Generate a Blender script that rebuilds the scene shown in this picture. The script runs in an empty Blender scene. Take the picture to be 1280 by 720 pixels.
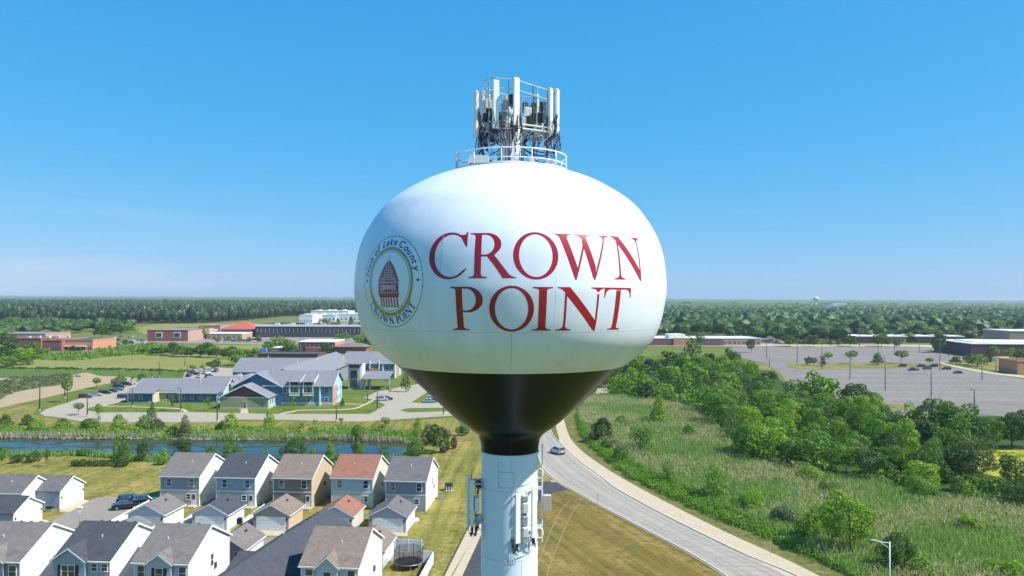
import bpy, bmesh, math, random
import numpy as np
from mathutils import Vector, Matrix, geometry
random.seed(7); np.random.seed(7)
sc = bpy.context.scene
COL = sc.collection
R = math.radians
# ------------------------------------------------------------------ camera
F, HC = 980.0, 38.6
cam_d = bpy.data.cameras.new('camera'); cam = bpy.data.objects.new('camera', cam_d); COL.objects.link(cam)
cam_d.sensor_width = 36; cam_d.lens = 36*F/1280; cam_d.clip_start = 0.5; cam_d.clip_end = 40000
PITCH = math.atan(13.5/F); ROLL = R(-0.21)
CM = Matrix.Translation((0, 0, HC)) @ Matrix.Rotation(R(90)+PITCH, 4, 'X') @ Matrix.Rotation(-ROLL, 4, 'Z')
cam.matrix_world = CM
sc.camera = cam
CR = CM.to_3x3()
def ray(px, py):
    return CR @ Vector(((px-640)/F, (360-py)/F, -1))
def G(px, py, z=0.0):
    """point of the level z that is seen at photo pixel px,py"""
    d = ray(px, py); t = (z-HC)/d.z
    return Vector((d.x*t, d.y*t, z))
def GY(px, py, Y):
    d = ray(px, py); t = Y/d.y
    return Vector((d.x*t, Y, HC+d.z*t))
def ppm(py): return (py-373.5)/HC
# ------------------------------------------------------------------ materials
MATS = {}
def newmat(name):
    m = bpy.data.materials.new(name); m.use_nodes = True
    nt = m.node_tree; b = nt.nodes['Principled BSDF']
    MATS[name] = m
    return m, nt, b
def ramp(nt, fac, stops):
    r = nt.nodes.new('ShaderNodeValToRGB')
    e = r.color_ramp.elements
    while len(e) < len(stops): e.new(0.5)
    for i, (p, c) in enumerate(stops):
        e[i].position = p; e[i].color = (*c, 1)
    nt.links.new(fac, r.inputs[0]); return r.outputs[0]
def noise(nt, vec, scale, detail=4, rough=0.6, dist=0.0):
    n = nt.nodes.new('ShaderNodeTexNoise'); n.inputs['Scale'].default_value = scale
    n.inputs['Detail'].default_value = detail; n.inputs['Roughness'].default_value = rough
    n.inputs['Distortion'].default_value = dist
    if vec is not None: nt.links.new(vec, n.inputs['Vector'])
    return n.outputs[0]
def coord(nt, kind='Object'):
    if kind == 'Position': return nt.nodes.new('ShaderNodeNewGeometry').outputs['Position']
    return nt.nodes.new('ShaderNodeTexCoord').outputs[kind]
def mapping(nt, vec, scale=(1,1,1), rot=(0,0,0)):
    if any(rot):
        m0 = nt.nodes.new('ShaderNodeMapping'); nt.links.new(vec, m0.inputs[0]); m0.inputs['Rotation'].default_value = rot; vec = m0.outputs[0]; rot = (0, 0, 0)
    m = nt.nodes.new('ShaderNodeMapping'); nt.links.new(vec, m.inputs[0])
    m.inputs['Scale'].default_value = scale; m.inputs['Rotation'].default_value = rot
    return m.outputs[0]
def mixc(nt, fac, a, b, mode='MIX'):
    m = nt.nodes.new('ShaderNodeMix'); m.data_type = 'RGBA'; m.blend_type = mode
    for s, v in ((0, fac), (6, a), (7, b)):
        if isinstance(v, (int, float)): m.inputs[s].default_value = v
        elif isinstance(v, tuple): m.inputs[s].default_value = (*v, 1)
        else: nt.links.new(v, m.inputs[s])
    return m.outputs[2]
def bump(nt, b, h, strength=0.3, dist=0.05):
    n = nt.nodes.new('ShaderNodeBump'); n.inputs['Strength'].default_value = strength; n.inputs['Distance'].default_value = dist
    nt.links.new(h, n.inputs['Height']); nt.links.new(n.outputs[0], b.inputs['Normal'])
def setc(nt, b, c):
    if isinstance(c, tuple): b.inputs['Base Color'].default_value = (*c, 1)
    else: nt.links.new(c, b.inputs['Base Color'])
def plain(name, c, rough=0.6, metal=0.0, var=0.12, scale=3.0, coat=0.0, spec=0.5):
    m, nt, b = newmat(name)
    n = noise(nt, coord(nt), scale, 4)
    lo = tuple(max(0, x*(1-var)) for x in c); hi = tuple(min(1, x*(1+var)) for x in c)
    setc(nt, b, ramp(nt, n, [(0.3, lo), (0.7, hi)]))
    b.inputs['Roughness'].default_value = rough; b.inputs['Metallic'].default_value = metal
    b.inputs['Coat Weight'].default_value = coat; b.inputs['Coat Roughness'].default_value = 0.05
    b.inputs['Specular IOR Level'].default_value = spec
    return m
def groundmat(name, stops, scale=0.05, fine=1.2, rough=0.95, stripes=None, bumpd=0.08, amt=0.45):
    m, nt, b = newmat(name)
    P = coord(nt, 'Position')
    n1 = noise(nt, P, scale, 6, 0.65, 0.4); n2 = noise(nt, P, fine, 5, 0.7); n3 = noise(nt, P, scale*6, 4, 0.6)
    ad = nt.nodes.new('ShaderNodeMath'); ad.operation = 'MULTIPLY_ADD'; ad.inputs[1].default_value = amt
    nt.links.new(n2, ad.inputs[0])
    s = nt.nodes.new('ShaderNodeMath'); s.operation = 'MULTIPLY'; s.inputs[1].default_value = 1-amt; 
    a2 = nt.nodes.new('ShaderNodeMath'); a2.operation = 'ADD'; nt.links.new(n1, a2.inputs[0]); nt.links.new(n3, a2.inputs[1])
    hf = nt.nodes.new('ShaderNodeMath'); hf.operation = 'MULTIPLY'; hf.inputs[1].default_value = 0.5; nt.links.new(a2.outputs[0], hf.inputs[0])
    nt.links.new(hf.outputs[0], s.inputs[0]); nt.links.new(s.outputs[0], ad.inputs[2])
    c = ramp(nt, ad.outputs[0], stops)
    if stripes:
        ang, per, col, fac = stripes
        st = noise(nt, mapping(nt, P, scale=(1.0/per, .035/per, .1), rot=(0, 0, ang)), 1.0, 5, .62)
        st2 = noise(nt, mapping(nt, P, scale=(.3/per, .012/per, .1), rot=(0, 0, ang)), 1.0, 3, .5)
        av = nt.nodes.new('ShaderNodeMath'); nt.links.new(st, av.inputs[0]); nt.links.new(st2, av.inputs[1]); hv = nt.nodes.new('ShaderNodeMath'); hv.operation = 'MULTIPLY'; hv.inputs[1].default_value = .5; nt.links.new(av.outputs[0], hv.inputs[0])
        w2 = ramp(nt, hv.outputs[0], [(0.44, (0, 0, 0)), (0.56, (fac,)*3)])
        c = mixc(nt, w2, c, col)
        c = mixc(nt, 1.0, c, ramp(nt, st, [(0.36, (.66, .68, .66)), (0.5, (1, 1, 1)), (0.64, (1.4, 1.32, 1.3))]), 'MULTIPLY')
    setc(nt, b, c); b.inputs['Roughness'].default_value = rough; b.inputs['Specular IOR Level'].default_value = 0.15
    bump(nt, b, n2, 0.6, bumpd)
    return m
groundmat('field_ground', [(0.32, (0.071, 0.1132, 0.0168)), (0.46, (0.1065, 0.1375, 0.024)), (0.56, (0.1562, 0.1697, 0.0384)), (0.7, (0.0994, 0.1537, 0.024))], 0.012, 0.4)
groundmat('lawn_dry', [(0.41, (0.0952, 0.115, 0.016)), (0.47, (0.1624, 0.155, 0.028)), (0.52, (0.2408, 0.19, 0.05)), (0.59, (0.336, 0.25, 0.1))], 0.09, 1.1, stripes=(0.03, 1.5, (0.1456, 0.15, 0.03), 0.55))
groundmat('lawn_mown', [(0.41, (0.1238, 0.1018, 0.0176)), (0.5, (0.1857, 0.131, 0.0323)), (0.58, (0.2643, 0.1843, 0.0684))], 0.07, 1.0, stripes=(R(-20.4), .9, (0.1182, 0.1018, 0.0215), 0.8))
groundmat('lawn_verge', [(0.41, (0.075, 0.095, 0.02)), (0.5, (0.13, 0.13, 0.035)), (0.59, (0.20, 0.175, 0.065))], 0.15, 1.0)
groundmat('lawn_green', [(0.42, (0.06, 0.10, 0.012)), (0.5, (0.10, 0.145, 0.02)), (0.59, (0.17, 0.175, 0.035))], 0.08, 1.0)
groundmat('meadow_yellow', [(0.34, (0.1428, 0.1579, 0.0338)), (0.5, (0.2142, 0.2056, 0.0546)), (0.68, (0.2713, 0.2424, 0.078))], 0.02, 0.3)
groundmat('crop_green', [(0.34, (0.0548, 0.1008, 0.0147)), (0.5, (0.0798, 0.1344, 0.0196)), (0.68, (0.1197, 0.1596, 0.0245))], 0.03, 0.4)
groundmat('scrub_ground', [(0.34, (0.056, 0.08, 0.028)), (0.5, (0.104, 0.112, 0.048)), (0.68, (0.192, 0.176, 0.096))], 0.08, 0.6)
groundmat('wetland_ground', [(0.34, (0.024, 0.0495, 0.0084)), (0.5, (0.0384, 0.0715, 0.0126)), (0.68, (0.0672, 0.088, 0.0252))], 0.08, 0.8)
groundmat('sand', [(0.34, (0.27, 0.1944, 0.1122)), (0.5, (0.36, 0.2664, 0.165)), (0.68, (0.42, 0.3312, 0.2178))], 0.15, 0.9)
groundmat('lot_asphalt', [(0.43, (0.1664, 0.1482, 0.1304)), (0.5, (0.208, 0.1824, 0.159)), (0.68, (0.2579, 0.2242, 0.1908))], 0.04, 0.6, bumpd=0.01)
groundmat('road_concrete', [(0.34, (0.2872, 0.2493, 0.196)), (0.5, (0.3429, 0.2963, 0.2272)), (0.68, (0.3988, 0.3397, 0.2556))], 0.08, 0.9, bumpd=0.01)
groundmat('alley_asphalt', [(0.34, (0.1963, 0.1722, 0.1509)), (0.5, (0.241, 0.2132, 0.184)), (0.68, (0.2945, 0.2542, 0.2134))], 0.1, 0.9, bumpd=0.01)
groundmat('dark_asphalt', [(0.34, (0.045, 0.048, 0.055)), (0.5, (0.06, 0.062, 0.07)), (0.68, (0.085, 0.085, 0.09))], 0.2, 1.2, bumpd=0.01)
groundmat('path_concrete', [(0.34, (0.4, 0.3168, 0.217)), (0.5, (0.464, 0.3744, 0.2604)), (0.68, (0.512, 0.4176, 0.2976))], 0.3, 1.2, bumpd=0.01)
groundmat('algae', [(0.40, (0.0504, 0.0885, 0.0108)), (0.48, (0.1008, 0.1449, 0.0162)), (0.52, (0.36, 0.322, 0.0324)), (0.7, (0.396, 0.3622, 0.054))], 0.12, 0.5, bumpd=0.01)
groundmat('forest_floor', [(0.34, (0.02, 0.04, 0.012)), (0.5, (0.035, 0.06, 0.018)), (0.68, (0.06, 0.08, 0.03))], 0.05, 0.5)
# road surface wear: long pale and dark streaks along the lanes come from the lane strips themselves
plain('kerb', (0.55, 0.53, 0.49), 0.8); plain('line_white', (0.62, 0.61, 0.58), 0.7, var=0.25, scale=1.0)
plain('lane_wear', (0.33, 0.285, 0.25), 0.9, var=0.12, scale=0.15); plain('lane_dark', (0.265, 0.245, 0.225), 0.9, var=0.12, scale=0.15)
plain('tyre_dust', (0.25, 0.2, 0.1), 0.9)
plain('joint_dark', (0.22, 0.2, 0.18), 0.9)
plain('line_yellow', (0.56, 0.42, 0.2), 0.7, var=0.25, scale=1.0)
# water
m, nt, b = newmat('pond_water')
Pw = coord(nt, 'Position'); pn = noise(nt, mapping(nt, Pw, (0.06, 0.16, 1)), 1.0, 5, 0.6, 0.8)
setc(nt, b, ramp(nt, pn, [(0.42, (0.010, 0.014, 0.008)), (0.52, (0.03, 0.04, 0.015)), (0.62, (0.055, 0.065, 0.02))]))  # murky olive patches; their colour also stands in for dark bank reflections
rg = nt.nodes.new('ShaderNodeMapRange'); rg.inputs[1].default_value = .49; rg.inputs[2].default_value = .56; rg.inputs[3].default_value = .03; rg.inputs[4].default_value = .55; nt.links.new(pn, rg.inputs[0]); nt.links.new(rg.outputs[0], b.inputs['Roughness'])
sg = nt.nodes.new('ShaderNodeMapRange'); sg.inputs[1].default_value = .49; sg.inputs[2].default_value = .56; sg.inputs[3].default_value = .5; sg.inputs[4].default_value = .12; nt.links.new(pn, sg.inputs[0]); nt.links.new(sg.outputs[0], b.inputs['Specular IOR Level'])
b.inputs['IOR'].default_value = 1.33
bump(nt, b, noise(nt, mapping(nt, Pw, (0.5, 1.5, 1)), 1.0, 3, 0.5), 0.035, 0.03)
# foliage
def foliage(name, dark, light, trans=0.35, blade=False, nscale=0.45):
    m = bpy.data.materials.new(name); m.use_nodes = True; MATS[name] = m
    nt = m.node_tree; nt.nodes.clear()
    out = nt.nodes.new('ShaderNodeOutputMaterial')
    g = nt.nodes.new('ShaderNodeNewGeometry'); oi = nt.nodes.new('ShaderNodeObjectInfo')
    n = noise(nt, g.outputs['Position'], nscale, 5, 0.6)
    a = nt.nodes.new('ShaderNodeMath'); a.operation = 'MULTIPLY_ADD'; a.inputs[1].default_value = 0.45
    nt.links.new(g.outputs['Random Per Island'], a.inputs[0])
    s = nt.nodes.new('ShaderNodeMath'); s.operation = 'MULTIPLY'; s.inputs[1].default_value = 0.55; nt.links.new(n, s.inputs[0])
    nt.links.new(s.outputs[0], a.inputs[2])
    c = ramp(nt, a.outputs[0], [(0.2, dark), (0.75, light)])
    o2 = ramp(nt, oi.outputs['Random'], [(0, (0.62, 0.74, 0.62)), (0.5, (1, 1, 1)), (1, (1.3, 1.15, 0.9))])
    c = mixc(nt, 1.0, c, o2, 'MULTIPLY')
    d = nt.nodes.new('ShaderNodeBsdfDiffuse'); nt.links.new(c, d.inputs[0])
    t = nt.nodes.new('ShaderNodeBsdfTranslucent'); nt.links.new(mixc(nt, 1.0, c, (1.2, 1.3, 0.6), 'MULTIPLY'), t.inputs[0])
    gl = nt.nodes.new('ShaderNodeBsdfGlossy'); gl.inputs['Roughness'].default_value = 0.5; gl.inputs[0].default_value = (0.8, 0.85, 0.8, 1)
    mx = nt.nodes.new('ShaderNodeMixShader'); mx.inputs[0].default_value = trans
    nt.links.new(d.outputs[0], mx.inputs[1]); nt.links.new(t.outputs[0], mx.inputs[2])
    m2 = nt.nodes.new('ShaderNodeMixShader'); m2.inputs[0].default_value = 0.03
    nt.links.new(mx.outputs[0], m2.inputs[1]); nt.links.new(gl.outputs[0], m2.inputs[2])
    nt.links.new(m2.outputs[0], out.inputs[0])
    return m
foliage('leaf_mid', (0.05, 0.125, 0.012), (0.19, 0.345, 0.03))
foliage('leaf_dark', (0.022, 0.064, 0.012), (0.085, 0.175, 0.026))
foliage('leaf_lime', (0.085, 0.18, 0.010), (0.25, 0.42, 0.03))
foliage('leaf_olive', (0.06, 0.09, 0.03), (0.16, 0.20, 0.07))
foliage('leaf_grey', (0.06, 0.095, 0.045), (0.18, 0.24, 0.12))
foliage('leaf_burgundy', (0.045, 0.022, 0.02), (0.14, 0.07, 0.055))
foliage('leaf_forest', (0.022, 0.065, 0.012), (0.12, 0.23, 0.03), 0.2, nscale=0.06)
foliage('leaf_town', (0.06, 0.14, 0.015), (0.20, 0.37, 0.04), 0.25, nscale=0.06)
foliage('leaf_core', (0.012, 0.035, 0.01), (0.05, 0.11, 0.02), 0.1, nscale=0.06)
foliage('leaf_woods', (0.006, 0.02, 0.007), (0.05, 0.10, 0.02), 0.15, nscale=0.07)
foliage('reed_green', (0.085, 0.18, 0.05), (0.26, 0.40, 0.155), 0.4)
foliage('reed_plume', (0.34, 0.27, 0.23), (0.55, 0.46, 0.40), 0.4)
foliage('grass_bright', (0.07, 0.17, 0.012), (0.18, 0.33, 0.03), 0.4)
plain('bark', (0.12, 0.09, 0.07), 0.9)
plain('rock', (0.42, 0.38, 0.32), 0.9, var=0.3)
# building materials
def siding(name, c, pitch=0.18, var=0.06, vertical=False):
    m, nt, b = newmat(name)
    O = coord(nt)
    w = nt.nodes.new('ShaderNodeTexWave'); w.wave_type = 'BANDS'; w.bands_direction = 'X' if vertical else 'Z'; w.wave_profile = 'SAW'
    w.inputs['Scale'].default_value = 0.314/pitch*1.0
    nt.links.new(O, w.inputs['Vector'])
    n = noise(nt, O, 1.2, 4)
    c1 = ramp(nt, n, [(0.3, tuple(x*(1-var) for x in c)), (0.7, tuple(min(1, x*(1+var)) for x in c))])
    c2 = mixc(nt, ramp(nt, w.outputs[1], [(0.0, (0.25,)*3), (0.15, (0, 0, 0))]), c1, tuple(x*0.6 for x in c))
    setc(nt, b, c2); b.inputs['Roughness'].default_value = 0.55
    bump(nt, b, w.outputs[1], 0.5, 0.02)
    return m
def shingle(name, c, var=0.22):
    m, nt, b = newmat(name)
    O = coord(nt)
    br = nt.nodes.new('ShaderNodeTexBrick'); br.inputs['Scale'].default_value = 1.0
    br.inputs['Brick Width'].default_value = 0.4; br.inputs['Row Height'].default_value = 0.28; br.inputs['Mortar Size'].default_value = 0.012
    br.inputs['Color1'].default_value = (*[x*(1-var) for x in c], 1); br.inputs['Color2'].default_value = (*[min(1, x*(1+var)) for x in c], 1)
    br.inputs['Mortar'].default_value = (*[x*0.5 for x in c], 1)
    nt.links.new(O, br.inputs['Vector'])
    n = noise(nt, O, 0.8, 6, 0.7)
    c2 = mixc(nt, 0.5, br.outputs[0], ramp(nt, n, [(0.3, tuple(x*0.75 for x in c)), (0.7, tuple(min(1, x*1.3) for x in c))]))
    setc(nt, b, c2); b.inputs['Roughness'].default_value = 0.9; b.inputs['Specular IOR Level'].default_value = 0.3
    bump(nt, b, n, 0.4, 0.03)
    return m
def brick(name, c, var=0.15):
    m, nt, b = newmat(name)
    br = nt.nodes.new('ShaderNodeTexBrick'); br.inputs['Scale'].default_value = 1.0
    br.inputs['Brick Width'].default_value = 0.45; br.inputs['Row Height'].default_value = 0.2; br.inputs['Mortar Size'].default_value = 0.02
    br.inputs['Color1'].default_value = (*[x*(1-var) for x in c], 1); br.inputs['Color2'].default_value = (*[x*(1+var) for x in c], 1)
    br.inputs['Mortar'].default_value = (*[min(1, x*1.3) for x in c], 1)
    O = coord(nt); sp = nt.nodes.new('ShaderNodeSeparateXYZ'); nt.links.new(O, sp.inputs[0])
    ad = nt.nodes.new('ShaderNodeMath'); nt.links.new(sp.outputs[0], ad.inputs[0]); nt.links.new(sp.outputs[1], ad.inputs[1])
    cb = nt.nodes.new('ShaderNodeCombineXYZ'); nt.links.new(ad.outputs[0], cb.inputs[0]); nt.links.new(sp.outputs[2], cb.inputs[1])
    nt.links.new(cb.outputs[0], br.inputs['Vector'])
    n = noise(nt, O, 0.3, 4)
    setc(nt, b, mixc(nt, 0.35, br.outputs[0], ramp(nt, n, [(0.3, tuple(x*0.8 for x in c)), (0.7, tuple(x*1.2 for x in c))])))
    b.inputs['Roughness'].default_value = 0.9
    return m
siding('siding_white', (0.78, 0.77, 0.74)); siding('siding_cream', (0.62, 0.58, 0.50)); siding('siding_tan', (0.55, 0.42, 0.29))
siding('siding_blue', (0.30, 0.37, 0.46)); siding('siding_slate', (0.23, 0.26, 0.31)); siding('siding_grey', (0.40, 0.41, 0.42)); siding('siding_pale', (0.48, 0.52, 0.56))
siding('siding_brown', (0.25, 0.19, 0.16)); siding('siding_taupe', (0.38, 0.31, 0.25)); siding('siding_beige', (0.50, 0.44, 0.38))
siding('siding_teal', (0.075, 0.23, 0.30), 0.3); siding('siding_deepblue', (0.035, 0.13, 0.21), 0.3); siding('siding_cyan', (0.36, 0.60, 0.60), 0.3)
siding('siding_maroon', (0.11, 0.035, 0.04), 0.3); siding('siding_sage', (0.27, 0.29, 0.15), 0.3); siding('siding_salmon', (0.55, 0.26, 0.20), 0.3); siding('siding_sand', (0.62, 0.52, 0.33), 0.3)
shingle('roof_grey', (0.165, 0.145, 0.135)); shingle('roof_charcoal', (0.06, 0.065, 0.075)); shingle('roof_brown', (0.205, 0.155, 0.125)); shingle('roof_red', (0.27, 0.125, 0.085))
shingle('roof_mid', (0.135, 0.125, 0.125)); shingle('roof_slate', (0.20, 0.20, 0.215), 0.1); shingle('roof_terracotta', (0.42, 0.10, 0.07), 0.1)
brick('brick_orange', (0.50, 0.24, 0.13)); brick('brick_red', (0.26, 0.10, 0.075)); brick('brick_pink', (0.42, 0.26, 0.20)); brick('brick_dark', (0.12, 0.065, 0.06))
plain('trim_white', (0.78, 0.78, 0.77), 0.45); plain('roof_membrane', (0.66, 0.65, 0.63), 0.7, var=0.15, scale=0.1); plain('roof_flat_dark', (0.07, 0.07, 0.08), 0.85)
plain('stone_beige', (0.46, 0.40, 0.33), 0.85); plain('shutter_navy', (0.012, 0.016, 0.04), 0.5); plain('door_white', (0.72, 0.72, 0.72), 0.4)
plain('vinyl_fence', (0.76, 0.75, 0.72), 0.4); plain('steel_galv', (0.42, 0.43, 0.44), 0.4, 0.6); plain('pole_dark', (0.055, 0.05, 0.045), 0.6)
plain('pole_white', (0.75, 0.76, 0.78), 0.35); plain('wood_pole', (0.22, 0.17, 0.12), 0.9); plain('metal_white', (0.74, 0.75, 0.75), 0.5, var=0.08, scale=0.2)
plain('black_rubber', (0.015, 0.015, 0.017), 0.8); plain('net_black', (0.012, 0.014, 0.016), 0.9); plain('utility_green', (0.03, 0.06, 0.045), 0.5)
plain('terracotta_clay', (0.45, 0.22, 0.12), 0.8); plain('sign_white', (0.8, 0.8, 0.78), 0.5); plain('blue_plastic', (0.05, 0.25, 0.55), 0.4)
m, nt, b = newmat('glass_window'); setc(nt, b, ramp(nt, noise(nt, coord(nt, 'Position'), 0.7, 2), [(0.35, (0.02, 0.03, 0.04)), (0.65, (0.07, 0.09, 0.11))])); b.inputs['Roughness'].default_value = 0.06; b.inputs['Specular IOR Level'].default_value = 0.8
# tower paint
def towerpaint(name, c, coat, rough, dirt=0.05, spec=0.5):
    m, nt, b = newmat(name)
    O = coord(nt)
    n = noise(nt, mapping(nt, O, (1.2, 1.2, 0.15)), 1.0, 6, 0.65); n2 = noise(nt, O, 0.35, 3)
    c1 = ramp(nt, n, [(0.3, tuple(x*(1-dirt) for x in c)), (0.65, c)])
    c1 = mixc(nt, ramp(nt, n2, [(0.4, (0, 0, 0)), (0.7, (0.5,)*3)]), c1, tuple(x*(1-dirt) for x in c))
    setc(nt, b, c1)
    b.inputs['Roughness'].default_value = rough; b.inputs['Coat Weight'].default_value = coat; b.inputs['Coat Roughness'].default_value = 0.2; b.inputs['Specular IOR Level'].default_value = spec
    bump(nt, b, noise(nt, O, 0.7, 3, 0.5), 0.25, 0.03)
    return m
towerpaint('tank_white', (0.77, 0.80, 0.88), 0.12, 0.4, dirt=0.11); towerpaint('tank_black', (0.004, 0.004, 0.007), 0.0, 0.26, spec=0.2)
towerpaint('letter_red', (0.36, 0.006, 0.02), 0.25, 0.35); towerpaint('letter_navy', (0.02, 0.035, 0.24), 0.5, 0.35); towerpaint('seal_olive', (0.34, 0.28, 0.08), 0.5, 0.35)
towerpaint('seal_red', (0.30, 0.02, 0.05), 0.5, 0.35); towerpaint('seal_pale', (0.50, 0.48, 0.52), 0.5, 0.35); towerpaint('column_paint', (0.72, 0.78, 0.90), 0.15, 0.4)
plain('seam_grey', (0.52, 0.55, 0.58), 0.5); plain('antenna_panel', (0.84, 0.83, 0.78), 0.4, var=0.03); plain('antenna_grey', (0.50, 0.53, 0.50), 0.5)
plain('cable_black', (0.02, 0.018, 0.03), 0.6, var=0.5, scale=8); plain('cable_pale', (0.5, 0.5, 0.5), 0.6); plain('cable_purple', (0.09, 0.06, 0.13), 0.6)
def carpaint(n, c): plain(n, c, 0.25, 0.3, var=0.03, coat=1.0)
carpaint('paint_black', (0.006, 0.006, 0.008)); carpaint('paint_navy', (0.005, 0.009, 0.024)); carpaint('paint_maroon', (0.12, 0.012, 0.02)); carpaint('paint_silver', (0.50, 0.52, 0.54))
carpaint('paint_white', (0.75, 0.75, 0.75)); carpaint('paint_blue', (0.22, 0.33, 0.50)); carpaint('paint_grey', (0.16, 0.17, 0.18)); carpaint('paint_plum', (0.045, 0.03, 0.045))
plain('lamp_lens', (0.8, 0.8, 0.78), 0.15); plain('tail_red', (0.4, 0.01, 0.01), 0.2); plain('wheel_rim', (0.4, 0.4, 0.42), 0.3, 0.7)
# ------------------------------------------------------------------ builders
def tag(o, label=None, cat=None, group=None, kind=None):
    if label: o['label'] = label
    if cat: o['category'] = cat
    if group: o['group'] = group
    if kind: o['kind'] = kind
    return o
def empty(name, loc, rz=0.0):
    o = bpy.data.objects.new(name, None); COL.objects.link(o)
    o.location = loc; o.rotation_euler = (0, 0, rz); o.empty_display_size = 0.3
    return o
class MB:
    def __init__(s): s.v = []; s.f = []; s.m = []; s.cur = 0
    def quad(s, *p):
        i = len(s.v); s.v += [tuple(q) for q in p]; s.f.append(tuple(range(i, i+len(p)))); s.m.append(s.cur); return s
    def box(s, x0, y0, z0, x1, y1, z1):
        i = len(s.v)
        s.v += [(x0,y0,z0),(x1,y0,z0),(x1,y1,z0),(x0,y1,z0),(x0,y0,z1),(x1,y0,z1),(x1,y1,z1),(x0,y1,z1)]
        for f in ((0,3,2,1),(4,5,6,7),(0,1,5,4),(1,2,6,5),(2,3,7,6),(3,0,4,7)):
            s.f.append(tuple(i+k for k in f)); s.m.append(s.cur)
        return s
    def prism(s, pts, vec):
        """closed polygon pts swept along vec"""
        i = len(s.v); n = len(pts); vec = Vector(vec)
        s.v += [tuple(p) for p in pts] + [tuple(Vector(p)+vec) for p in pts]
        s.f.append(tuple(range(i, i+n))[::-1]); s.m.append(s.cur)
        s.f.append(tuple(range(i+n, i+2*n))); s.m.append(s.cur)
        for k in range(n):
            j = (k+1) % n; s.f.append((i+k, i+j, i+n+j, i+n+k)); s.m.append(s.cur)
        return s
    def tube(s, pts, r, n=8, r2=None, cap=True):
        pts = [Vector(p) for p in pts]; base = len(s.v); L = len(pts)
        for k, p in enumerate(pts):
            d = (pts[min(k+1, L-1)]-pts[max(k-1, 0)]).normalized()
            a = d.cross(Vector((0, 0, 1)))
            if a.length < 1e-3: a = Vector((1, 0, 0))
            a.normalize(); b = d.cross(a)
            rr = r if r2 is None else r+(r2-r)*k/max(1, L-1)
            for q in range(n):
                t = 2*math.pi*q/n; s.v.append(tuple(p+a*math.cos(t)*rr+b*math.sin(t)*rr))
        for k in range(L-1):
            for q in range(n):
                w = (q+1) % n
                s.f.append((base+k*n+q, base+k*n+w, base+(k+1)*n+w, base+(k+1)*n+q)); s.m.append(s.cur)
        if cap:
            s.f.append(tuple(base+q for q in range(n))[::-1]); s.m.append(s.cur)
            s.f.append(tuple(base+(L-1)*n+q for q in range(n))); s.m.append(s.cur)
        return s
    def lathe(s, prof, n=48, a0=0, a1=2*math.pi, c=(0, 0)):
        base = len(s.v); full = abs(a1-a0-2*math.pi) < 1e-6; cols = n if full else n+1
        for r, z in prof:
            for q in range(cols):
                t = a0+(a1-a0)*q/n; s.v.append((c[0]+r*math.cos(t), c[1]+r*math.sin(t), z))
        for k in range(len(prof)-1):
            for q in range(n):
                w = (q+1) % cols
                s.f.append((base+k*cols+q, base+k*cols+w, base+(k+1)*cols+w, base+(k+1)*cols+q)); s.m.append(s.cur)
        return s
    def mesh(s, name, mats, smooth=False):
        me = bpy.data.meshes.new(name); me.from_pydata(s.v, [], s.f)
        if isinstance(mats, str): mats = [mats]
        for m in mats: me.materials.append(MATS[m])
        if len(mats) > 1: me.polygons.foreach_set('material_index', s.m)
        me.polygons.foreach_set('use_smooth', [smooth]*len(me.polygons))
        me.validate(); me.update(); return me
    def build(s, name, mats, parent=None, smooth=False, loc=None, rz=None, bevel=0):
        me = s.mesh(name, mats, smooth)
        o = bpy.data.objects.new(name, me); COL.objects.link(o)
        if parent: o.parent = parent
        if loc is not None: o.location = loc
        if rz is not None: o.rotation_euler = (0, 0, rz)
        if bevel:
            md = o.modifiers.new('bevel', 'BEVEL'); md.width = bevel; md.segments = 2
        return o
def children(o): return [c for c in o.children]
def copy_tree(o, parent=None, kids=None):
    c = o.copy(); COL.objects.link(c); c.parent = parent
    for ch in o.children: copy_tree(ch, c)
    return c
def npmesh(name, verts, faces, mats, midx=None, smooth=False):
    """verts Nx3, faces Mxk all of the same size"""
    me = bpy.data.meshes.new(name); nf, k = faces.shape
    me.vertices.add(len(verts)); me.vertices.foreach_set('co', verts.astype(np.float32).ravel())
    me.loops.add(nf*k); me.loops.foreach_set('vertex_index', faces.astype(np.int32).ravel())
    me.polygons.add(nf); me.polygons.foreach_set('loop_start', np.arange(0, nf*k, k, dtype=np.int32))
    me.polygons.foreach_set('loop_total', np.full(nf, k, dtype=np.int32))
    for m in ([mats] if isinstance(mats, str) else mats): me.materials.append(MATS[m])
    if midx is not None: me.polygons.foreach_set('material_index', midx.astype(np.int32))
    me.polygons.foreach_set('use_smooth', np.full(nf, smooth, dtype=bool))
    me.update(calc_edges=True); return me
def catmull(pts, n=8, closed=False):
    out = []; P = [Vector(p) for p in pts]; L = len(P)
    rng = range(L if closed else L-1)
    for i in rng:
        p0 = P[(i-1) % L] if (closed or i > 0) else P[0]; p1 = P[i]; p2 = P[(i+1) % L]; p3 = P[(i+2) % L] if (closed or i+2 < L) else P[-1]
        for k in range(n):
            t = k/n
            out.append(0.5*((2*p1)+(-p0+p2)*t+(2*p0-5*p1+4*p2-p3)*t*t+(-p0+3*p1-3*p2+p3)*t**3))
    if not closed: out.append(P[-1])
    return out
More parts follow.
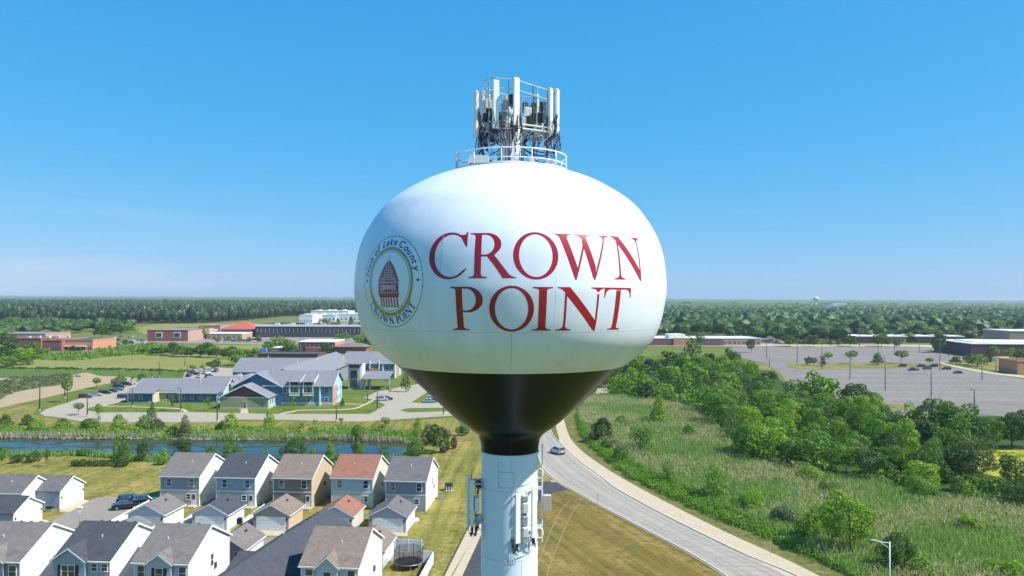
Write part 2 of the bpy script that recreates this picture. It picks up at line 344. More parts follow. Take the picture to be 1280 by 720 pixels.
def sheet(name, pxpts, z, mat, kind='structure', smooth=True, world=False, label=None, cat=None, n=6):
    P = [Vector(p) for p in pxpts] if world else [G(x, y) for x, y in pxpts]
    P = [Vector((p.x, p.y, 0)) for p in P]
    if smooth: P = catmull(P, n, True)
    P = [Vector((p.x, p.y, z)) for p in P]
    tris = geometry.tessellate_polygon([P])
    me = bpy.data.meshes.new(name); me.from_pydata([tuple(p) for p in P], [], [tuple(t) for t in tris])
    bm = bmesh.new(); bm.from_mesh(me); bmesh.ops.recalc_face_normals(bm, faces=bm.faces)
    for f in bm.faces:
        if f.normal.z < 0: f.normal_flip()
    bm.to_mesh(me); bm.free()
    me.materials.append(MATS[mat])
    o = bpy.data.objects.new(name, me); COL.objects.link(o)
    if kind: o['kind'] = kind
    if label: o['label'] = label
    if cat: o['category'] = cat
    return o
def ribbon(name, left, right, z, mat, kind='structure', n=10):
    """strip between two px polylines of equal length"""
    A = catmull([G(*p) for p in left], n); B = catmull([G(*p) for p in right], n)
    mb = MB()
    for i in range(len(A)-1):
        a, b_, c, d = A[i], B[i], B[i+1], A[i+1]
        q = [(p.x, p.y, z) for p in (a, b_, c, d)]
        mb.quad(*q)
    o = mb.build(name, mat)
    bm = bmesh.new(); bm.from_mesh(o.data)
    bmesh.ops.remove_doubles(bm, verts=bm.verts, dist=0.001)
    bmesh.ops.recalc_face_normals(bm, faces=bm.faces)
    for f in bm.faces:
        if f.normal.z < 0: f.normal_flip()
    bm.to_mesh(o.data); bm.free()
    if kind: o['kind'] = kind
    return o, A, B
def inpoly(x, y, P):
    c = np.zeros(x.shape, bool); j = len(P)-1
    for i in range(len(P)):
        xi, yi = P[i]; xj, yj = P[j]
        if yi != yj:
            c ^= ((yi > y) != (yj > y)) & (x < (xj-xi)*(y-yi)/(yj-yi)+xi)
        j = i
    return c
def scatter(pxpoly, count=None, density=None):
    P = [(G(*p).x, G(*p).y) for p in pxpoly]; xs = [p[0] for p in P]; ys = [p[1] for p in P]
    area = abs(sum(P[i][0]*P[(i+1) % len(P)][1]-P[(i+1) % len(P)][0]*P[i][1] for i in range(len(P))))/2
    if count is None: count = int(area*density)
    out = np.zeros((0, 2))
    while len(out) < count:
        x = np.random.uniform(min(xs), max(xs), count*2); y = np.random.uniform(min(ys), max(ys), count*2)
        k = inpoly(x, y, P); out = np.vstack([out, np.stack([x[k], y[k]], 1)])
    return out[:count]
# ------------------------------------------------------------------ water tower
TX, TY = -0.09, 44.5
PROF = [(0,46.3),(1.2,46.25),(3.22,45.76),(5.0,45.1),(6.65,44.08),(7.52,43.14),(8.21,41.96),(8.56,40.81),(8.7,39.4),(8.64,38.53),(8.38,37.31),(7.95,36.35),(7.2,35.55),(6.4,34.95)]
CONE = [(6.4,34.95),(4.87,33.58),(3.42,32.21),(2.63,31.52),(2.05,31.12),(1.76,30.8),(1.64,30.4),(1.62,30.0)]
pc = [(p.x, p.y) for p in catmull([Vector((a, b, 0)) for a, b in PROF], 12)]
AL = [0.0]
for i in range(1, len(pc)): AL.append(AL[-1]+math.hypot(pc[i][0]-pc[i-1][0], pc[i][1]-pc[i-1][1]))
i0 = min((i for i in range(len(pc)) if pc[i][0] > 5), key=lambda i: abs(pc[i][1]-38.6))
TT = np.array([AL[i0]-a for a in AL])[::-1]; RR = np.array([p[0] for p in pc])[::-1]; ZZ = np.array([p[1] for p in pc])[::-1]
def on_tank(azdeg, t, off=0.012):
    r = float(np.interp(t, TT, RR)); z = float(np.interp(t, TT, ZZ)); a = R(azdeg)
    dr = float(np.interp(t+.05, TT, RR)-np.interp(t-.05, TT, RR)); dz = float(np.interp(t+.05, TT, ZZ)-np.interp(t-.05, TT, ZZ))
    L = math.hypot(dr, dz) or 1; nr, nz = dz/L, -dr/L
    rr = r+nr*off
    return (rr*math.sin(a), -rr*math.cos(a), z+nz*off)
tower = empty('water_tower', (TX, TY, 0))
tag(tower, 'white and black water tower lettered CROWN POINT rising in the middle', 'water tower')
tank = MB().lathe(pc, 256).build('tank', 'tank_white', tower, True)
cc = [(p.x, p.y) for p in catmull([Vector((a, b, 0)) for a, b in CONE], 8)]
MB().lathe(cc, 192).build('cone', 'tank_black', tower, True)
MB().lathe([(1.6,30.05),(1.66,30.02),(1.66,29.94),(1.6,29.9),(1.6,29.85),(1.6,29.5),(1.6,20),(1.6,10),(1.6,8),(1.65,6),(2.2,3.2),(3.4,1.0),(4.0,0.25),(4.0,0)], 128).build('column', 'column_paint', tower, True)
colo = [c for c in tower.children if c.name.startswith('column')][0]
# seams: faint weld lines on tank, cone and column
mb = MB()
def ringseam(r, z, h=0.03, p=0.006): mb.lathe([(r, z-h), (r+p, z-h), (r+p, z+h), (r, z+h)], 96)
tq = -1.62; rq = float(np.interp(tq, TT, RR)); zq = float(np.interp(tq, TT, ZZ))
def arcs(t, a0, a1, w=0.02, off=0.01, n=60):
    for i in range(n):
        b0 = a0+(a1-a0)*i/n; b1 = a0+(a1-a0)*(i+1)/n
        mb.quad(on_tank(b0, t-w, off), on_tank(b1, t-w, off), on_tank(b1, t+w, off), on_tank(b0, t+w, off))
def mer(az, t0, t1, w=0.1, off=0.008, n=30):
    for i in range(n):
        a = t0+(t1-t0)*i/n; b_ = t0+(t1-t0)*(i+1)/n
        mb.quad(on_tank(az-w, a, off), on_tank(az+w, a, off), on_tank(az+w, b_, off), on_tank(az-w, b_, off))
arcs(-1.62, -90, 90, 0.012, 0.003)
mer(0.5, -1.64, -4.2); mer(-22.0, 1.2, 3.0, 0.08)
for a in (14,): mer(a, -1.6, .9, 0.03, 0.003)
mb.build('weld_seam', 'seam_grey', tank)
mb = MB(); ringseam(4.40, 33.16, 0.015); ringseam(1.80, 30.9, 0.015)
cs = cc
for a in (2,):
    for i in range(len(cs)-1):
        t = R(a); q = lambda k, d: ((cs[k][0]+.006)*math.sin(t+d/max(cs[k][0], .1)), -(cs[k][0]+.006)*math.cos(t+d/max(cs[k][0], .1)), cs[k][1]-.004)
        mb.quad(q(i, -.012), q(i, .012), q(i+1, .012), q(i+1, -.012))
mb.build('weld_seam', 'cable_black', [c for c in tower.children if c.name.startswith('cone')][0])
mb = MB(); 
for z in (28.05, 24.3, 20.5, 16.7): ringseam(1.6, z, 0.018)
for z0, z1, a in ((30, 28.05, 3), (28.05, 24.3, 4), (24.3, 20.5, 25), (30,28.05,-22)):
    t = R(a); mb.prism([(1.6*math.sin(t-.008), -1.6*math.cos(t-.008), z0), (1.608*math.sin(t-.008), -1.608*math.cos(t-.008), z0), (1.608*math.sin(t+.008), -1.608*math.cos(t+.008), z0), (1.6*math.sin(t+.008), -1.6*math.cos(t+.008), z0)], (0, 0, z1-z0))
mb.build('weld_seam', 'seam_grey', colo)
# hatch panel on the column
mb = MB()
def colq(a0, a1, z0, z1, r0, r1, n=8):
    for i in range(n):
        b0, b1 = R(a0+(a1-a0)*i/n), R(a0+(a1-a0)*(i+1)/n)
        mb.prism([(r0*math.sin(b0), -r0*math.cos(b0), z0), (r1*math.sin(b0), -r1*math.cos(b0), z0), (r1*math.sin(b1), -r1*math.cos(b1), z0), (r0*math.sin(b1), -r0*math.cos(b1), z0)], (0, 0, z1-z0))
colq(-21, 8, 28.3, 29.1, 1.59, 1.612)
ht = mb.build('access_hatch', 'column_paint', colo)
mb = MB()
for a0, a1, z0, z1 in ((-22, 9, 29.1, 29.13), (-22, 9, 28.27, 28.3), (-22, -21.2, 28.3, 29.1), (8.2, 9, 28.3, 29.1)): colq(a0, a1, z0, z1, 1.59, 1.63)
mb.build('hatch_frame', 'seam_grey', colo)
# --- lettering
def arc(cx, cy, rx, ry, a0, a1, n=24):
    return [(cx+rx*math.cos(R(a0+(a1-a0)*i/n)), cy+ry*math.sin(R(a0+(a1-a0)*i/n))) for i in range(n+1)]
def bez(p0, p1, p2, n=6): return [((1-t)**2*p0[0]+2*t*(1-t)*p1[0]+t*t*p2[0], (1-t)**2*p0[1]+2*t*(1-t)*p1[1]+t*t*p2[1]) for t in [i/n for i in range(n+1)]]
def stem(x0, x1, h=1.0, s=0.11):   # serif foot, left-to-right, bottom of a stem between x0 and x1
    return [(x0-s, 0), (x1+s, 0), (x1+s, .025)] + bez((x1+s*.8, .03), (x1, .035), (x1, .09), 4)
GL = {}
GL['I'] = (0.36, [(0,0),(.36,0),(.36,.025)]+bez((.34,.03),(.25,.035),(.25,.09),4)+bez((.25,.91),(.25,.965),(.34,.97),4)+[(.36,.975),(.36,1),(0,1),(0,.975)]+bez((.02,.97),(.11,.965),(.11,.91),4)+bez((.11,.09),(.11,.035),(.02,.03),4)+[(0,.025)], [])
GL['O'] = (0.96, arc(.48,.5,.48,.525,0,360,64)[:-1], [arc(.48,.5,.355,.47,0,360,64)[:-1]])
Co = arc(.47,.5,.47,.525,50,322,48); Ci = arc(.505,.5,.37,.472,314,56,40)
GL['C'] = (0.86, [(.83,.69),(.855,.69),(.85,1.03),(.825,1.03),(.80,.965)]+Co[2:]+[(.855,.205),(.84,.215)]+Ci, [])
_pb = arc(.36,.715,.32,.285,-88,88,22)
GL['P'] = (0.70, [(0,0),(.38,0),(.38,.025)]+bez((.35,.03),(.255,.035),(.255,.09),4)+[(.255,.42)]+[(.36,.42)]+arc(.37,.71,.31,.29,-84,88,24)+[(.36,1),(0,1),(0,.975)]+bez((.02,.97),(.115,.965),(.115,.91),4)+bez((.115,.09),(.115,.035),(.02,.03),4)+[(0,.025)],
    [[(.255,.465),(.33,.46)]+arc(.34,.71,.195,.245,-84,88,20)+[(.32,.955),(.255,.955)]])
GL['R'] = (0.96, [(0,0),(.38,0),(.38,.025)]+bez((.35,.03),(.255,.035),(.255,.09),4)+[(.255,.47),(.375,.47)]+bez((.375,.47),(.58,.22),(.70,.0),6)[1:]+[(.97,0),(.97,.025)]+bez((.93,.03),(.86,.05),(.82,.10),4)+bez((.82,.10),(.62,.38),(.53,.49),6)[1:]+arc(.36,.74,.31,.26,-50,88,22)+[(.36,1),(0,1),(0,.975)]+bez((.02,.97),(.115,.965),(.115,.91),4)+bez((.115,.09),(.115,.035),(.02,.03),4)+[(0,.025)],
    [[(.255,.515),(.33,.51)]+arc(.33,.735,.195,.222,-80,88,20)+[(.31,.957),(.255,.957)]])
GL['N'] = (1.03, [(0,0),(.33,0),(.33,.025)]+bez((.29,.03),(.205,.04),(.20,.12),4)+[(.195,.80),(.84,-.02),(.89,-.02),(.89,.88)]+bez((.89,.88),(.90,.96),(.98,.97),4)[1:]+[(1.03,.975),(1.03,1),(.70,1),(.70,.975)]+bez((.74,.97),(.84,.96),(.845,.88),4)+[(.845,.24),(.25,1),(0,1),(0,.975)]+bez((.04,.97),(.10,.95),(.15,.88),4)+[(.15,.12)]+bez((.15,.12),(.14,.04),(.04,.03),4)[1:]+[(0,.025)], [])
GL['W'] = (1.42, [(.43,-.02),(.47,-.02),(.688,.66),(.90,-.02),(.945,-.02),(1.29,.90)]+bez((1.29,.90),(1.31,.96),(1.38,.97),3)[1:]+[(1.42,.975),(1.42,1),(1.11,1),(1.11,.975)]+bez((1.15,.97),(1.25,.96),(1.235,.88),3)+[(.985,.22),(.775,.90)]+bez((.775,.90),(.77,.965),(.84,.97),3)[1:]+[(.88,.975),(.88,1),(.50,1),(.50,.975)]+bez((.53,.97),(.60,.96),(.63,.88),3)+[(.665,.76),(.505,.24),(.285,.90)]+bez((.285,.90),(.28,.965),(.34,.97),3)[1:]+[(.38,.975),(.38,1),(0,1),(0,.975)]+bez((.03,.97),(.09,.96),(.115,.88),3), [])
GL['T'] = (0.84, [(.23,0),(.61,0),(.61,.025)]+bez((.58,.03),(.49,.035),(.49,.09),4)+[(.49,.955),(.66,.955)]+bez((.66,.955),(.79,.95),(.80,.77),5)[1:]+[(.83,.77),(.825,1),(.015,1),(.01,.77),(.04,.77)]+bez((.04,.77),(.05,.95),(.18,.955),5)[1:]+[(.35,.955),(.35,.09)]+bez((.35,.09),(.35,.035),(.26,.03),4)[1:]+[(.23,.025)], [])
def flat_glyph(outline, holes, cell=0.0):
    loops = [[Vector((x, y, 0)) for x, y in outline]]+[[Vector((x, y, 0)) for x, y in h] for h in holes]
    tris = geometry.tessellate_polygon(loops); V = [p for l in loops for p in l]
    return V, tris
def wrap(name, mat, parent, polys, fn, cell=0.2, off=0.004, cat=None):
    """polys: list of (outline, holes) in local metres; fn maps (u,v) to (azimuth deg, t)"""
    bm = bmesh.new()
    for outline, holes in polys:
        V, tris = flat_glyph(outline, holes)
        vs = [bm.verts.new(p) for p in V]
        for t in tris:
            try: bm.faces.new([vs[k] for k in t])
            except ValueError: pass
    if cell:
        xs = [v.co.x for v in bm.verts]; ys = [v.co.y for v in bm.verts]
        for lo, hi, nrm in ((min(xs), max(xs), (1, 0, 0)), (min(ys), max(ys), (0, 1, 0))):
            k = lo+cell
            while k < hi:
                bmesh.ops.bisect_plane(bm, geom=bm.verts[:]+bm.edges[:]+bm.faces[:], plane_co=Vector(nrm)*k, plane_no=nrm); k += cell
    for v in bm.verts:
        a, t = fn(v.co.x, v.co.y); v.co = Vector(on_tank(a, t, off))
    ax = Vector((0, 0, 38.6))
    bm.normal_update()
    for f in bm.faces:
        if f.normal.dot(f.calc_center_median()-ax) < 0: f.normal_flip()
    me = bpy.data.meshes.new(name); bm.to_mesh(me); bm.free(); me.materials.append(MATS[mat])
    me.polygons.foreach_set('use_smooth', [True]*len(me.polygons))
    o = bpy.data.objects.new(name, me); COL.objects.link(o); o.parent = parent
    return o
def big(ch, a0, a1, t0, t1):
    w, ol, hs = GL[ch]; cell = 0.06
    fn = lambda u, v: (a0+(a1-a0)*u/w, t0+(t1-t0)*v)
    o = wrap('letter', 'letter_red', tank, [(ol, hs)], fn, cell)
for ch, a0, a1 in (('C', -26.25, -13.4), ('R', -12.7, 1.6), ('O', 0.9, 15.0), ('W', 14.3, 34.0), ('N', 34.9, 50.2)): big(ch, a0, a1, 0.93, 3.07)
for ch, a0, a1 in (('P', -18.6, -8.0), ('O', -6.4, 7.4), ('I', 6.9, 13.2), ('N', 14.6, 31.2), ('T', 30.7, 42.6)): big(ch, a0, a1, -1.52, 0.54)
# --- round town seal
SA, ST, SR = -43.2, 0.82, 2.29
seal_fn = lambda u, v: (SA+math.degrees(u*SR/8.6), ST+v*SR)
def annulus(r0, r1, n=72): return (arc(0,0,r1,r1,0,360,n)[:-1], [arc(0,0,r0,r0,0,360,n)[:-1]])
seal = wrap('town_seal', 'seal_olive', tank, [annulus(.98, 1.0), annulus(.675, .745), annulus(.635, .652)], seal_fn, 0.12)
polys = []
def placed(ol, hs, ang, rad, h, flip=False, wsc=1.0, shear=0.0, w=1.0):
    def T(p):
        x, y = (p[0]-w/2)*h*wsc+shear*p[1]*h, p[1]*h
        if flip:   # text along the bottom, feet outwards
            rr = rad-y; a = R(ang)+x/rad; return (rr*math.cos(a), rr*math.sin(a))
        rr = rad+y; a = R(ang)-x/rad; return (rr*math.cos(a), rr*math.sin(a))
    return ([T(p) for p in ol], [[T(p) for p in h_] for h_ in hs])
txt = 'CROWN POINT'; hh = .17; adv = []
for c in txt: adv.append((GL[c][0] if c != ' ' else .35)+.13)
tot = sum(adv)*hh/.93; a = 270-math.degrees(tot/2); 
for c, w_ in zip(txt, adv):
    da = math.degrees(w_*hh/.93)
    if c != ' ':
        w, ol, hs = GL[c]; polys.append(placed(ol, hs, a+da/2, .93, hh, True, w=w))
    a += da
for s in (-1, 1): polys.append((arc(s*.86, 0.02, .03, .03, 0, 360, 12)[:-1], []))
wrap('seal_lettering', 'letter_navy', tank, polys, seal_fn, 0.12, 0.006)
for i_, (du, dv) in enumerate(((.014, .004),)):
    wrap('seal_lettering', 'letter_navy', tank, polys, (lambda du, dv: lambda u, v: seal_fn(u+du, v+dv))(du, dv), 0.12, 0.0075+.0015*i_)
fc = bpy.data.curves.new('tmp', 'FONT'); fo = bpy.data.objects.new('tmp', fc); COL.objects.link(fo); fc.offset = 0.026; fc.shear = 0.25
bmt = bmesh.new(); txt = 'Hub of Lake County'; hh = .215; rad = .785
def gw(c):
    fc.body = c; bpy.context.view_layer.update(); me = bpy.data.meshes.new_from_object(fo.evaluated_get(bpy.context.evaluated_depsgraph_get())); return me
meshes = [(gw(c) if c != ' ' else None) for c in txt]
adv = [((max(v.co.x for v in m.vertices)-min(v.co.x for v in m.vertices))+.07 if m else .30) for m in meshes]
tot = sum(adv)*hh/rad; a = 93+math.degrees(tot/2)
for m, w_ in zip(meshes, adv):
    da = math.degrees(w_*hh/rad)
    if m:
        x0 = min(v.co.x for v in m.vertices); vs = []
        for v in m.vertices:
            x = (v.co.x-x0-(w_-.07)/2)*hh; y = v.co.y*hh; an = R(a-da/2)-x/rad; rr = rad+y
            vs.append(bmt.verts.new((rr*math.cos(an), rr*math.sin(an), 0)))
        for f in m.polygons:
            try: bmt.faces.new([vs[k] for k in f.vertices])
            except ValueError: pass
    a -= da
COL.objects.unlink(fo); bpy.data.objects.remove(fo)
bmesh.ops.triangulate(bmt, faces=bmt.faces[:])
for v in bmt.verts:
    aa, t = seal_fn(v.co.x, v.co.y); v.co = Vector(on_tank(aa, t, .006))
bmt.normal_update()
for f in bmt.faces:
    if f.normal.dot(f.calc_center_median()-Vector((0, 0, 38.6))) < 0: f.normal_flip()
me = bpy.data.meshes.new('seal_lettering'); bmt.to_mesh(me); bmt.free(); me.materials.append(MATS['letter_navy'])
o = bpy.data.objects.new('seal_lettering', me); COL.objects.link(o); o.parent = tank
# courthouse cupola drawn in the seal
def rect(x0, y0, x1, y1): return ([(x0, y0), (x1, y0), (x1, y1), (x0, y1)], [])
def dome_half(y):   # half width of the pointed dome at height y
    t = max(0, min(1, (y+.02)/.47)); return .35*max(0, 1-t**1.25)**.72
polys = [([( -dome_half(y), y) for y in np.linspace(-.02, .45, 16)]+[(dome_half(y), y) for y in np.linspace(.44, -.02, 16)], []),
         rect(-.006, .452, .006, .57), rect(-.34, -.23, .34, -.03), ([(-.37, -.24), (.37, -.24), (.33, -.30), (.31, -.345), (-.31, -.345), (-.33, -.30)], []),
         rect(-.30, -.55, .30, -.535)]
for x in (-.29, -.20, -.11, -.02, .07, .16, .25): polys.append(rect(x, -.53, x+.045, -.35))
wrap('seal_cupola', 'seal_red', tank, polys, seal_fn, 0.12, 0.006)
polys = []
for k in range(8):
    y = .03+k*.048
    for j in range(-3, 4):
        x = j*.062
        if abs(x)+.03 < dome_half(y+.03)-.03 and abs(j) < 3: polys.append(rect(x-.017, y, x+.017, y+.026))
for x in (-.25, -.17, .12, .20): polys.append(rect(x, -.20, x+.045, -.07))
for x in (-.09, -.01, .06): polys.append((arc(x, -.13, .03, .055, 0, 360, 10)[:-1], []))
for x in (-.30, -.22, -.14, -.06, .02, .10, .18, .26): polys.append(rect(x, -.275, x+.04, -.262))
polys.append(([(-.27, -.02), (-.19, .09), (-.11, -.02), (-.13, -.02), (-.19, .06), (-.25, -.02)], []))
polys.append(([(.27, -.02), (.19, .09), (.11, -.02), (.13, -.02), (.19, .06), (.25, -.02)], []))
wrap('cupola_highlight', 'seal_pale', tank, polys, seal_fn, 0.12, 0.008)
# --- roof railing
rail = MB(); RRr = 3.15
def zr(r): return float(np.interp(-r, -RR[::-1][:len(RR)//2], ZZ[::-1][:len(RR)//2]))
zb = 45.75
for z, rad in ((45.80, .03), (46.12, .028), (46.63, .036)):
    rail.tube([(RRr*math.cos(t), RRr*math.sin(t), z) for t in [2*math.pi*i/64 for i in range(65)]], rad, 6, cap=False)
rail_o = rail.build('roof_railing', 'pole_white', tower, True)
for i in range(12):
    t = R(-90-9+i*30); MB().tube([(RRr*math.cos(t), RRr*math.sin(t), 45.6), (RRr*math.cos(t), RRr*math.sin(t), 46.63)], .032, 6).build('railing_post', 'pole_white', rail_o, True)
mb = MB()
for k in range(60):   # toe plate
    t0, t1 = 2*math.pi*k/60, 2*math.pi*(k+1)/60
    mb.quad((3.18*math.cos(t0), 3.18*math.sin(t0), 45.72), (3.18*math.cos(t1), 3.18*math.sin(t1), 45.72), (3.18*math.cos(t1), 3.18*math.sin(t1), 45.86), (3.18*math.cos(t0), 3.18*math.sin(t0), 45.86))
mb.build('toe_plate', 'metal_white', rail_o)
# ladder with cage on the left of the roof
mb = MB()
for dx in (-.2, .2): mb.tube([(-3.05, dx-1, 45.5), (-3.05, dx-1, 46.8)], .03, 6)
for k in range(6): mb.tube([(-3.05, -1.2, 45.6+k*.2), (-3.05, -.8, 45.6+k*.2)], .02, 5)
mb.build('roof_ladder', 'pole_white', tower)
mb = MB()
mb.box(-2.3, -1.9, 46.0, -1.2, -1.4, 46.42); mb.box(-1.05, -1.7, 46.1, -.75, -1.5, 46.35); mb.box(1.9, -1.6, 46.0, 2.4, -1.2, 46.3); mb.box(1.0, -1.3, 46.1, 1.3, -1.0, 46.4)
mb.build('roof_vent_box', 'antenna_grey', tower, bevel=.02)
# --- antenna array on the roof
arr = empty('antenna_array', (TX, TY, 46.2)); tag(arr, 'ring of white panel antennas and dark cables on a mast atop the tank', 'antenna')
def Z(py, dy=-.9): return HC+(373.5-py)*(44.5+dy)/F-46.2
def X(px): return (px-638)/22.0
MB().tube([(0, 0, -.2), (0, 0, .2), (0, 0, 1.7), (0, 0, 2.6)], .62, 24, .78).build('mast', 'metal_white', arr, True)
MB().tube([(0, 0, 2.5), (0, 0, 3.1)], .45, 16).build('mast_cap', 'antenna_grey', arr, True)
def jit(a): return random.uniform(-a, a)
pa = [(594.5,113,172,-.5,8,1),(601.5,112,165,.5,6,1),(619.5,99,160,-1.7,8,0),(644.2,96,156,-1.9,8,0),(671.5,117,154,1.5,7,0),(687,109,167,-.6,8,0),(695.5,110,167,-.2,8,0),(631,118,160,1.9,7,0),(608,117,158,1.6,6,0)]
for px, y0, y1, dy, w, side in pa:
    x = X(px); w = w/22.0; ang = math.atan2(x, -dy)
    y0z, y1z = Z(y0, dy), Z(y1, dy)
    a = MB().box(-w/2, -.09, y1z, w/2, .09, y0z).build('panel_antenna', 'antenna_panel', arr, loc=(x, dy, 0), rz=ang*0.5+.45 if not side else R(-60), bevel=.06)
    MB().tube([(0, .2, y1z-.55), (0, .2, y0z+.12)], .035, 6).build('mounting_pipe', 'steel_galv', a)
    b_ = MB()
    for zz in (y0z-.25, y1z+.25): b_.box(-.05, .05, zz-.05, .05, .22, zz+.05)
    b_.build('bracket', 'steel_galv', a)
ring = MB()
pts = [(X(603), -.4), (X(620), -1.5), (X(645), -1.7), (X(690), -.5), (X(690), .5), (X(671), 1.4), (X(630), 1.8), (X(606), 1.2)]
for zc, r_ in ((Z(103), .03), (Z(115), .022), (Z(158), .05), (Z(163), .05)):
    P_ = [(a, b_, zc+(-.012*(a*22) if zc > 2.5 else 0)*.6) for a, b_ in pts]; P_.append(P_[0])
    for p, q in zip(P_, P_[1:]): ring.tube([p, q], r_, 6)
for a, b_ in pts:
    ring.tube([(0, 0, Z(160)), (a, b_, Z(160))], .05, 6); ring.tube([(0, 0, Z(172)), (a*.9, b_*.9, Z(161))], .035, 6)
ring.build('platform_ring', 'antenna_grey', arr)
for k in range(26):
    a, b_ = random.choice(pts); u = MB().box(-.16, -.12, -.28, .16, .12, .28); u.build('radio_unit', random.choice(['pole_dark', 'pole_dark', 'utility_green', 'antenna_grey']), arr, loc=(a*random.uniform(.5, .95)+jit(.2), b_*random.uniform(.5, .95), Z(random.uniform(118, 166))), rz=jit(1.5), bevel=.015)
for px, dy, y0 in ((627, -1.3, 120), (651, -1.5, 124), (679, -.4, 122), (641, .6, 116), (616, .8, 122), (603, .1, 103), (611, -1.2, 100), (665, -.9, 104), (670, -.7, 107), (635, -1.6, 104), (655, .9, 118), (690, .3, 118), (598, .6, 108)):
    MB().tube([(X(px), dy, Z(y0)), (X(px)+jit(.03), dy, Z(185+jit(5)))], .032, 6).build('vertical_pipe', 'steel_galv' if px != 665 else 'pole_dark', arr)
for px, py, dy, w, h, m_ in ((609, 128, -.6, 10, 10, 'antenna_grey'), (612, 139, -.3, 8, 14, 'pole_dark'), (636, 123, 1.0, 7, 11, 'pole_dark'), (659, 131, .6, 9, 11, 'antenna_panel'), (662, 146, .5, 9, 16, 'pole_dark'), (628, 146, -.9, 8, 13, 'antenna_grey'), (681, 139, -.1, 6, 11, 'antenna_grey'), (606, 150, .7, 9, 14, 'pole_dark'), (676, 150, .4, 7, 14, 'antenna_grey'), (652, 152, -1.0, 8, 10, 'antenna_grey'), (616, 112, .2, 7, 12, 'antenna_grey'), (634, 142, .2, 9, 12, 'antenna_grey'), (648, 166, .9, 7, 9, 'pole_dark')):
    u = MB().box(-w/44, -.12, -h/44, w/44, .12, h/44)
    for k in range(5): u.box(-w/44+.03+k*w/110, -.15, -h/50, -w/44+.045+k*w/110, -.12, h/50)
    u.build('radio_unit', m_, arr, loc=(X(px), dy, Z(py)), rz=jit(.8), bevel=.015)
for k in range(44):   # hanging cable bundles
    a, b_ = random.choice(pts); a += jit(.35); b_ += jit(.35); z0 = Z(158+jit(6)); z1 = Z(random.uniform(168, 196))
    if k % 3 == 0: P_ = [(a, b_, z0), (a*1.0+jit(.2), b_+jit(.2), z1-.1), (a*.6+jit(.2), b_*.6, z1-.15), (a*.25, b_*.25, z1+.3)]
    else: P_ = [(a, b_, z0), (a+jit(.15), b_+jit(.15), (z0+z1)/2), (a+jit(.25), b_+jit(.2), z1), (a+jit(.3), b_+jit(.2), z1+random.uniform(.1, .6))]
    MB().tube(catmull([Vector(p) for p in P_], 6), random.uniform(.018, .04), 5).build('cable', random.choice(['cable_black', 'cable_black', 'cable_purple', 'cable_pale']), arr, True)
mb = MB()
for a, b_ in pts:
    for k in range(30):
        x0, y0 = a+jit(.34), b_+jit(.34); L_ = random.uniform(.5, 1.25); z0 = Z(148)+jit(.45)
        P_ = [(x0, y0, z0), (x0+jit(.12), y0+jit(.12), z0-L_*.5), (x0*.93+jit(.2), y0*.93+jit(.2), z0-L_)]
        mb.tube(catmull([Vector(p) for p in P_], 4), random.uniform(.012, .03), 4)
for k in range(14):
    t = R(random.uniform(0, 360)); mb.tube(catmull([Vector(p) for p in [(math.cos(t)*1.3, math.sin(t)*1.3, Z(160)), (math.cos(t)*.9, math.sin(t)*.9, Z(172)), (math.cos(t)*.72, math.sin(t)*.72, Z(180)), (math.cos(t)*.68, math.sin(t)*.68, Z(206))]], 5), .025, 4)
tag(mb.build('cable_bundle', 'cable_black', arr, True), kind='stuff')
# --- antennas bracketed on the column
def colpt(az, r, z): return (r*math.sin(R(az)), -r*math.cos(R(az)), z)
def Zc(py): return HC+(373.5-py)/22.9
def column_cluster(name, label, az, panels, units, zlo, zhi):
    e = empty(name, (TX+1.6*math.sin(R(az)), TY-1.6*math.cos(R(az)), 0), R(az)); tag(e, label, 'antenna')
    for x, y, z0, z1, w in panels:
        p = MB().box(-w/2, -.08, z0, w/2, .08, z1).build('panel_antenna', 'antenna_panel', e, loc=(x, y, 0), bevel=.04)
        MB().tube([(0, .18, z0-.25), (0, .18, z1+.1)], .035, 6).build('mounting_pipe', 'steel_galv', p)
        b_ = MB()
        for zz in (z0+.25, z1-.25): b_.box(-.05, .06, zz-.05, .05, -y+.05, zz+.05)
        b_.build('bracket', 'steel_galv', p)
        c = MB()
        for k in range(9):
            c.tube(catmull([Vector(q) for q in [(jit(.1), 0, z0+.05), (jit(.12), .05, z0-.25), (jit(.25), .2, z0-.4-abs(jit(.2))), (jit(.25), .3, z0+.2)]], 5), .016, 4)
        c.build('cable', 'cable_black', p, True)
    for x, y, zc, w, h, m_ in units:
        u = MB().box(-w/2, -.12, -h/2, w/2, .12, h/2)
        for k in range(6): u.box(-w/2+.02+k*w/6.5, -.15, -h/2+.04, -w/2+.035+k*w/6.5, -.12, h/2-.04)
        u.build('radio_unit', m_, e, loc=(x, y, zc), bevel=.015)
        c = MB()
        for k in range(7): c.tube(catmull([Vector(q) for q in [(x+jit(w/2), y, zc-h/2), (x+jit(.2), y-.05, zc-h/2-.15), (x+jit(.25), y+jit(.1), zc-h/2-.3-abs(jit(.2)))]], 4), .014, 4)
        c.build('cable', random.choice(['cable_black', 'cable_purple', 'cable_pale']), e, True)
    return e
fr = column_cluster('antenna_cluster', 'pair of white panel antennas with grey radios bracketed to the front of the tower column', 28,
    [(-.56, -.38, Zc(676), Zc(614), .30), (.44, -.38, Zc(672), Zc(611), .28)],
    [(-.02, -.2, Zc(622), .34, .3, 'antenna_grey'), (-.02, -.22, Zc(634), .30, .55, 'antenna_panel'), (-.02, -.18, Zc(650), .3, .5, 'antenna_grey'), (-.02, -.24, Zc(664), .30, .55, 'antenna_panel')], 0, 0)
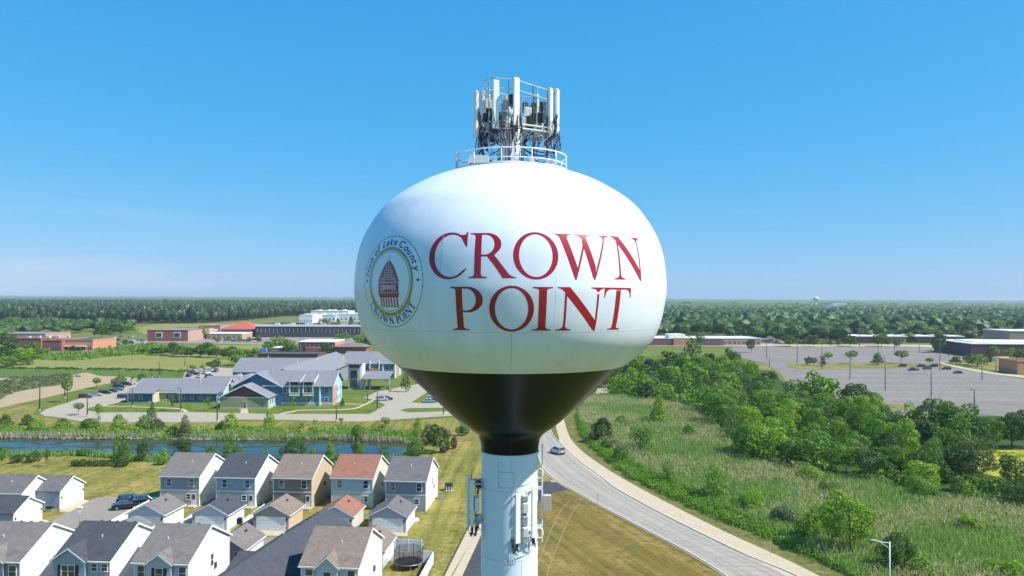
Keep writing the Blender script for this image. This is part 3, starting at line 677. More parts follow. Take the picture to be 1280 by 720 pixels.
lf = column_cluster('antenna_cluster', 'shaded panel antennas with a radio box on the left side of the tower column', -78,
    [(-.15, -.75, Zc(666), Zc(601), .30), (.28, -.6, Zc(664), Zc(604), .28)],
    [(.1, -.32, Zc(636), .5, .75, 'antenna_panel'), (.05, -.18, Zc(612), .3, .4, 'pole_dark'), (.15, -.18, Zc(655), .3, .5, 'antenna_grey')], 0, 0)
rt = empty('antenna_cluster', (TX, TY, 0)); tag(rt, 'pale equipment box on a vertical pipe bracketed to the right side of the column', 'antenna')
MB().tube([(1.83, -.3, Zc(686)), (1.83, -.3, Zc(560))], .035, 8).build('mounting_pipe', 'pole_white', rt)
MB().box(1.88, -.55, Zc(645), 2.32, -.2, Zc(625)).build('equipment_box', 'siding_beige', rt, bevel=.03)
for zz in (Zc(615), Zc(664)): MB().box(1.5, -.36, zz-.16, 1.86, -.24, zz+.02).build('bracket', 'pole_white', rt)
for zz in (Zc(597), Zc(673)):
    MB().tube([(1.66+.24*math.cos(t), -.5, zz+.27*math.sin(t)) for t in [2*math.pi*i/20 for i in range(21)]], .03, 6, cap=False).build('cable_loop', 'pole_white', rt, True)
mb = MB()   # slack cables drawn across the column face
for z0, z1, a0, a1 in ((Zc(607), Zc(594), 18, 88), (Zc(697), Zc(677), 8, 88), (Zc(658), Zc(655), 45, 88)):
    P_ = []
    for i in range(22):
        q = i/21; P_.append(colpt(a0+(a1-a0)*q, 1.64, z0+(z1-z0)*(q**1.6)))
    mb.tube(P_, .018, 5)
for k in range(4):
    P_ = [colpt(12-k*4, 1.66, Zc(698)), colpt(10-k*4, 1.75, Zc(703)), colpt(7-k*4, 1.66, Zc(706))]; mb.tube(catmull([Vector(p) for p in P_], 4), .02, 4)
mb.build('cable', 'steel_galv', rt, True)
# ------------------------------------------------------------------ ground
g = MB(); g.quad((-16000, -400, 0), (16000, -400, 0), (16000, 16000, 0), (-16000, 16000, 0))
tag(g.build('ground', 'field_ground'), kind='structure')
sheet('lawn_yard', [(-80,600),(0,560),(250,556),(520,560),(600,545),(680,545),(672,600),(640,640),(600,760),(560,900),(-200,900)], .012, 'lawn_dry', smooth=False)
sheet('lawn_bank', [(-80,512),(60,505),(300,505),(620,512),(690,528),(672,560),(600,560),(520,556),(430,549),(250,549),(60,548),(-80,546)], .016, 'lawn_dry', smooth=False)
sheet('lawn_campus', [(50,506),(100,487),(165,470),(300,450),(520,450),(640,480),(600,521),(500,526),(100,528),(40,518)], .02, 'lawn_green', smooth=False)
sheet('lawn_triangle', [(673,600),(715,611),(747,631),(800,659),(860,690),(905,715),(960,760),(640,900),(560,900),(600,690),(640,620)], .03, 'lawn_mown', smooth=False)
sheet('lawn_tower', [(600,545),(690,528),(676,575),(700,604),(640,650),(600,700),(560,760),(510,760),(535,700),(560,640)], .024, 'lawn_dry', smooth=False)
sheet('meadow', [(-80,466),(0,460),(90,461),(230,463),(290,452),(285,446),(200,443),(140,446),(90,451),(0,448),(-80,449)], .05, 'meadow_yellow')
sheet('crop_field', [(-80,460),(0,459),(110,462),(235,464),(232,474),(150,474),(60,474),(0,474),(-80,476)], .06, 'crop_green', smooth=False)
sheet('scrub_bank', [(-90,472),(0,471),(80,466),(100,470),(60,486),(0,503),(-90,520)], .07, 'scrub_ground')
sheet('sand_bank', [(-90,520),(-40,512),(0,500),(14,492),(49,485),(77,481),(84,472),(107,466),(125,470),(150,471),(170,473),(168,477),(141,479),(118,483),(84,491),(42,501),(0,510),(-60,526)], .09, 'sand')
sheet('pale_court', [(-60,472),(33,472.3),(36,475),(-60,476)], .11, 'road_concrete', smooth=False)
sheet('far_meadow', [(165,410),(200,405),(300,404),(420,404),(420,410),(300,413),(180,418)], .08, 'meadow_yellow', smooth=False)
sheet('far_meadow', [(20,412),(60,408),(110,408),(120,413),(60,417)], .08, 'meadow_yellow', smooth=False)
sheet('far_lawn', [(270,432),(330,431),(345,438),(300,441),(250,439)], .09, 'meadow_yellow', smooth=False)
sheet('far_parking', [(100,437),(135,431),(190,423),(300,421),(480,421),(500,428),(330,431),(180,428),(140,438),(110,440)], .1, 'alley_asphalt', smooth=False)
# pond
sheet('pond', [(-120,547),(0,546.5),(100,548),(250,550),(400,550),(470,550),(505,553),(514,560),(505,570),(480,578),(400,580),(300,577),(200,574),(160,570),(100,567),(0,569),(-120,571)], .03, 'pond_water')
# community drive and parking
z = .05
sheet('parking_drive', [(50,517),(56,512.5),(64,509.5),(84,503.5),(101,497.6),(128,489),(150,482.5),(170,477.5),(196,477),(176,489),(160,499),(131,505.3),(112,509.5),(108,513),(124,515.8),(240,515.4),(345,517.6),(462,517.6),(474,511),(482,506.5),(470,500.5),(455,497.5),(470,490),(500,484),(530,479),(600,468),(640,470),(640,512),(600,518.5),(570,519.5),(495,524.5),(452,527),(400,526.4),(360,525),(301,524.5),(273,528),(180,528),(101,527),(70,521.5),(55,520)], z, 'road_concrete', smooth=False)
for P in ([(500,513),(508,510.6),(563,509.8),(568,514),(510,515.8)], [(514,503.5),(527,495),(537,488.5),(542,490),(540,496),(547,503.6)]):
    sheet('kerbed_island', P, z+.03, 'lawn_green', smooth=False)
sheet('parking_row', [(228,474),(232,464),(262,459),(300,461),(292,474)], z+.02, 'road_concrete', smooth=False)
for a, b_ in (([(112,508.6),(128,507.3),(160,508.2),(200,509.5),(228,511),(236,515.3)], [(112,509.4),(128,508.2),(160,509),(200,510.4),(225,512),(230,515.3)]),
              ([(348,517.6),(362,514.6),(380,512.6),(436,511.2),(454,505.8),(470,498)], [(353,518.2),(366,515.4),(380,513.5),(438,512.2),(457,506.4),(473,498.6)]),
              ([(430,504.5),(455,505.3)], [(430,505.2),(455,506)]), ([(302,511.5),(300,517)], [(309,511.5),(311,517)]),
              ([(127,506.5),(160,499.5),(172,498.5)], [(130,507.3),(162,500.3),(172,499.3)])):
    ribbon('footpath', a, b_, z+.03, 'path_concrete')
# main road, kerb, verge, cycle path, mown strip
RL = [(668,520),(668,537),(671,565),(681,588),(700,604),(715,612.5),(747.5,631),(800,659),(860,691),(905,719),(960,760)]
RRt = [(684,505),(686,527),(691,543),(702,555),(726,577.5),(752.5,596.5),(772,611.6),(833,645),(924.6,690),(1000,722),(1080,770)]
road, RA, RB = ribbon('road', RL, RRt, .05, 'road_concrete')
def lerp(a, b_, t): return a+(b_-a)*t
def roadstrip(name, t0, t1, z, mat, i0=0, i1=None, step=1):
    mb = MB()
    for i in range(i0, (i1 or len(RA)-1), step):
        q = [lerp(RA[i], RB[i], t0), lerp(RA[i], RB[i], t1), lerp(RA[i+1], RB[i+1], t1), lerp(RA[i+1], RB[i+1], t0)]
        mb.quad(*[(p.x, p.y, z) for p in q])
    o = mb.build(name, mat); tag(o, kind='structure'); return o
roadstrip('lane_centre', .44, .56, .056, 'lane_wear')
roadstrip('wheel_path', .18, .26, .056, 'lane_dark'); roadstrip('wheel_path', .33, .39, .056, 'lane_dark')
roadstrip('wheel_path', .62, .68, .056, 'lane_dark'); roadstrip('wheel_path', .77, .84, .056, 'lane_dark')
roadstrip('centre_line', .49, .495, .061, 'line_yellow'); roadstrip('centre_line', .503, .508, .061, 'line_yellow')
roadstrip('gutter', -.03, .035, .057, 'path_concrete'); roadstrip('gutter', .965, 1.0, .057, 'path_concrete')
mb = MB()
for i in range(2, len(RA)-1, 2):   # transverse slab joints
    p, q = RA[i], RB[i]; n_ = (RA[i+1]-RA[i]).normalized()*.05
    mb.quad((p.x, p.y, .066), (q.x, q.y, .066), (q.x+n_.x, q.y+n_.y, .066), (p.x+n_.x, p.y+n_.y, .066))
tag(mb.build('slab_joint', 'joint_dark'), kind='structure')
def kerb(name, pts, h=.14, w=.18, mat='kerb'):
    mb = MB()
    for a, b_ in zip(pts, pts[1:]):
        d_ = Vector((b_.x-a.x, b_.y-a.y, 0))
        if d_.length < .01: continue
        n_ = Vector((d_.y, -d_.x, 0)).normalized()*w
        mb.prism([(a.x, a.y, 0), (b_.x, b_.y, 0), (b_.x+n_.x, b_.y+n_.y, 0), (a.x+n_.x, a.y+n_.y, 0)], (0, 0, h+.05))
    o = mb.build(name, mat); tag(o, kind='structure'); return o
kerb('kerb', RB); kerb('kerb', RA[::-1])
PL = [(690,495),(687,505),(689,516),(693,526),(698,545),(704.5,561),(741,592),(802,628),(894,676),(970.5,714),(1060,762)]
PR = [(700,495),(700,505),(702,515),(704.5,523),(710.6,543),(722,559),(752,582),(802,611.6),(894,659),(1000,708),(1090,756)]
ribbon('verge', RRt, [(p[0]+1, p[1]) for p in PL], .035, 'lawn_verge')
ribbon('cycle_path', PL, PR, .06, 'path_concrete')
MR = [(712,490),(712,500),(716,508),(721,518),(726,543),(741,558),(787,595),(863,631.5),(960,672),(1060,715),(1140,760)]
ribbon('mown_strip', PR, MR, .033, 'lawn_verge')
sheet('wetland', [(712,485),(721,518),(726,543),(741,558),(787,595),(863,631.5),(960,672),(1060,715),(1140,780),(1500,780),(1500,540),(1290,520),(1130,520),(1090,512),(1020,505),(985,482),(960,462),(915,448),(760,450)], .02, 'wetland_ground', smooth=False)
sheet('dry_clearing', [(744,496),(748,484),(757,476),(764,482),(758,496)], .05, 'sand')
sheet('algae_pond', [(1205,575),(1218,562),(1260,560),(1330,560),(1340,604),(1270,600),(1225,590)], .06, 'algae')
# tower driveway
sheet('driveway', [(716,609),(712.5,612),(690,616),(668,632),(655,660),(650,700),(655,800),(548,800),(577,720),(600,672),(604,650),(625,622),(660,604),(700,600.5)], .045, 'dark_asphalt', smooth=False)
sheet('driveway_apron', [(682,600),(700,600.8),(712,606),(700,603),(688,603)], .049, 'sand', smooth=False)
ribbon('sidewalk', [(603,648),(590,675),(566,720),(530,790)], [(606,655),(600,672),(578,720),(546,790)], .052, 'path_concrete')
ribbon('gravel_strip', [(590,655),(584,664),(556,720),(520,790)], [(600,655),(592,672),(564,720),(528,790)], .052, 'path_concrete')
k1 = catmull([G(588,655), G(583,664), G(555,720), G(519,790)], 6); kerb('drive_kerb', k1, .1, .12, 'pole_dark')
mb = MB()
for (a, b_) in (([(712,626),(700,640),(688,665),(676,695),(665,730)], .7), ([(726,628),(716,640),(704,665),(690,700),(680,730)], .7)):
    P_ = catmull([G(*p) for p in a], 8)
    for p, q in zip(P_, P_[1:]):
        n_ = Vector((q.y-p.y, -(q.x-p.x), 0)).normalized()*.07
        mb.quad((p.x-n_.x, p.y-n_.y, .04), (p.x+n_.x, p.y+n_.y, .04), (q.x+n_.x, q.y+n_.y, .04), (q.x-n_.x, q.y-n_.y, .04))
tag(mb.build('tyre_track', 'tyre_dust'), kind='structure')
# alley between the houses
sheet('alley', [(20,690),(50,662),(87,637),(122,622),(150,621),(200,622),(200,642),(150,650),(132,655),(240,672),(400,672),(530,680),(520,700),(300,705),(40,700)], .04, 'alley_asphalt', smooth=False)
sheet('garage_apron', [(74,640),(76,636),(104,624.5),(112,626),(88,640)], .05, 'path_concrete', smooth=False)
sheet('garage_apron', [(17,664),(17,657),(50,648),(62,652),(50,660),(30,668)], .05, 'path_concrete', smooth=False)
for x in (163, 243, 320, 398, 464): sheet('garage_apron', [(x,660),(x+45,662),(x+46,671),(x-5,669)], .05, 'path_concrete', smooth=False)
# east parking lot
z = .05
sheet('parking_lot', [(915,431.5),(1000,432),(1100,433),(1215,432),(1250,437),(1262,446),(1200,452),(1170,454),(1195,460),(1290,476),(1500,500),(1500,545),(1290,524),(1221,517.5),(1146,518),(1094,511),(1060,500),(1010,490),(985,481),(975,466),(958,455),(932,449),(915,440)], z, 'lot_asphalt', smooth=False)
for P in ([(985,455),(1060,455),(1178,453.5),(1184,458.5),(1100,460.5),(1000,461),(985,459)], [(918,452),(940,452),(962,458),(966,464),(940,462)], [(1094,507),(1110,505),(1140,507),(1150,511),(1130,512),(1100,511)], [(1195,455),(1262,448),(1300,455),(1300,468),(1265,466),(1230,461)]):
    sheet('dry_island', P, z+.04, 'lawn_dry', smooth=False)
ribbon('sidewalk', [(1174,452),(1195,457.5),(1240,465),(1300,472)], [(1174,453.5),(1195,459.5),(1240,467.5),(1300,475)], z+.06, 'path_concrete')
ribbon('sidewalk', [(900,430),(1000,431),(1130,431),(1180,433),(1262,446)], [(900,432),(1000,433),(1130,433),(1180,436),(1262,449)], z+.06, 'path_concrete')
ribbon('lot_kerb_walk', [(1086,505),(1100,514),(1146,519),(1190,518)], [(1080,507),(1098,517),(1146,522.5),(1190,521)], z+.06, 'path_concrete')
ribbon('service_road', [(770,455),(800,454.5),(850,456)], [(770,458),(800,457.5),(850,458.5)], z+.02, 'road_concrete')
sheet('school_forecourt', [(790,432),(905,433),(990,430),(985,420),(930,421),(930,431),(800,431)], z, 'alley_asphalt', smooth=False)
sheet('play_court', [(800,446),(838,446),(836,450.5),(800,450.5)], z+.04, 'crop_green', smooth=False)
mb = MB()   # faint bay markings
for yy, x0, x1 in ((437,940,1180),(441,945,1190),(446,960,1230),(464,1000,1230),(469,1010,1260),(475,1030,1280),(482,1050,1280),(490,1070,1280),(499,1090,1280)):
    a = G(x0, yy); b_ = G(x1, yy); n = int((b_.x-a.x)/2.8)
    for i in range(n):
        x = a.x+i*2.8
        if random.random() < .85: mb.quad((x, a.y-4.5, z+.02), (x+.12, a.y-4.5, z+.02), (x+.12, a.y+4.5, z+.02), (x, a.y+4.5, z+.02))
    mb.quad((a.x, a.y-.07, z+.025), (b_.x, a.y-.07, z+.025), (b_.x, a.y+.07, z+.025), (a.x, a.y+.07, z+.025))
tag(mb.build('bay_marking', 'line_white'), kind='structure')
# ------------------------------------------------------------------ houses
ROT = R(-5.0)
def window(parent, x, y, z, w, h, rz=0, shutters=False, dark=None, name='window'):
    """window facing -Y of its own frame, at wall point x,y"""
    f = MB(); t = .09
    f.box(-w/2-t, -.05, -h/2-t, -w/2, .02, h/2+t); f.box(w/2, -.05, -h/2-t, w/2+t, .02, h/2+t)
    f.box(-w/2, -.05, h/2, w/2, .02, h/2+t); f.box(-w/2-.04, -.09, -h/2-t, w/2+.04, .02, -h/2)
    f.box(-w/2, -.035, -.03, w/2, .0, .03)
    if w > 1.5: f.box(-.05, -.045, -h/2, .05, -.002, h/2)
    o = f.build(name, 'trim_white', parent, loc=(x, y, z), rz=rz)
    MB().box(-w/2, -.02, -h/2, w/2, .012, h/2).build('pane', 'glass_window', o)
    if shutters:
        for s in (-1, 1):
            MB().box(s*(w/2+t+.22)-.2, -.05, -h/2-.05, s*(w/2+t+.22)+.2, -.003, h/2+.05).build('shutter', 'shutter_navy', o)
    return o
def gable_roof(hw, d0, d1, ez, rise, axis, oh=.35, rake=.25, th=.18):
    """roof over a footprint; axis 'x': ridge along x. returns MB"""
    r = MB()
    if axis == 'x':   # hw = width (x 0..-hw), depth 0..d1
        x0, x1 = -hw-rake, rake; m = (d0+d1)/2; k = rise/(m-d0)
        for (ya, za, yb, zb_) in ((d0-oh, ez-oh*k, m, ez+rise), (d1+oh, ez-oh*k, m, ez+rise)):
            r.prism([(x0, ya, za+.04), (x0, yb, zb_+.04), (x0, yb, zb_+th+.06), (x0, ya, za+th)], (x1-x0, 0, 0))
    else:
        y0, y1 = d0-rake, d1+rake; m = -hw/2; k = rise/(hw/2)
        for (xa, za, xb, zb_) in ((oh, ez-oh*k, m, ez+rise), (-hw-oh, ez-oh*k, m, ez+rise)):
            r.prism([(xa, y0, za+.04), (xb, y0, zb_+.04), (xb, y0, zb_+th+.06), (xa, y0, za+th)], (0, y1-y0, 0))
    return r
def walls_gable(hw, d, ez, rise, axis):
    w = MB()
    if axis == 'x': w.prism([(0, 0, 0), (0, d, 0), (0, d, ez), (0, d/2, ez+rise), (0, 0, ez)], (-hw, 0, 0))
    else: w.prism([(0, 0, 0), (0, 0, ez), (-hw/2, 0, ez+rise), (-hw, 0, ez), (-hw, 0, 0)], (0, d, 0))
    return w
def two_storey(label, pr, pl, front, side, roof, lower=None, ez=5.6, d=11.6, rise=2.9, cross=None, wins=(), group='houses', sidewin=(), door=None, rot=ROT, name='house', seed=0):
    """pr, pl: photo pixels of the right and left ends of the front eave"""
    p = G(pr[0], pr[1], ez); q = G(pl[0], pl[1], ez); hw = (p-q).length
    e = empty(name, (p.x, p.y, 0), rot); tag(e, label, 'house', group)
    walls_gable(hw, d, ez, rise, 'x').build('wall', side, e)
    MB().box(-hw+.1, -.03, .05, -.1, .0, ez-.05).build('front_wall', front, e)
    if lower:
        MB().box(-hw+.1, -.05, .05, -.1, -.03, 2.85).build('lower_wall', lower, e)
        MB().box(-hw, -.07, 2.85, 0, -.0, 3.02).build('band_board', 'trim_white', e)
    for x in (-hw-.02, -.12): MB().box(x, -.06, 0, x+.14, .0, ez).build('corner_board', 'trim_white', e)
    ro = gable_roof(hw, 0, d, ez, rise, 'x').build('roof', roof, e)
    g_ = MB(); g_.box(-hw-.25, -.48, ez-.25, .25, -.36, ez-.08); g_.build('gutter', 'trim_white', ro)
    for y0, z0, y1, z1 in ((-.36, ez-.17, d/2, ez+rise), (d+.36, ez-.17, d/2, ez+rise)):
        MB().prism([(.25, y0, z0-.06), (.25, y1, z1-.06), (.25, y1, z1+.2), (.25, y0, z0+.16)], (.04, 0, 0)).build('rake_board', 'trim_white', ro)
    rnd = random.Random(seed)
    MB().box(.005, d*.6, 2.6, .22, d*.6+.4, 3.3).build('meter_box', 'steel_galv' if seed % 2 else 'pole_dark', e)
    MB().box(.0, d-.35, .1, .1, d-.25, ez).build('downspout', 'trim_white', e)
    ac = MB().box(.5, d*.75, .05, 1.35, d*.75+.85, .95).build('air_conditioner', 'steel_galv', e); MB().tube([(.92, d*.75+.42, .95), (.92, d*.75+.42, 1.0)], .36, 12).build('fan_grille', 'pole_dark', ac)
    mb_n = 4 if seed % 2 else 3
    for k in range(mb_n):
        x = -hw*(.2+.6*k/mb_n+.05); MB().box(x-.15, d/2+.15, ez+rise+.0, x+.15, d/2+.5, ez+rise+.22).build('roof_vent', 'pole_dark', ro)
    x = -hw*rnd.uniform(.35, .7); MB().tube([(x, d*.28, ez+rise*.5), (x, d*.28, ez+rise*.56+.5)], .07, 8).build('vent_pipe', 'pole_white', ro)
    for x, z, w, h, sh in wins: window(e, -hw+x*hw, -.06, z, w, h, shutters=sh)
    for y, z, w, h in sidewin: window(e, .005, y, z, w, h, rz=R(90))
    if cross:
        cx0, cx1, cr_ = cross; x0, x1 = -hw+cx0*hw, -hw+cx1*hw; m = (x0+x1)/2; k = rise/(d/2)
        cw = MB(); cw.prism([(x0, -.5, 0), (x1, -.5, 0), (x1, -.5, ez-.15), (m, -.5, ez+cr_-.1), (x0, -.5, ez-.15)], (0, .46, 0)); cwo = cw.build('front_gable', front, e)
        cb = MB(); kk = cr_/((x1-x0)/2)
        for s, xe in ((-1, x0-.3), (1, x1+.3)):
            ze = ez-.3*kk; yb = (ze-ez)/k; yr = cr_/k
            cb.prism([(xe, -.8, ze), (m, -.8, ez+cr_), (m, -.8, ez+cr_+.18), (xe, -.8, ze+.18)], (0, .8, 0))
            cb.quad((xe, 0, ze+.2), (m, 0, ez+cr_+.2), (m, yr+.3, ez+cr_+.24), (xe, max(0, yb)+.1, ze+.25))
        cro = cb.build('gable_roof', roof, e)
        tr = MB()
        for xe in (x0-.3, x1+.3):
            ze = ez-.3*kk; tr.prism([(xe, -.84, ze-.1), (m, -.84, ez+cr_-.1), (m, -.84, ez+cr_+.12), (xe, -.84, ze+.12)], (0, .035, 0))
        tr.build('rake_board', 'trim_white', cro)
    if door:
        x = -hw+door*hw; do = MB().box(x-.45, -.1, .3, x+.45, -.02, 2.4).build('door', 'door_white', e)
        MB().box(x-.28, -.12, 1.3, x+.28, -.1, 2.2).build('pane', 'glass_window', do)
        MB().box(x-.8, -1.6, 0, x+.8, -.07, .3).build('step', 'path_concrete', e)
    return e, hw
def garage(label, pr, pl, wall, side, roof, ez=2.7, d=6.6, rise=1.55, group='garages', axis='y', rot=ROT, door='front', name='garage', cat='garage'):
    p = G(pr[0], pr[1], ez); q = G(pl[0], pl[1], ez); hw = (p-q).length
    e = empty(name, (p.x, p.y, 0), rot); tag(e, label, cat, group)
    if axis == 'y': d_ = d
    walls_gable(hw, d, ez, rise, axis).build('wall', side, e)
    fw = MB()
    if axis == 'y': fw.prism([(-.08, -.03, .02), (-.08, -.03, ez), (-hw/2, -.03, ez+rise-.08), (-hw+.08, -.03, ez), (-hw+.08, -.03, .02)], (0, .03, 0))
    else: fw.box(-hw+.08, -.03, .02, -.08, 0, ez-.1)
    fw.build('front_wall', wall, e)
    ro = gable_roof(hw, 0, d, ez, rise, axis).build('roof', roof, e)
    k = rise/(hw/2) if axis == 'y' else rise/(d/2)
    if axis == 'y':
        for xe in (.36, -hw-.36):
            ze = ez-.36*k; MB().prism([(xe, -.29, ze-.08), (-hw/2, -.29, ez+rise-.06), (-hw/2, -.29, ez+rise+.14), (xe, -.29, ze+.12)], (0, .035, 0)).build('rake_board', 'trim_white', ro)
            MB().box(xe-.05, -.25, ze-.04, xe+.05, d+.25, ze+.12).build('gutter', 'trim_white', ro)
    else:
        for y0 in (-.36, d+.36):
            ze = ez-.36*k; MB().prism([(.25, y0, ze-.06), (.25, d/2, ez+rise-.06), (.25, d/2, ez+rise+.16), (.25, y0, ze+.14)], (.04, 0, 0)).build('rake_board', 'trim_white', ro)
    for k_ in range(2): MB().box(-hw*(.3+.3*k_)-.12, d*.6, ez+rise*.82, -hw*(.3+.3*k_)+.12, d*.6+.3, ez+rise*.99).build('roof_vent', 'pole_dark', ro)
    if door == 'front':
        dw = min(4.9, hw-1.3); x0 = -hw/2-dw/2
        dm = MB()
        for r_ in range(4):
            for c_ in range(8): dm.box(x0+.06+c_*dw/8, -.075, .12+r_*.53, x0-.06+(c_+1)*dw/8+.0, -.05, .53+r_*.53)
        do = MB().box(x0, -.06, .05, x0+dw, -.025, 2.2).build('garage_door', 'door_white', e); dm.build('door_panel', 'trim_white', do)
        fr_ = MB(); fr_.box(x0-.12, -.07, 0, x0, -.025, 2.32); fr_.box(x0+dw, -.07, 0, x0+dw+.12, -.025, 2.32); fr_.box(x0, -.07, 2.2, x0+dw, -.025, 2.32); fr_.build('door_frame', 'trim_white', do)
        for x in (x0-.35, x0+dw+.35): MB().box(x-.08, -.2, 1.75, x+.08, -.03, 2.1).build('wall_lamp', 'pole_dark', e)
    elif door == 'side':
        dw = d-1.4; do = MB().box(.004, .7, .05, .04, .7+dw, 2.25).build('garage_door', 'door_white', e)
        for r_ in range(4): MB().box(.04, .7, .02+.55*(r_+1), .055, .7+dw, .05+.55*(r_+1)).build('door_panel', 'seam_grey', do)
        for y in (.35, d-.35): MB().box(0, y-.08, 1.9, .18, y+.08, 2.25).build('wall_lamp', 'pole_dark', e)
        MB().box(.0, .35, 2.3, .03, d-.35, 2.36).build('trim_band', 'seam_grey', e)
    return e, hw
B_GR = 'two-storey houses in the back row'; F_GR = 'two-storey houses in the front row'
WB = ((.22, 4.35, .85, 1.35, False), (.80, 4.35, .85, 1.35, False), (.72, 1.75, .8, .9, False))
two_storey('slate blue house, leftmost of the back row', (249.5,595), (199,594.5), 'siding_slate', 'siding_white', 'roof_grey', 'siding_beige', wins=WB, door=.86, group=B_GR, seed=1)
two_storey('blue house with dark charcoal roof and white side wall, second in the back row', (319,596.5), (270,595.5), 'siding_blue', 'siding_white', 'roof_charcoal', 'siding_grey', wins=WB, door=.9, group=B_GR, seed=3)
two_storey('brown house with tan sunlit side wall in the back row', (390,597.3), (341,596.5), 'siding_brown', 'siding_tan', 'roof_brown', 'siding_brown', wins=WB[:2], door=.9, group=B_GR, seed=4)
two_storey('cream house with red-brown roof in the back row', (466,597.3), (414,596.5), 'siding_pale', 'siding_cream', 'roof_red', 'siding_cream', wins=((.2,4.35,.85,1.35,False),(.83,4.35,.85,1.35,False),(.83,1.75,.7,.9,False)), group=B_GR, seed=5)
two_storey('grey house at the right end of the back row next to the open lawn', (532.5,600.8), (482,599.8), 'siding_slate', 'siding_white', 'roof_mid', 'siding_grey', wins=((.17,4.35,.85,1.35,False),(.83,4.35,.85,1.35,False),(.77,1.75,.8,.9,False)), group=B_GR, sidewin=((6, 4.2, .7, 1.2),), seed=7)
two_storey('cropped house with grey roof at the left edge of the front row', (25.5,700.6), (-45,700.6), 'siding_slate', 'siding_white', 'roof_grey', cross=(.25,.72,1.2), wins=((.86,4.2,.9,1.5,False),), group=F_GR, sidewin=((6.5, 3.6, .8, 1.2),), seed=2)
two_storey('pale blue house with charcoal roof, front gable and navy shutters in the front row', (138,700), (65,700), 'siding_blue', 'siding_white', 'roof_charcoal', cross=(0,.58,1.45), wins=((.71,4.65,.7,.9,False),(.9,4.65,.7,.9,False)), group=F_GR, seed=3)
two_storey('grey-roofed pale blue house with small central gable, third in the front row', (235.3,703.5), (165,703), 'siding_pale', 'siding_white', 'roof_grey', cross=(.28,.72,1.1), wins=((.13,4.3,.85,1.5,False),(.9,4.3,.85,1.5,False)), group=F_GR, sidewin=((6.3, 3.9, .7, 1.6),), seed=6)
two_storey('grey-blue house with brown roof beside the trampoline yard in the front row', (448,708), (375,707), 'siding_pale', 'siding_white', 'roof_brown', cross=(.30,.66,1.2), wins=((.14,4.3,.9,1.5,False),(.88,4.3,.9,1.5,False)), group=F_GR, seed=8)
hs = [o for o in COL.objects if o.name.startswith('house') and o.type == 'EMPTY']
for h_, fx in ((hs[6], .29), (hs[7], .5), (hs[8], .48)):   # shuttered windows in the front gables
    hw = {6: 7.4, 7: 7.0, 8: 7.3}[hs.index(h_)]
    window(h_, -hw+fx*hw, -.53, 4.2, 1.7 if fx < .4 else .9, 1.5, shutters=fx != .48)
GG = 'garages with front doors in the middle row'
garage('pale grey garage with grey roof behind the white fence, leftmost of the middle row', (204.5,643), (160.5,641.5), 'siding_pale', 'siding_white', 'roof_grey', group=GG)
garage('pale blue garage with charcoal roof in the middle row', (284,643), (240.5,641.5), 'siding_pale', 'siding_white', 'roof_charcoal', group=GG)
garage('tan-sided garage with brown gable in the middle row', (361,643.5), (317,642), 'siding_taupe', 'siding_tan', 'roof_brown', group=GG)
garage('white garage with red-brown roof in the middle row', (440.5,645), (396,643.5), 'siding_pale', 'siding_cream', 'roof_red', group=GG)
garage('grey garage at the right end of the middle row', (508,645.5), (462,643.5), 'siding_grey', 'siding_white', 'roof_mid', group=GG)
GF = 'small garages behind the front row'
e, hw = garage('small grey garage with a rear door behind the third front house', (306,686), (262,684), 'siding_taupe', 'siding_white', 'roof_grey', group=GF, door=None)
window(e, -1.1, -.04, 1.2, .8, 2.0, name='door')
garage('brown-roofed garage between the front-row house and the trampoline yard', (479,687.5), (436,685), 'siding_taupe', 'siding_white', 'roof_brown', group=GF, door=None)
GL_ = 'garages with side doors at the left edge'
garage('blue-walled garage with open carport corner beside the alley, nearest the meadow', (75,614), (37,613.3), 'siding_blue', 'siding_white', 'roof_mid', ez=3.3, d=6.9, rise=1.9, group=GL_, axis='x', door='side')
garage('garage with charcoal roof at the left edge in front of the others', (17,641.5), (-25,641), 'siding_blue', 'siding_white', 'roof_charcoal', ez=3.1, d=6.9, rise=1.8, group=GL_, axis='x', door='side')
two_storey('grey-roofed house cut by the left edge of the picture behind the garages', (27.5,616), (-22,616), 'siding_slate', 'siding_white', 'roof_mid', ez=3.8, d=7.5, rise=2.1, group='garages with side doors at the left edge', seed=9)
# long single-storey house with the dark roof
ez = 3.0; a = G(275, 720, ez); b_ = G(371, 657, ez); c = G(413, 661, ez)
rl = math.atan2(b_.x-a.x, b_.y-a.y); wd = 9.2; rr = -math.atan2(b_.x-a.x, b_.y-a.y)
e = empty('ranch_house', (b_.x, b_.y, 0), rr); tag(e, 'long low house with a dark charcoal roof lying diagonally between front-row houses', 'house')
Ln = 36; rise = 2.7
MB().prism([(0, 0, 0), (wd, 0, 0), (wd, 0, ez), (wd/2, 0, ez+rise), (0, 0, ez)], (0, -Ln, 0)).build('wall', 'siding_grey', e)
ro = MB()
for xa, xb in ((-.4, wd/2), (wd+.4, wd/2)): ro.prism([(xa, .3, ez-.2), (xb, .3, ez+rise+.05), (xb, .3, ez+rise+.25), (xa, .3, ez)], (0, -Ln-.6, 0))
ro = ro.build('roof', 'roof_charcoal', e)
MB().box(-.5, -Ln, ez-.22, -.4, .3, ez-.06).build('gutter', 'pole_dark', ro)
MB().tube([(2.6, -10, ez+1.2), (2.6, -10, ez+2.2)], .08, 8).build('vent_pipe', 'pole_white', ro)
cg = MB(); cx = .15   # cross gable at the near left
for y0, y1 in ((-22.5, -18), (-13.5, -18)): cg.prism([(cx, y0, ez-.1), (cx, y1, ez+1.7), (cx, y1, ez+1.85), (cx, y0, ez+.05)], (wd/2-cx, 0, 0))
cg.build('cross_gable', 'roof_charcoal', e)
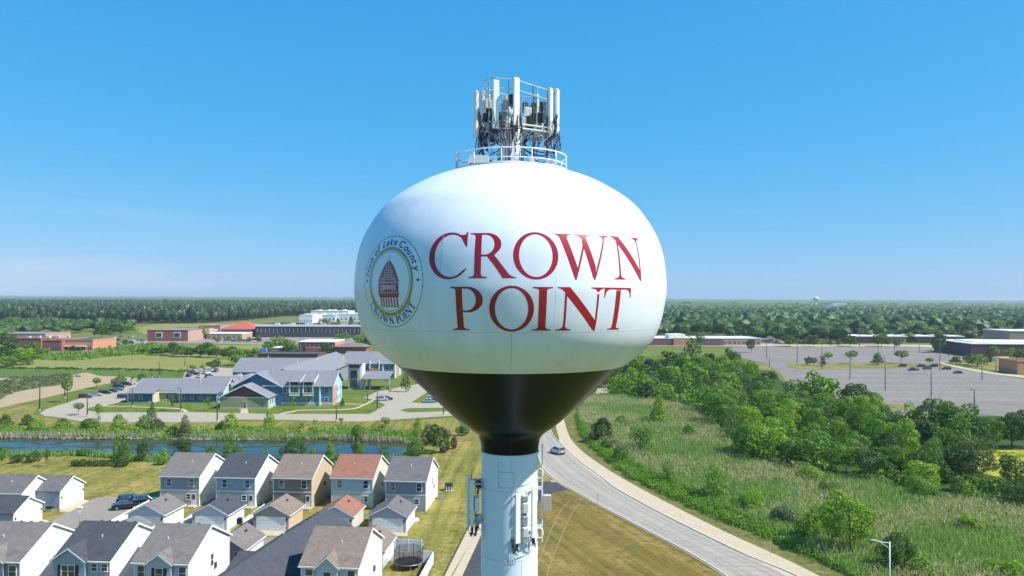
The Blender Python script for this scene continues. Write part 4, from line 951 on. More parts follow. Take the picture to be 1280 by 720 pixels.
for k in range(6): MB().box(wd/2-.15, -3-k*1.2, ez+rise+.2, wd/2+.15, -2.7-k*1.2, ez+rise+.35).build('roof_vent', 'pole_dark', ro)
# low grey roof of the little shed beside the alley
e, hw = garage('small grey-roofed shed beside the alley behind the front row', (170,668), (127,664), 'siding_grey', 'siding_grey', 'roof_grey', ez=2.2, d=4.5, rise=1.2, group='small garages behind the front row', door=None, name='shed', cat='shed')
# ------------------------------------------------------------------ fences
def fence(label, pts, h=1.8, name='vinyl_fence', rail=True):
    P_ = [G(*p) for p in pts]; o = empty(name, (P_[0].x, P_[0].y, 0)); tag(o, label, 'fence', None)
    for a, b_ in zip(P_, P_[1:]):
        d_ = (b_-a); L = d_.length; n = max(1, round(L/2.4)); u = d_.normalized(); nv = Vector((u.y, -u.x, 0))*.03
        a0 = a-P_[0]; b0 = b_-P_[0]
        m = MB(); m.prism([a0+nv+Vector((0,0,.08)), b0+nv+Vector((0,0,.08)), b0-nv+Vector((0,0,.08)), a0-nv+Vector((0,0,.08))], (0, 0, h-.08)); m.build('panel', 'vinyl_fence', o)
        for k in range(n+1):
            c = a0+d_*(k/n); MB().box(c.x-.07, c.y-.07, 0, c.x+.07, c.y+.07, h+.08).build('post', 'vinyl_fence', o)
    return o
fence('long white vinyl fence along the alley left of the first middle-row garage', [(133,668),(164,650),(186,638)], 1.9)
fence('short white fence panel joined to the corner of the first garage', [(133,668),(160,671)], 1.9)
fence('white vinyl fence running back from the second garage to its house', [(226,664),(246,650)], 1.6)
fence('white vinyl fence beside the steps of the blue back-row house', [(304,662),(330,642)], 1.7)
fence('white vinyl fence panel behind the trampoline', [(494,688),(527,690)], 1.8)
fence('white vinyl fence on the lawn side of the trampoline yard', [(527,704),(542,704),(523,740)], 1.8)
# ------------------------------------------------------------------ trampoline
p = G(510.5, 709); t = empty('trampoline', (p.x, p.y, 0)); tag(t, 'round black trampoline with safety net in the fenced yard', 'trampoline'); tr = 2.0
MB().lathe([(0, .88), (tr-.25, .88), (tr-.25, .90), (0, .92)], 40).build('jumping_mat', 'net_black', t)
MB().lathe([(tr-.3, .93), (tr, .93), (tr, .86), (tr-.3, .86)], 40).build('safety_pad', 'shutter_navy', t)
MB().tube([(tr*math.cos(x), tr*math.sin(x), .84) for x in [2*math.pi*i/32 for i in range(33)]], .05, 6, cap=False).build('frame', 'steel_galv', t)
nm = newmat('net_mesh'); m_, nt_, b_ = nm; b_.inputs['Base Color'].default_value = (.02, .02, .02, 1); b_.inputs['Alpha'].default_value = .38
MB().lathe([(tr, .95), (tr, 2.75)], 32).build('safety_net', 'net_mesh', t)
for k in range(6):
    x = 2*math.pi*k/6+.3; MB().tube([(tr*1.04*math.cos(x), tr*1.04*math.sin(x), 0), (tr*1.04*math.cos(x), tr*1.04*math.sin(x), 2.85)], .045, 6).build('pole', 'net_black', t)
    MB().tube([(tr*math.cos(x+.5), tr*math.sin(x+.5), 0), (tr*math.cos(x+.5), tr*math.sin(x+.5), .85)], .03, 6).build('leg', 'steel_galv', t)
# utility box, small post lamp, garden items
p = G(561, 613); t = empty('utility_box', (p.x, p.y, 0)); tag(t, 'small dark green utility box on the lawn right of the last house', 'utility box')
MB().box(-.75, -.5, .15, .75, .6, 1.5).build('cabinet', 'utility_green', t, bevel=.05); MB().box(-.95, -.7, 0, .95, .8, .15).build('plinth', 'path_concrete', t)
for x in (-.4, .1, .6): MB().tube([(x, -.95, 0), (x, -.95, .9)], .08, 8).build('bollard', 'sign_white', t)
p = G(99.5, 662); t = empty('street_lamp', (p.x, p.y, 0)); tag(t, 'short post lamp with flat white head beside the alley', 'street lamp')
MB().tube([(0, 0, 0), (0, 0, 3.6)], .06, 8).build('pole', 'steel_galv', t, True); MB().box(-.4, -.3, 3.6, .4, .3, 3.78).build('lamp_head', 'sign_white', t, bevel=.04)
p = G(103.5, 662); MB().lathe([(.0, 0), (.4, 0), (.55, .9), (.35, 1.3), (.2, 1.6), (0, 1.6)], 20, c=(p.x, p.y)).build('clay_pot', 'terracotta_clay', None, True)
tag([o for o in COL.objects if o.name == 'clay_pot'][0], 'orange clay-coloured post base beside the alley lamp', 'planter')
for i, (px, py, lab) in enumerate(((513,655,'white rounded garden box on the lawn behind the grey garage'), (520,652,'second pale garden box on the lawn behind the grey garage'))):
    p = G(px, py); o = MB().box(-.5, -.3, 0, .5, .3, .6).build('storage_box', 'sign_white', None, loc=(p.x, p.y, 0), rz=.4*i, bevel=.12); tag(o, lab, 'storage box', 'pale boxes behind the grey garage')
for px, py, lab in ((62, 639, 'dark grill under the corner of the blue-walled garage'), (300, 655, 'dark bin between two middle-row garages'),):
    p = G(px, py); t = empty('barbecue_grill' if px == 62 else 'wheelie_bin', (p.x, p.y, 0)); tag(t, lab, 'grill' if px == 62 else 'bin')
    if px == 62: MB().box(-.6, -.3, .5, .6, .3, .9).build('body', 'net_black', t, bevel=.1); MB().box(-.5, -.25, 0, .5, .25, .5).build('stand', 'steel_galv', t)
    else: MB().prism([(-.28, -.3, .05), (.28, -.3, .05), (.33, -.35, 1), (-.33, -.35, 1)], (0, .65, 0)).build('body', 'net_black', t); MB().box(-.36, -.4, 1, .36, .36, 1.08).build('lid', 'shutter_navy', t)
# ------------------------------------------------------------------ community apartment complex (seen across the pond)
apt = empty('apartment_complex', (-95, 285, 0)); tag(apt, 'teal, maroon and sage apartment complex with grey shingle roofs behind the pond', 'apartment building')
AO = Vector((-95, 285, 0))
def at(px, Y): return (px-640)/F*Y      # X of a photo column at a depth
def awin(x, y, z, w, h, rz=0):
    return window(apt, x-AO.x, y-AO.y, z, w, h, rz)
def abox(name, x0, y0, z0, x1, y1, z1, mat, parent=None):
    return MB().box(x0-AO.x, y0-AO.y, z0, x1-AO.x, y1-AO.y, z1).build(name, mat, parent or apt)
def wing(x0, x1, y0, y1, ez, rise, axis, wall, side, roof='roof_slate', oh=.7, gable=None):
    """one wing: walls, roof; ridge along axis"""
    ax = lambda p: (p[0]-AO.x, p[1]-AO.y, p[2])
    w = MB()
    if axis == 'x': w.prism([ax((x1, y0, 0)), ax((x1, y1, 0)), ax((x1, y1, ez)), ax((x1, (y0+y1)/2, ez+rise)), ax((x1, y0, ez))], (x0-x1, 0, 0))
    else: w.prism([ax((x1, y0, 0)), ax((x1, y0, ez)), ax(((x0+x1)/2, y0, ez+rise)), ax((x0, y0, ez)), ax((x0, y0, 0))], (0, y1-y0, 0))
    w.build('wall', side, apt)
    if wall:
        f = MB()
        if axis == 'x': f.box(x0+.05-AO.x, y0-.06-AO.y, .02, x1-.05-AO.x, y0-AO.y, ez-.02)
        else: f.prism([ax((x1-.05, y0-.06, .02)), ax((x1-.05, y0-.06, ez)), ax(((x0+x1)/2, y0-.06, ez+rise-.1)), ax((x0+.05, y0-.06, ez)), ax((x0+.05, y0-.06, .02))], (0, .06, 0))
        f.build('front_wall', wall, apt)
    r = MB(); th = .25
    if axis == 'x':
        m = (y0+y1)/2; k = rise/(m-y0)
        for ya, yb in ((y0-oh, m), (y1+oh, m)):
            za = ez-oh*k; r.prism([ax((x0-oh, ya, za+.05)), ax((x0-oh, yb, ez+rise+.05)), ax((x0-oh, yb, ez+rise+.05+th)), ax((x0-oh, ya, za+th))], (x1-x0+2*oh, 0, 0))
    else:
        m = (x0+x1)/2; k = rise/(m-x0)
        for xa, xb in ((x0-oh, m), (x1+oh, m)):
            za = ez-oh*k; r.prism([ax((xa, y0-oh, za+.05)), ax((xb, y0-oh, ez+rise+.05)), ax((xb, y0-oh, ez+rise+.05+th)), ax((xa, y0-oh, za+th))], (0, y1-y0+2*oh, 0))
    ro = r.build('roof', roof, apt)
    f = MB()
    if axis == 'x':
        f.box(x0-oh-AO.x, y0-oh-.06-AO.y, ez-oh*k-.1, x1+oh-AO.x, y0-oh-AO.y, ez-oh*k+.2)
        for xe in (x0-oh-.05, x1+oh): f.prism([ax((xe, y0-oh, ez-oh*k-.12)), ax((xe, m, ez+rise-.1)), ax((xe, m, ez+rise+.3)), ax((xe, y0-oh, ez-oh*k+.25))], (.05, 0, 0))
    else:
        for xa in (x0-oh, x1+oh): f.prism([ax((xa, y0-oh-.06, ez-oh*k-.12)), ax((m, y0-oh-.06, ez+rise-.1)), ax((m, y0-oh-.06, ez+rise+.3)), ax((xa, y0-oh-.06, ez-oh*k+.25))], (0, .05, 0))
    f.build('fascia', 'trim_white' if roof != 'roof_x' else roof, ro)
    return ro
# wing 1: long low wing on the left with a notch for the entrance
x0, xn0, xn1, x1 = at(161, 288), at(193, 288), at(225, 288), at(273, 288)
wing(x0, x1, 293, 308, 3.6, 3.9, 'x', None, 'siding_cyan')
for a, b_ in ((x0, xn0), (xn1, x1)):
    abox('front_bay', a, 288, .4, b_, 293.1, 3.55, 'siding_deepblue'); abox('stone_base', a-.05, 287.9, 0, b_+.05, 293, .45, 'stone_beige')
    r = MB(); r.prism([(a-.5-AO.x, 287.2-AO.y, 3.35), (a-.5-AO.x, 293.4-AO.y, 5.0), (a-.5-AO.x, 293.4-AO.y, 5.22), (a-.5-AO.x, 287.2-AO.y, 3.55)], (b_-a+1.0, 0, 0)); r.build('roof', 'roof_slate', apt)
    n = int((b_-a)/3.2)
    for k in range(n): awin(a+1.6+k*3.2, 287.95, 2.0, 1.2, 1.3)
    for x in (a+.15, b_-.15): abox('corner_board', x-.15, 287.84, .4, x+.15, 287.99, 3.5, 'trim_white')
abox('entrance_wall', xn0, 292.8, 0, xn1, 292.94, 3.9, 'siding_sage'); abox('entrance_side', xn0+.0, 288.05, 0, xn0+.12, 292.8, 3.6, 'siding_sand')
for x in (xn0+3, xn0+6): awin(x, 292.75, 1.6, 1.2, 1.8)
mb = MB()
for k in range(7): mb.box(xn0+1+k*1.2-AO.x, 288.1-AO.y, 0, xn0+1.06+k*1.2-AO.x, 288.2-AO.y, 1.0)
mb.box(xn0+1-AO.x, 288.1-AO.y, 1.0, xn1-1-AO.x, 288.2-AO.y, 1.08); mb.build('railing', 'trim_white', apt)
# wing 2: gable-fronted maroon and sage pavilion
y0 = 273; x0, x1 = at(276.5, y0), at(336.5, y0)
wing(x0, x1, y0, 286, 4.1, 4.1, 'y', 'siding_maroon', 'siding_cyan')
abox('lower_wall', x0, y0-.14, .5, x1, y0-.06, 4.0, 'siding_sage'); abox('stone_base', x0-.08, y0-.2, 0, x1+.08, y0, .55, 'stone_beige')
abox('stone_base', x1-.02, y0, 0, x1+.1, 286, .9, 'stone_beige'); abox('band_board', x0, y0-.18, 3.95, x1, y0-.14, 4.15, 'trim_white')
awin((x0+x1)/2+.2, y0-.2, 1.5, 1.0, 2.2)
for k in range(4): awin(x1+.02, 275.2+k*2.8, 2.2, 1.2, 1.5, rz=R(90))
abox('step', (x0+x1)/2-1.2, y0-1.8, 0, (x0+x1)/2+1.4, y0-.2, .14, 'path_concrete')
# wing 3: two-storey teal wing with cross gable and bays
y0 = 281.5; x0, xm, x1 = at(293, y0), at(353, y0), at(416.5, y0)
wing(x0, xm, y0-.4, 292, 7.0, 4.6, 'y', 'siding_deepblue', 'siding_deepblue')
wing(xm-6, x1, y0, 297, 7.5, 4.2, 'x', 'siding_teal', 'siding_cyan')
abox('stone_base', xm, y0-.16, 0, x1+.06, y0-.06, .9, 'stone_beige'); abox('band_board', xm, y0-.12, .9, x1, y0-.06, 1.15, 'trim_white')
abox('end_panel', x1-.02, y0, 0, x1+.1, y0+6.6, 7.2, 'siding_salmon')
for k, px in enumerate((357, 365, 370, 381, 387, 409)):
    x = at(px, y0)
    awin(x, y0-.08, 5.6, 1.3, 1.9); awin(x, y0-.08, 2.3, 1.2, 1.5)
for px in (369.5, 386.5):
    x = at(px, y0)
    abox('bay', x-1.9, y0-.8, 3.4, x+1.9, y0-.06, 4.6, 'siding_sage')
    abox('bay', x-1.9, y0-.8, 4.6, x-1.5, y0-.06, 8.6, 'trim_white'); abox('bay', x+1.5, y0-.8, 4.6, x+1.9, y0-.06, 8.6, 'siding_sand')
    r = MB(); r.prism([(x-2.3-AO.x, y0-1.3-AO.y, 8.5), (x-2.3-AO.x, y0+5.5-AO.y, 10.6), (x-2.3-AO.x, y0+5.5-AO.y, 10.8), (x-2.3-AO.x, y0-1.3-AO.y, 8.7)], (4.6, 0, 0)); bo = r.build('bay_roof', 'roof_slate', apt)
    MB().prism([(x+2.3-AO.x, y0-1.3-AO.y, 8.0), (x+2.3-AO.x, y0+5.5-AO.y, 10.3), (x+2.3-AO.x, y0+5.5-AO.y, 10.85), (x+2.3-AO.x, y0-1.3-AO.y, 8.75)], (.08, 0, 0)).build('fascia', 'trim_white', bo)
    mb = MB()
    for j in range(6): mb.box(x-1.5+j*.6-AO.x, y0-1.2-AO.y, 3.9, x-1.45+j*.6-AO.x, y0-1.15-AO.y, 4.8)
    mb.box(x-1.6-AO.x, y0-1.22-AO.y, 4.8, x+1.6-AO.x, y0-1.13-AO.y, 4.9); mb.box(x-1.7-AO.x, y0-1.25-AO.y, 3.7, x+1.7-AO.x, y0-.8-AO.y, 3.9); mb.build('balcony', 'trim_white', apt)
x = at(401, y0); abox('downpipe', x-.25, y0-.5, 0, x+.25, y0-.06, 7.4, 'trim_white')
for k in range(3): awin(x1+.12, y0+2.4+k*5, 5.4, 1.0, 1.6, rz=R(90)); awin(x1+.12, y0+2.4+k*5, 2.2, 1.0, 1.6, rz=R(90))
# rear wings
wing(at(304, 345), at(396, 345), 333, 357, 7.5, 4.5, 'x', 'siding_slate', 'siding_salmon')
wing(-95, -78, 297, 386, 7.4, 4.6, 'y', None, 'siding_slate')
wing(-114, -104, 300, 330, 3.4, 3.4, 'y', 'siding_salmon', 'siding_cyan')
wing(at(282, 318)-1, at(296, 318)+1, 308, 330, 3.6, 3.0, 'y', 'siding_salmon', 'siding_slate')
wing(-120, -100, 305, 318, 3.6, 3.6, 'x', None, 'siding_slate')
# wing 6, two-storey teal at the right
y0 = 378; x0, x1 = at(430, y0), at(494, y0)
wing(x0, x1, y0, 400, 7.5, 4.5, 'x', 'siding_teal', 'siding_cyan')
for px in (459, 468, 484, 491):
    awin(at(px, y0), y0-.1, 5.4, 1.4, 2.0); awin(at(px, y0), y0-.1, 2.0, 1.4, 1.6)
x = at(469, y0); abox('bay', x-2.4, y0-1, 3.2, x+2.4, y0-.06, 4.8, 'siding_salmon'); abox('bay', x-2.4, y0-1, 4.8, x-2, y0-.06, 8.4, 'trim_white'); abox('bay', x+2, y0-1, 4.8, x+2.4, y0-.06, 8.4, 'trim_white')
abox('downpipe', at(479.5, y0)-.3, y0-.5, 0, at(479.5, y0)+.3, y0-.06, 7.3, 'trim_white')
abox('end_panel', x1, y0+5, 0, x1+.15, 392, 7.2, 'siding_salmon')
# entrance tower and portico
y0 = 333; x0, x1 = at(436, y0), at(450.5, y0)
abox('tower', x0, y0, 0, x1, y0+9, 10.6, 'stone_beige'); abox('tower_side', x1, y0+.3, 0, x1+.8, y0+8, 10.4, 'trim_white')
for zc in (2.4, 6.2): abox('window', x0+1, y0-.12, zc-1.6, x1-1.1, y0-.02, zc+1.6, 'glass_window')
abox('window', x0+.2, y0-.1, 9.1, x1-.2, y0-.02, 10.2, 'glass_window')
MB().prism([(x0-1.4-AO.x, y0-1.4-AO.y, 10.6), (x0-1.4-AO.x, y0+10-AO.y, 12.8), (x0-1.4-AO.x, y0+10-AO.y, 13.1), (x0-1.4-AO.x, y0-1.4-AO.y, 10.9)], (x1-x0+2.8, 0, 0)).build('roof', 'roof_slate', apt)
xa, xb = at(454, 333), at(491, 333); r = MB()
r.prism([(xa-AO.x, 330-AO.y, 4.4), (xa+1-AO.x, 337-AO.y, 7.2), (xa+1-AO.x, 337-AO.y, 7.4), (xa-AO.x, 330-AO.y, 4.7)], (xb-xa-1, 0, 0)); r.prism([(xa-AO.x, 344-AO.y, 4.4), (xa+1-AO.x, 337-AO.y, 7.2), (xa+1-AO.x, 337-AO.y, 7.4), (xa-AO.x, 344-AO.y, 4.7)], (xb-xa-1, 0, 0))
r.build('portico_roof', 'roof_slate', apt)
for px in (457, 464, 487): abox('portico_column', at(px, 332)-.35, 331, 0, at(px, 332)+.35, 331.7, 4.5, 'stone_beige')
for px in (461, 485): abox('portico_column', at(px, 341)-.35, 341, 0, at(px, 341)+.35, 341.7, 4.5, 'stone_beige')
for x, y, z in ((-107, 345, 12), (-90, 330, 11.5), (-75, 350, 12), (-100, 290, 9.5), (-88, 289, 11), (-118, 298, 7)):
    MB().tube([(x-AO.x, y-AO.y, z-1), (x-AO.x, y-AO.y, z+1.2)], .12, 6).build('vent_pipe', 'pole_white', apt)
# ------------------------------------------------------------------ far buildings
def block(name, label, px0, px1, ybase, h, dep, wall, roof='roof_membrane', side=None, cat='building', rot=0, wins=None, group=None, para=.5, hip=0):
    p = G(px0, ybase); q = G(px1, ybase); wd = (q-p).length
    e = empty(name, (p.x, p.y, 0), rot); tag(e, label, cat, group)
    MB().box(0, 0, 0, wd, dep, h).build('wall', wall, e)
    if side: MB().box(wd, .1, 0, wd+.15, dep-.1, h-.1).build('side_wall', side, e)
    if hip:
        r = MB(); o_ = 1.0; i_ = min(wd, dep)*.42
        a = [(-o_, -o_, h), (wd+o_, -o_, h), (wd+o_, dep+o_, h), (-o_, dep+o_, h)]; b_ = [(i_, dep/2, h+hip), (wd-i_, dep/2, h+hip)]
        r.quad(a[0], a[1], b_[1], b_[0]); r.quad(a[1], a[2], b_[1]); r.quad(a[2], a[3], b_[0], b_[1]); r.quad(a[3], a[0], b_[0]); r.quad(*[(x, y, z-.05) for x, y, z in a[::-1]])
        r.build('roof', roof, e)
    else:
        MB().box(.3, .3, h, wd-.3, dep-.3, h+.15).build('roof', roof, e)
        pm = MB(); pm.box(-.2, -.25, h-.1, wd+.2, .3, h+para); pm.box(-.2, dep-.3, h-.1, wd+.2, dep+.2, h+para); pm.box(-.2, .3, h-.1, .3, dep-.3, h+para); pm.box(wd-.3, .3, h-.1, wd+.2, dep-.3, h+para)
        pm.build('parapet', 'trim_white' if roof == 'roof_membrane' else wall, e)
    if wins:
        n, z0, z1, frac = wins; mw = wd/n
        for k in range(n):
            o = MB().box(mw*k+mw*(1-frac)/2, -.12, z0, mw*(k+1)-mw*(1-frac)/2, .03, z1).build('window', 'glass_window', e)
            MB().box(mw*k+mw*.5-.08, -.16, z0, mw*k+mw*.5+.08, -.12, z1).build('mullion', 'trim_white', o)
    return e, wd
e, wd = block('brick_building', 'orange brick building with dark flat roof at the far left', 78, 117, 438, 7.5, 34, 'brick_orange', 'roof_flat_dark', wins=(5, .3, 2.6, .5)); MB().box(2, -2, 2.9, wd*.8, 0, 3.3).build('canopy', 'trim_white', e)
e, wd = block('brick_building', 'dark red brick wing joined to the orange brick building', 53, 77.5, 438.5, 7.2, 30, 'brick_red', 'roof_flat_dark', wins=(4, .5, 3, .6)); 
e, wd = block('brick_building', 'low brown brick building half hidden by bushes at the far left', 21, 52, 434, 6.5, 26, 'brick_red', 'roof_mid', wins=(5, .8, 3, .5))
for k in range(6): MB().box(3+k*5, 8+(k % 3)*5, 6.6, 5+k*5, 10+(k % 3)*5, 8.2).build('roof_unit', 'antenna_grey', e)
block('brick_building', 'grey-roofed long low building behind the brown one at the far left', -30, 60, 425, 5.5, 40, 'brick_pink', 'roof_slate')
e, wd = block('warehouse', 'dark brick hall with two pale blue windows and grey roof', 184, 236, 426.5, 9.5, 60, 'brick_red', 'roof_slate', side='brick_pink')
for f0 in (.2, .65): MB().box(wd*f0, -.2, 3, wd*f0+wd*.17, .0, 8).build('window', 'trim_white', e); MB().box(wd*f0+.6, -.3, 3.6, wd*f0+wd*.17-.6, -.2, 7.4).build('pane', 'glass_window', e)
block('brick_building', 'pale pink brick annex right of the dark brick hall', 236.5, 249, 424, 7, 45, 'brick_pink')
block('clubhouse', 'brick building with a broad red hipped roof', 276, 316, 421, 7.5, 48, 'brick_pink', 'roof_terracotta', hip=7, wins=(6, 1, 4, .4))
block('brick_building', 'flat pale brick building in front of the red-roofed one', 258, 303, 424, 5, 30, 'brick_pink', wins=(7, 1, 3, .4))
block('brick_building', 'low grey-roofed building left of the red-roofed one', 254, 276, 415, 7, 40, 'brick_pink', 'roof_slate')
e, wd = block('office_building', 'long dark glass-fronted building with a white roof edge', 319, 452, 421.5, 11, 55, 'brick_dark', 'roof_flat_dark', para=1.6, wins=(26, 4.6, 9.2, .86))
pm = MB().box(-.4, -.5, 10.6, wd+.4, -.26, 12.6).build('roof_edge', 'trim_white', e)
for k in range(26): o = MB().box(wd/26*k+.4, -.12, .4, wd/26*(k+1)-.4, .03, 3.6).build('window', 'glass_window', e)
for k in range(22): x = random.uniform(4, wd-8); y = random.uniform(6, 48); MB().box(x, y, 11, x+random.uniform(2, 5), y+3, 12.8+jit(.4)).build('roof_unit', random.choice(['antenna_grey', 'trim_white', 'brick_pink']), e)
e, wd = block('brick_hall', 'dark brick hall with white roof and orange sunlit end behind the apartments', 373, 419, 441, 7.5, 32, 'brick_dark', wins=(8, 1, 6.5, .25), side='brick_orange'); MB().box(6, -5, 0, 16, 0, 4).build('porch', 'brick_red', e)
block('brick_hall', 'low tan brick building beside the dark brick hall', 341, 356, 444, 4.8, 14, 'brick_orange')
block('brick_building', 'low brown-roofed building right of the white-roofed brick hall', 417, 458, 441.5, 4.5, 16, 'brick_red', 'roof_brown', hip=2.4)
block('flat_building', 'flat dark roof just behind the apartments with a blue tarpaulin', 322, 398, 450, 3.6, 20, 'brick_dark', 'roof_flat_dark')
p = G(329, 447); o = MB().prism([(-2.2, -1, 0), (2.2, -1, 0), (1.8, -1, 2.2), (-1.8, -1, 2.2)], (0, 3, 0)).build('tarpaulin', 'blue_plastic', None, loc=(p.x, p.y, 3.8)); tag(o, 'bright blue tarpaulin on the flat dark roof', 'tarpaulin')
for x0_, x1_, yb, h, lab in ((374, 391, 405, 13, 'white industrial hall, leftmost of the white group by the woods'), (391, 420, 402, 11, 'white industrial hall with flat bright roof in the middle of the white group'), (419, 452, 402, 12, 'white industrial hall nearest the tank edge'), (388, 436, 399, 15, 'rear white industrial hall against the woods')):
    e, wd = block('industrial_hall', lab, x0_, x1_, yb, h, 60, 'metal_white', wins=(6, 3, 6, .3), group='white industrial halls')
    for k in range(6): x = random.uniform(4, wd-8); MB().box(x, random.uniform(5, 40), h, x+4, random.uniform(45, 50), h+2.4).build('roof_unit', 'antenna_grey', e)
# right side
e, wd = block('school_building', 'long low brick school wing with white roof right of the tank', 812, 903, 431.5, 5.6, 40, 'brick_red', wins=(22, 1.2, 3, .45))
MB().box(wd*.32, -1.2, 0, wd*.62, -.02, 6.2).build('front_bay', 'brick_orange', e)
MB().box(wd*.28, 5, 5.6, wd*.5, 22, 9).build('roof_box', 'metal_white', e); MB().box(wd*.7, 4, 5.7, wd*.98, 18, 6.6).build('roof_box', 'metal_white', e)
e, wd = block('school_building', 'school wing with greyer brick and paired windows, right end', 903.5, 950, 431.5, 5.6, 36, 'brick_pink', wins=(8, 1.3, 3.2, .5))
e, wd = block('school_building', 'white-roofed low school block at the tank edge', 776, 811, 431, 5, 34, 'brick_pink', wins=(8, 1.3, 3.2, .5)); MB().box(12, 6, 5, 15, 9, 11).build('chimney', 'brick_pink', e)
for x0_, x1_, w_, lab in ((1071, 1096, 'brick_red', 'leftmost low brick building with overhanging white roof along the far street'), (1104, 1131, 'brick_pink', 'low pale brick building with white roof in the middle of the far street'), (1145, 1168, 'brick_red', 'red brick low building right of the utility pole on the far street'), (1184, 1202, 'brick_red', 'small red brick building furthest right on the far street')):
    e, wd = block('brick_building', lab, x0_, x1_, 428.5, 5.6, 30, w_, group='brick buildings along the far street', wins=(5, 1, 3, .3)); MB().box(-2.5, -2.5, 5.62, wd+1, 31, 6.25).build('roof_slab', 'trim_white', e)
e, wd = block('school_gym', 'long dark brick gym with bright white roof at the right edge', 1214, 1330, 445.5, 8.5, 60, 'brick_dark', rot=R(-6)); MB().box(10, 20, 8.6, 60, 50, 9.4).build('roof_box', 'metal_white', e)
block('school_gym', 'taller pink brick hall behind the white-roofed gym', 1262, 1330, 436, 14, 40, 'brick_pink', rot=R(-4))
block('brick_building', 'brown brick corner building cut by the right edge', 1272, 1330, 468, 6.8, 16, 'brick_orange', 'roof_flat_dark')
# houses among the far trees
hr = random.Random(5)
for px, yb, w_, ro_, lab in ((823, 406, 'siding_cream', 'roof_charcoal', 'grey-roofed house by the tank edge in the far trees'), (836, 409, 'siding_white', 'roof_mid', 'white house just right of the tank in the far trees'), (853, 402, 'siding_beige', 'roof_brown', 'brown-roofed house above the school wing'), (884, 411, 'siding_white', 'roof_mid', 'white-gabled dark-roofed house behind the school'), (923, 411, 'siding_white', 'roof_slate', 'small white-gabled house deep in the trees'), (987, 414, 'siding_white', 'roof_slate', 'white gable peeping between trees left of the round trees'), (1003, 414, 'siding_beige', 'roof_brown', 'low brown house behind the parking lot trees'), (1043, 414, 'siding_slate', 'roof_mid', 'dark blue gabled house among the far trees'), (905, 409, 'siding_grey', 'roof_charcoal', 'dark house behind the school roof')):
    ez = 4.5; e, hw = garage(lab, (px+9, yb-ez*ppm(yb+12)), (px-3, yb-ez*ppm(yb+12)), w_, w_, ro_, ez=ez, d=12, rise=4, group='houses in the far trees', door=None, name='suburban_house', cat='house', rot=R(hr.uniform(-40, 40)))
# distant water tower, radio mast and pale sheds on the horizon
p = GY(1020, 376, 3200); e = empty('distant_water_tower', (p.x, 3200, 0)); tag(e, 'tiny white water tower on the horizon right of the tank', 'water tower')
MB().lathe([(0, 52), (6, 51), (11, 47), (12, 43), (9, 38), (4, 34), (2.5, 30)], 24).build('tank', 'tank_white', e, True); MB().lathe([(2.5, 30.5), (2.4, 5), (5, 0)], 16).build('column', 'column_paint', e, True)
p = GY(1184, 376, 2600); o = MB().tube([(0, 0, 0), (0, 0, 62)], .7, 6, .3).build('radio_mast', 'steel_galv', None, loc=(p.x, 2600, 0)); tag(o, 'thin radio mast on the horizon right of the far water tower', 'mast')
for i, (px, Y, wd, h) in enumerate(((1043, 2300, 40, 22), (1050, 3400, 60, 30), (1135, 4200, 90, 24), (1158, 4600, 120, 24), (1195, 4400, 220, 22), (1218, 4300, 160, 24), (1238, 4500, 120, 22), (1256, 4200, 110, 22), (1275, 4400, 90, 22), (292, 2600, 24, 20), (1128, 3900, 30, 26))):
    p = GY(px, 376, Y); e = empty('warehouse', (p.x, Y, 0)); tag(e, 'white flat-roofed shed on the horizon, %s' % ['right of the far water tower', 'behind the shed right of the far water tower', 'leftmost of the right horizon row', 'second of the right horizon row', 'longest of the right horizon row', 'right of the longest in the horizon row', 'beyond the gym roof, left one', 'beyond the gym roof, middle one', 'last at the right edge', 'alone above the left woods', 'tiny one before the right horizon row'][i], 'warehouse', 'sheds on the horizon')
    MB().box(-wd/2, 0, 0, wd/2, 40, h).build('wall', 'metal_white', e); MB().box(-wd/2-1, -1, h, wd/2+1, 41, h+1).build('roof', 'roof_membrane', e)
# ------------------------------------------------------------------ vegetation
rng = np.random.default_rng(11)
def rand_unit(n):
    v = rng.normal(size=(n, 3)); return v/np.linalg.norm(v, axis=1)[:, None]
def leaf_quads(C, N, S, asp=0.75, droop=0.0):
    """quads centred at C facing roughly N, half size S"""
    n = len(C); A = np.cross(N, rand_unit(n)); A /= np.linalg.norm(A, axis=1)[:, None]+1e-9; B = np.cross(N, A)
    S = S[:, None]; A = A*S; B = B*S*asp
    V = np.stack([C-A, C-B*0.9+N*S*.15, C+A, C+B*0.9+N*S*.15], 1).reshape(-1, 3)
    F_ = np.arange(n*4).reshape(-1, 4); return V, F_
def crown(lobes, nleaf, size, spread=.5, fill=.35):
    L = np.array(lobes, float); vol = (L[:, 3]*L[:, 4]*L[:, 5])**(2/3); k = rng.choice(len(L), nleaf*2, p=vol/vol.sum())
    u = rand_unit(nleaf*2); r = np.where(rng.random(nleaf*2) < fill, rng.uniform(.5, .85, nleaf*2), rng.uniform(.86, 1.06, nleaf*2))
    C = L[k, :3]+u*L[k, 3:]*r[:, None]
    inside = np.zeros(len(C), bool)
    for l in L: inside |= (((C-l[:3])/(l[3:]*.78))**2).sum(1) < 1
    keep = ~inside; C = C[keep][:nleaf]; u = u[keep][:nleaf]
    N = u+rng.normal(size=u.shape)*spread; N /= np.linalg.norm(N, axis=1)[:, None]
    return leaf_quads(C, N, rng.uniform(.6, 1.25, len(C))*size)
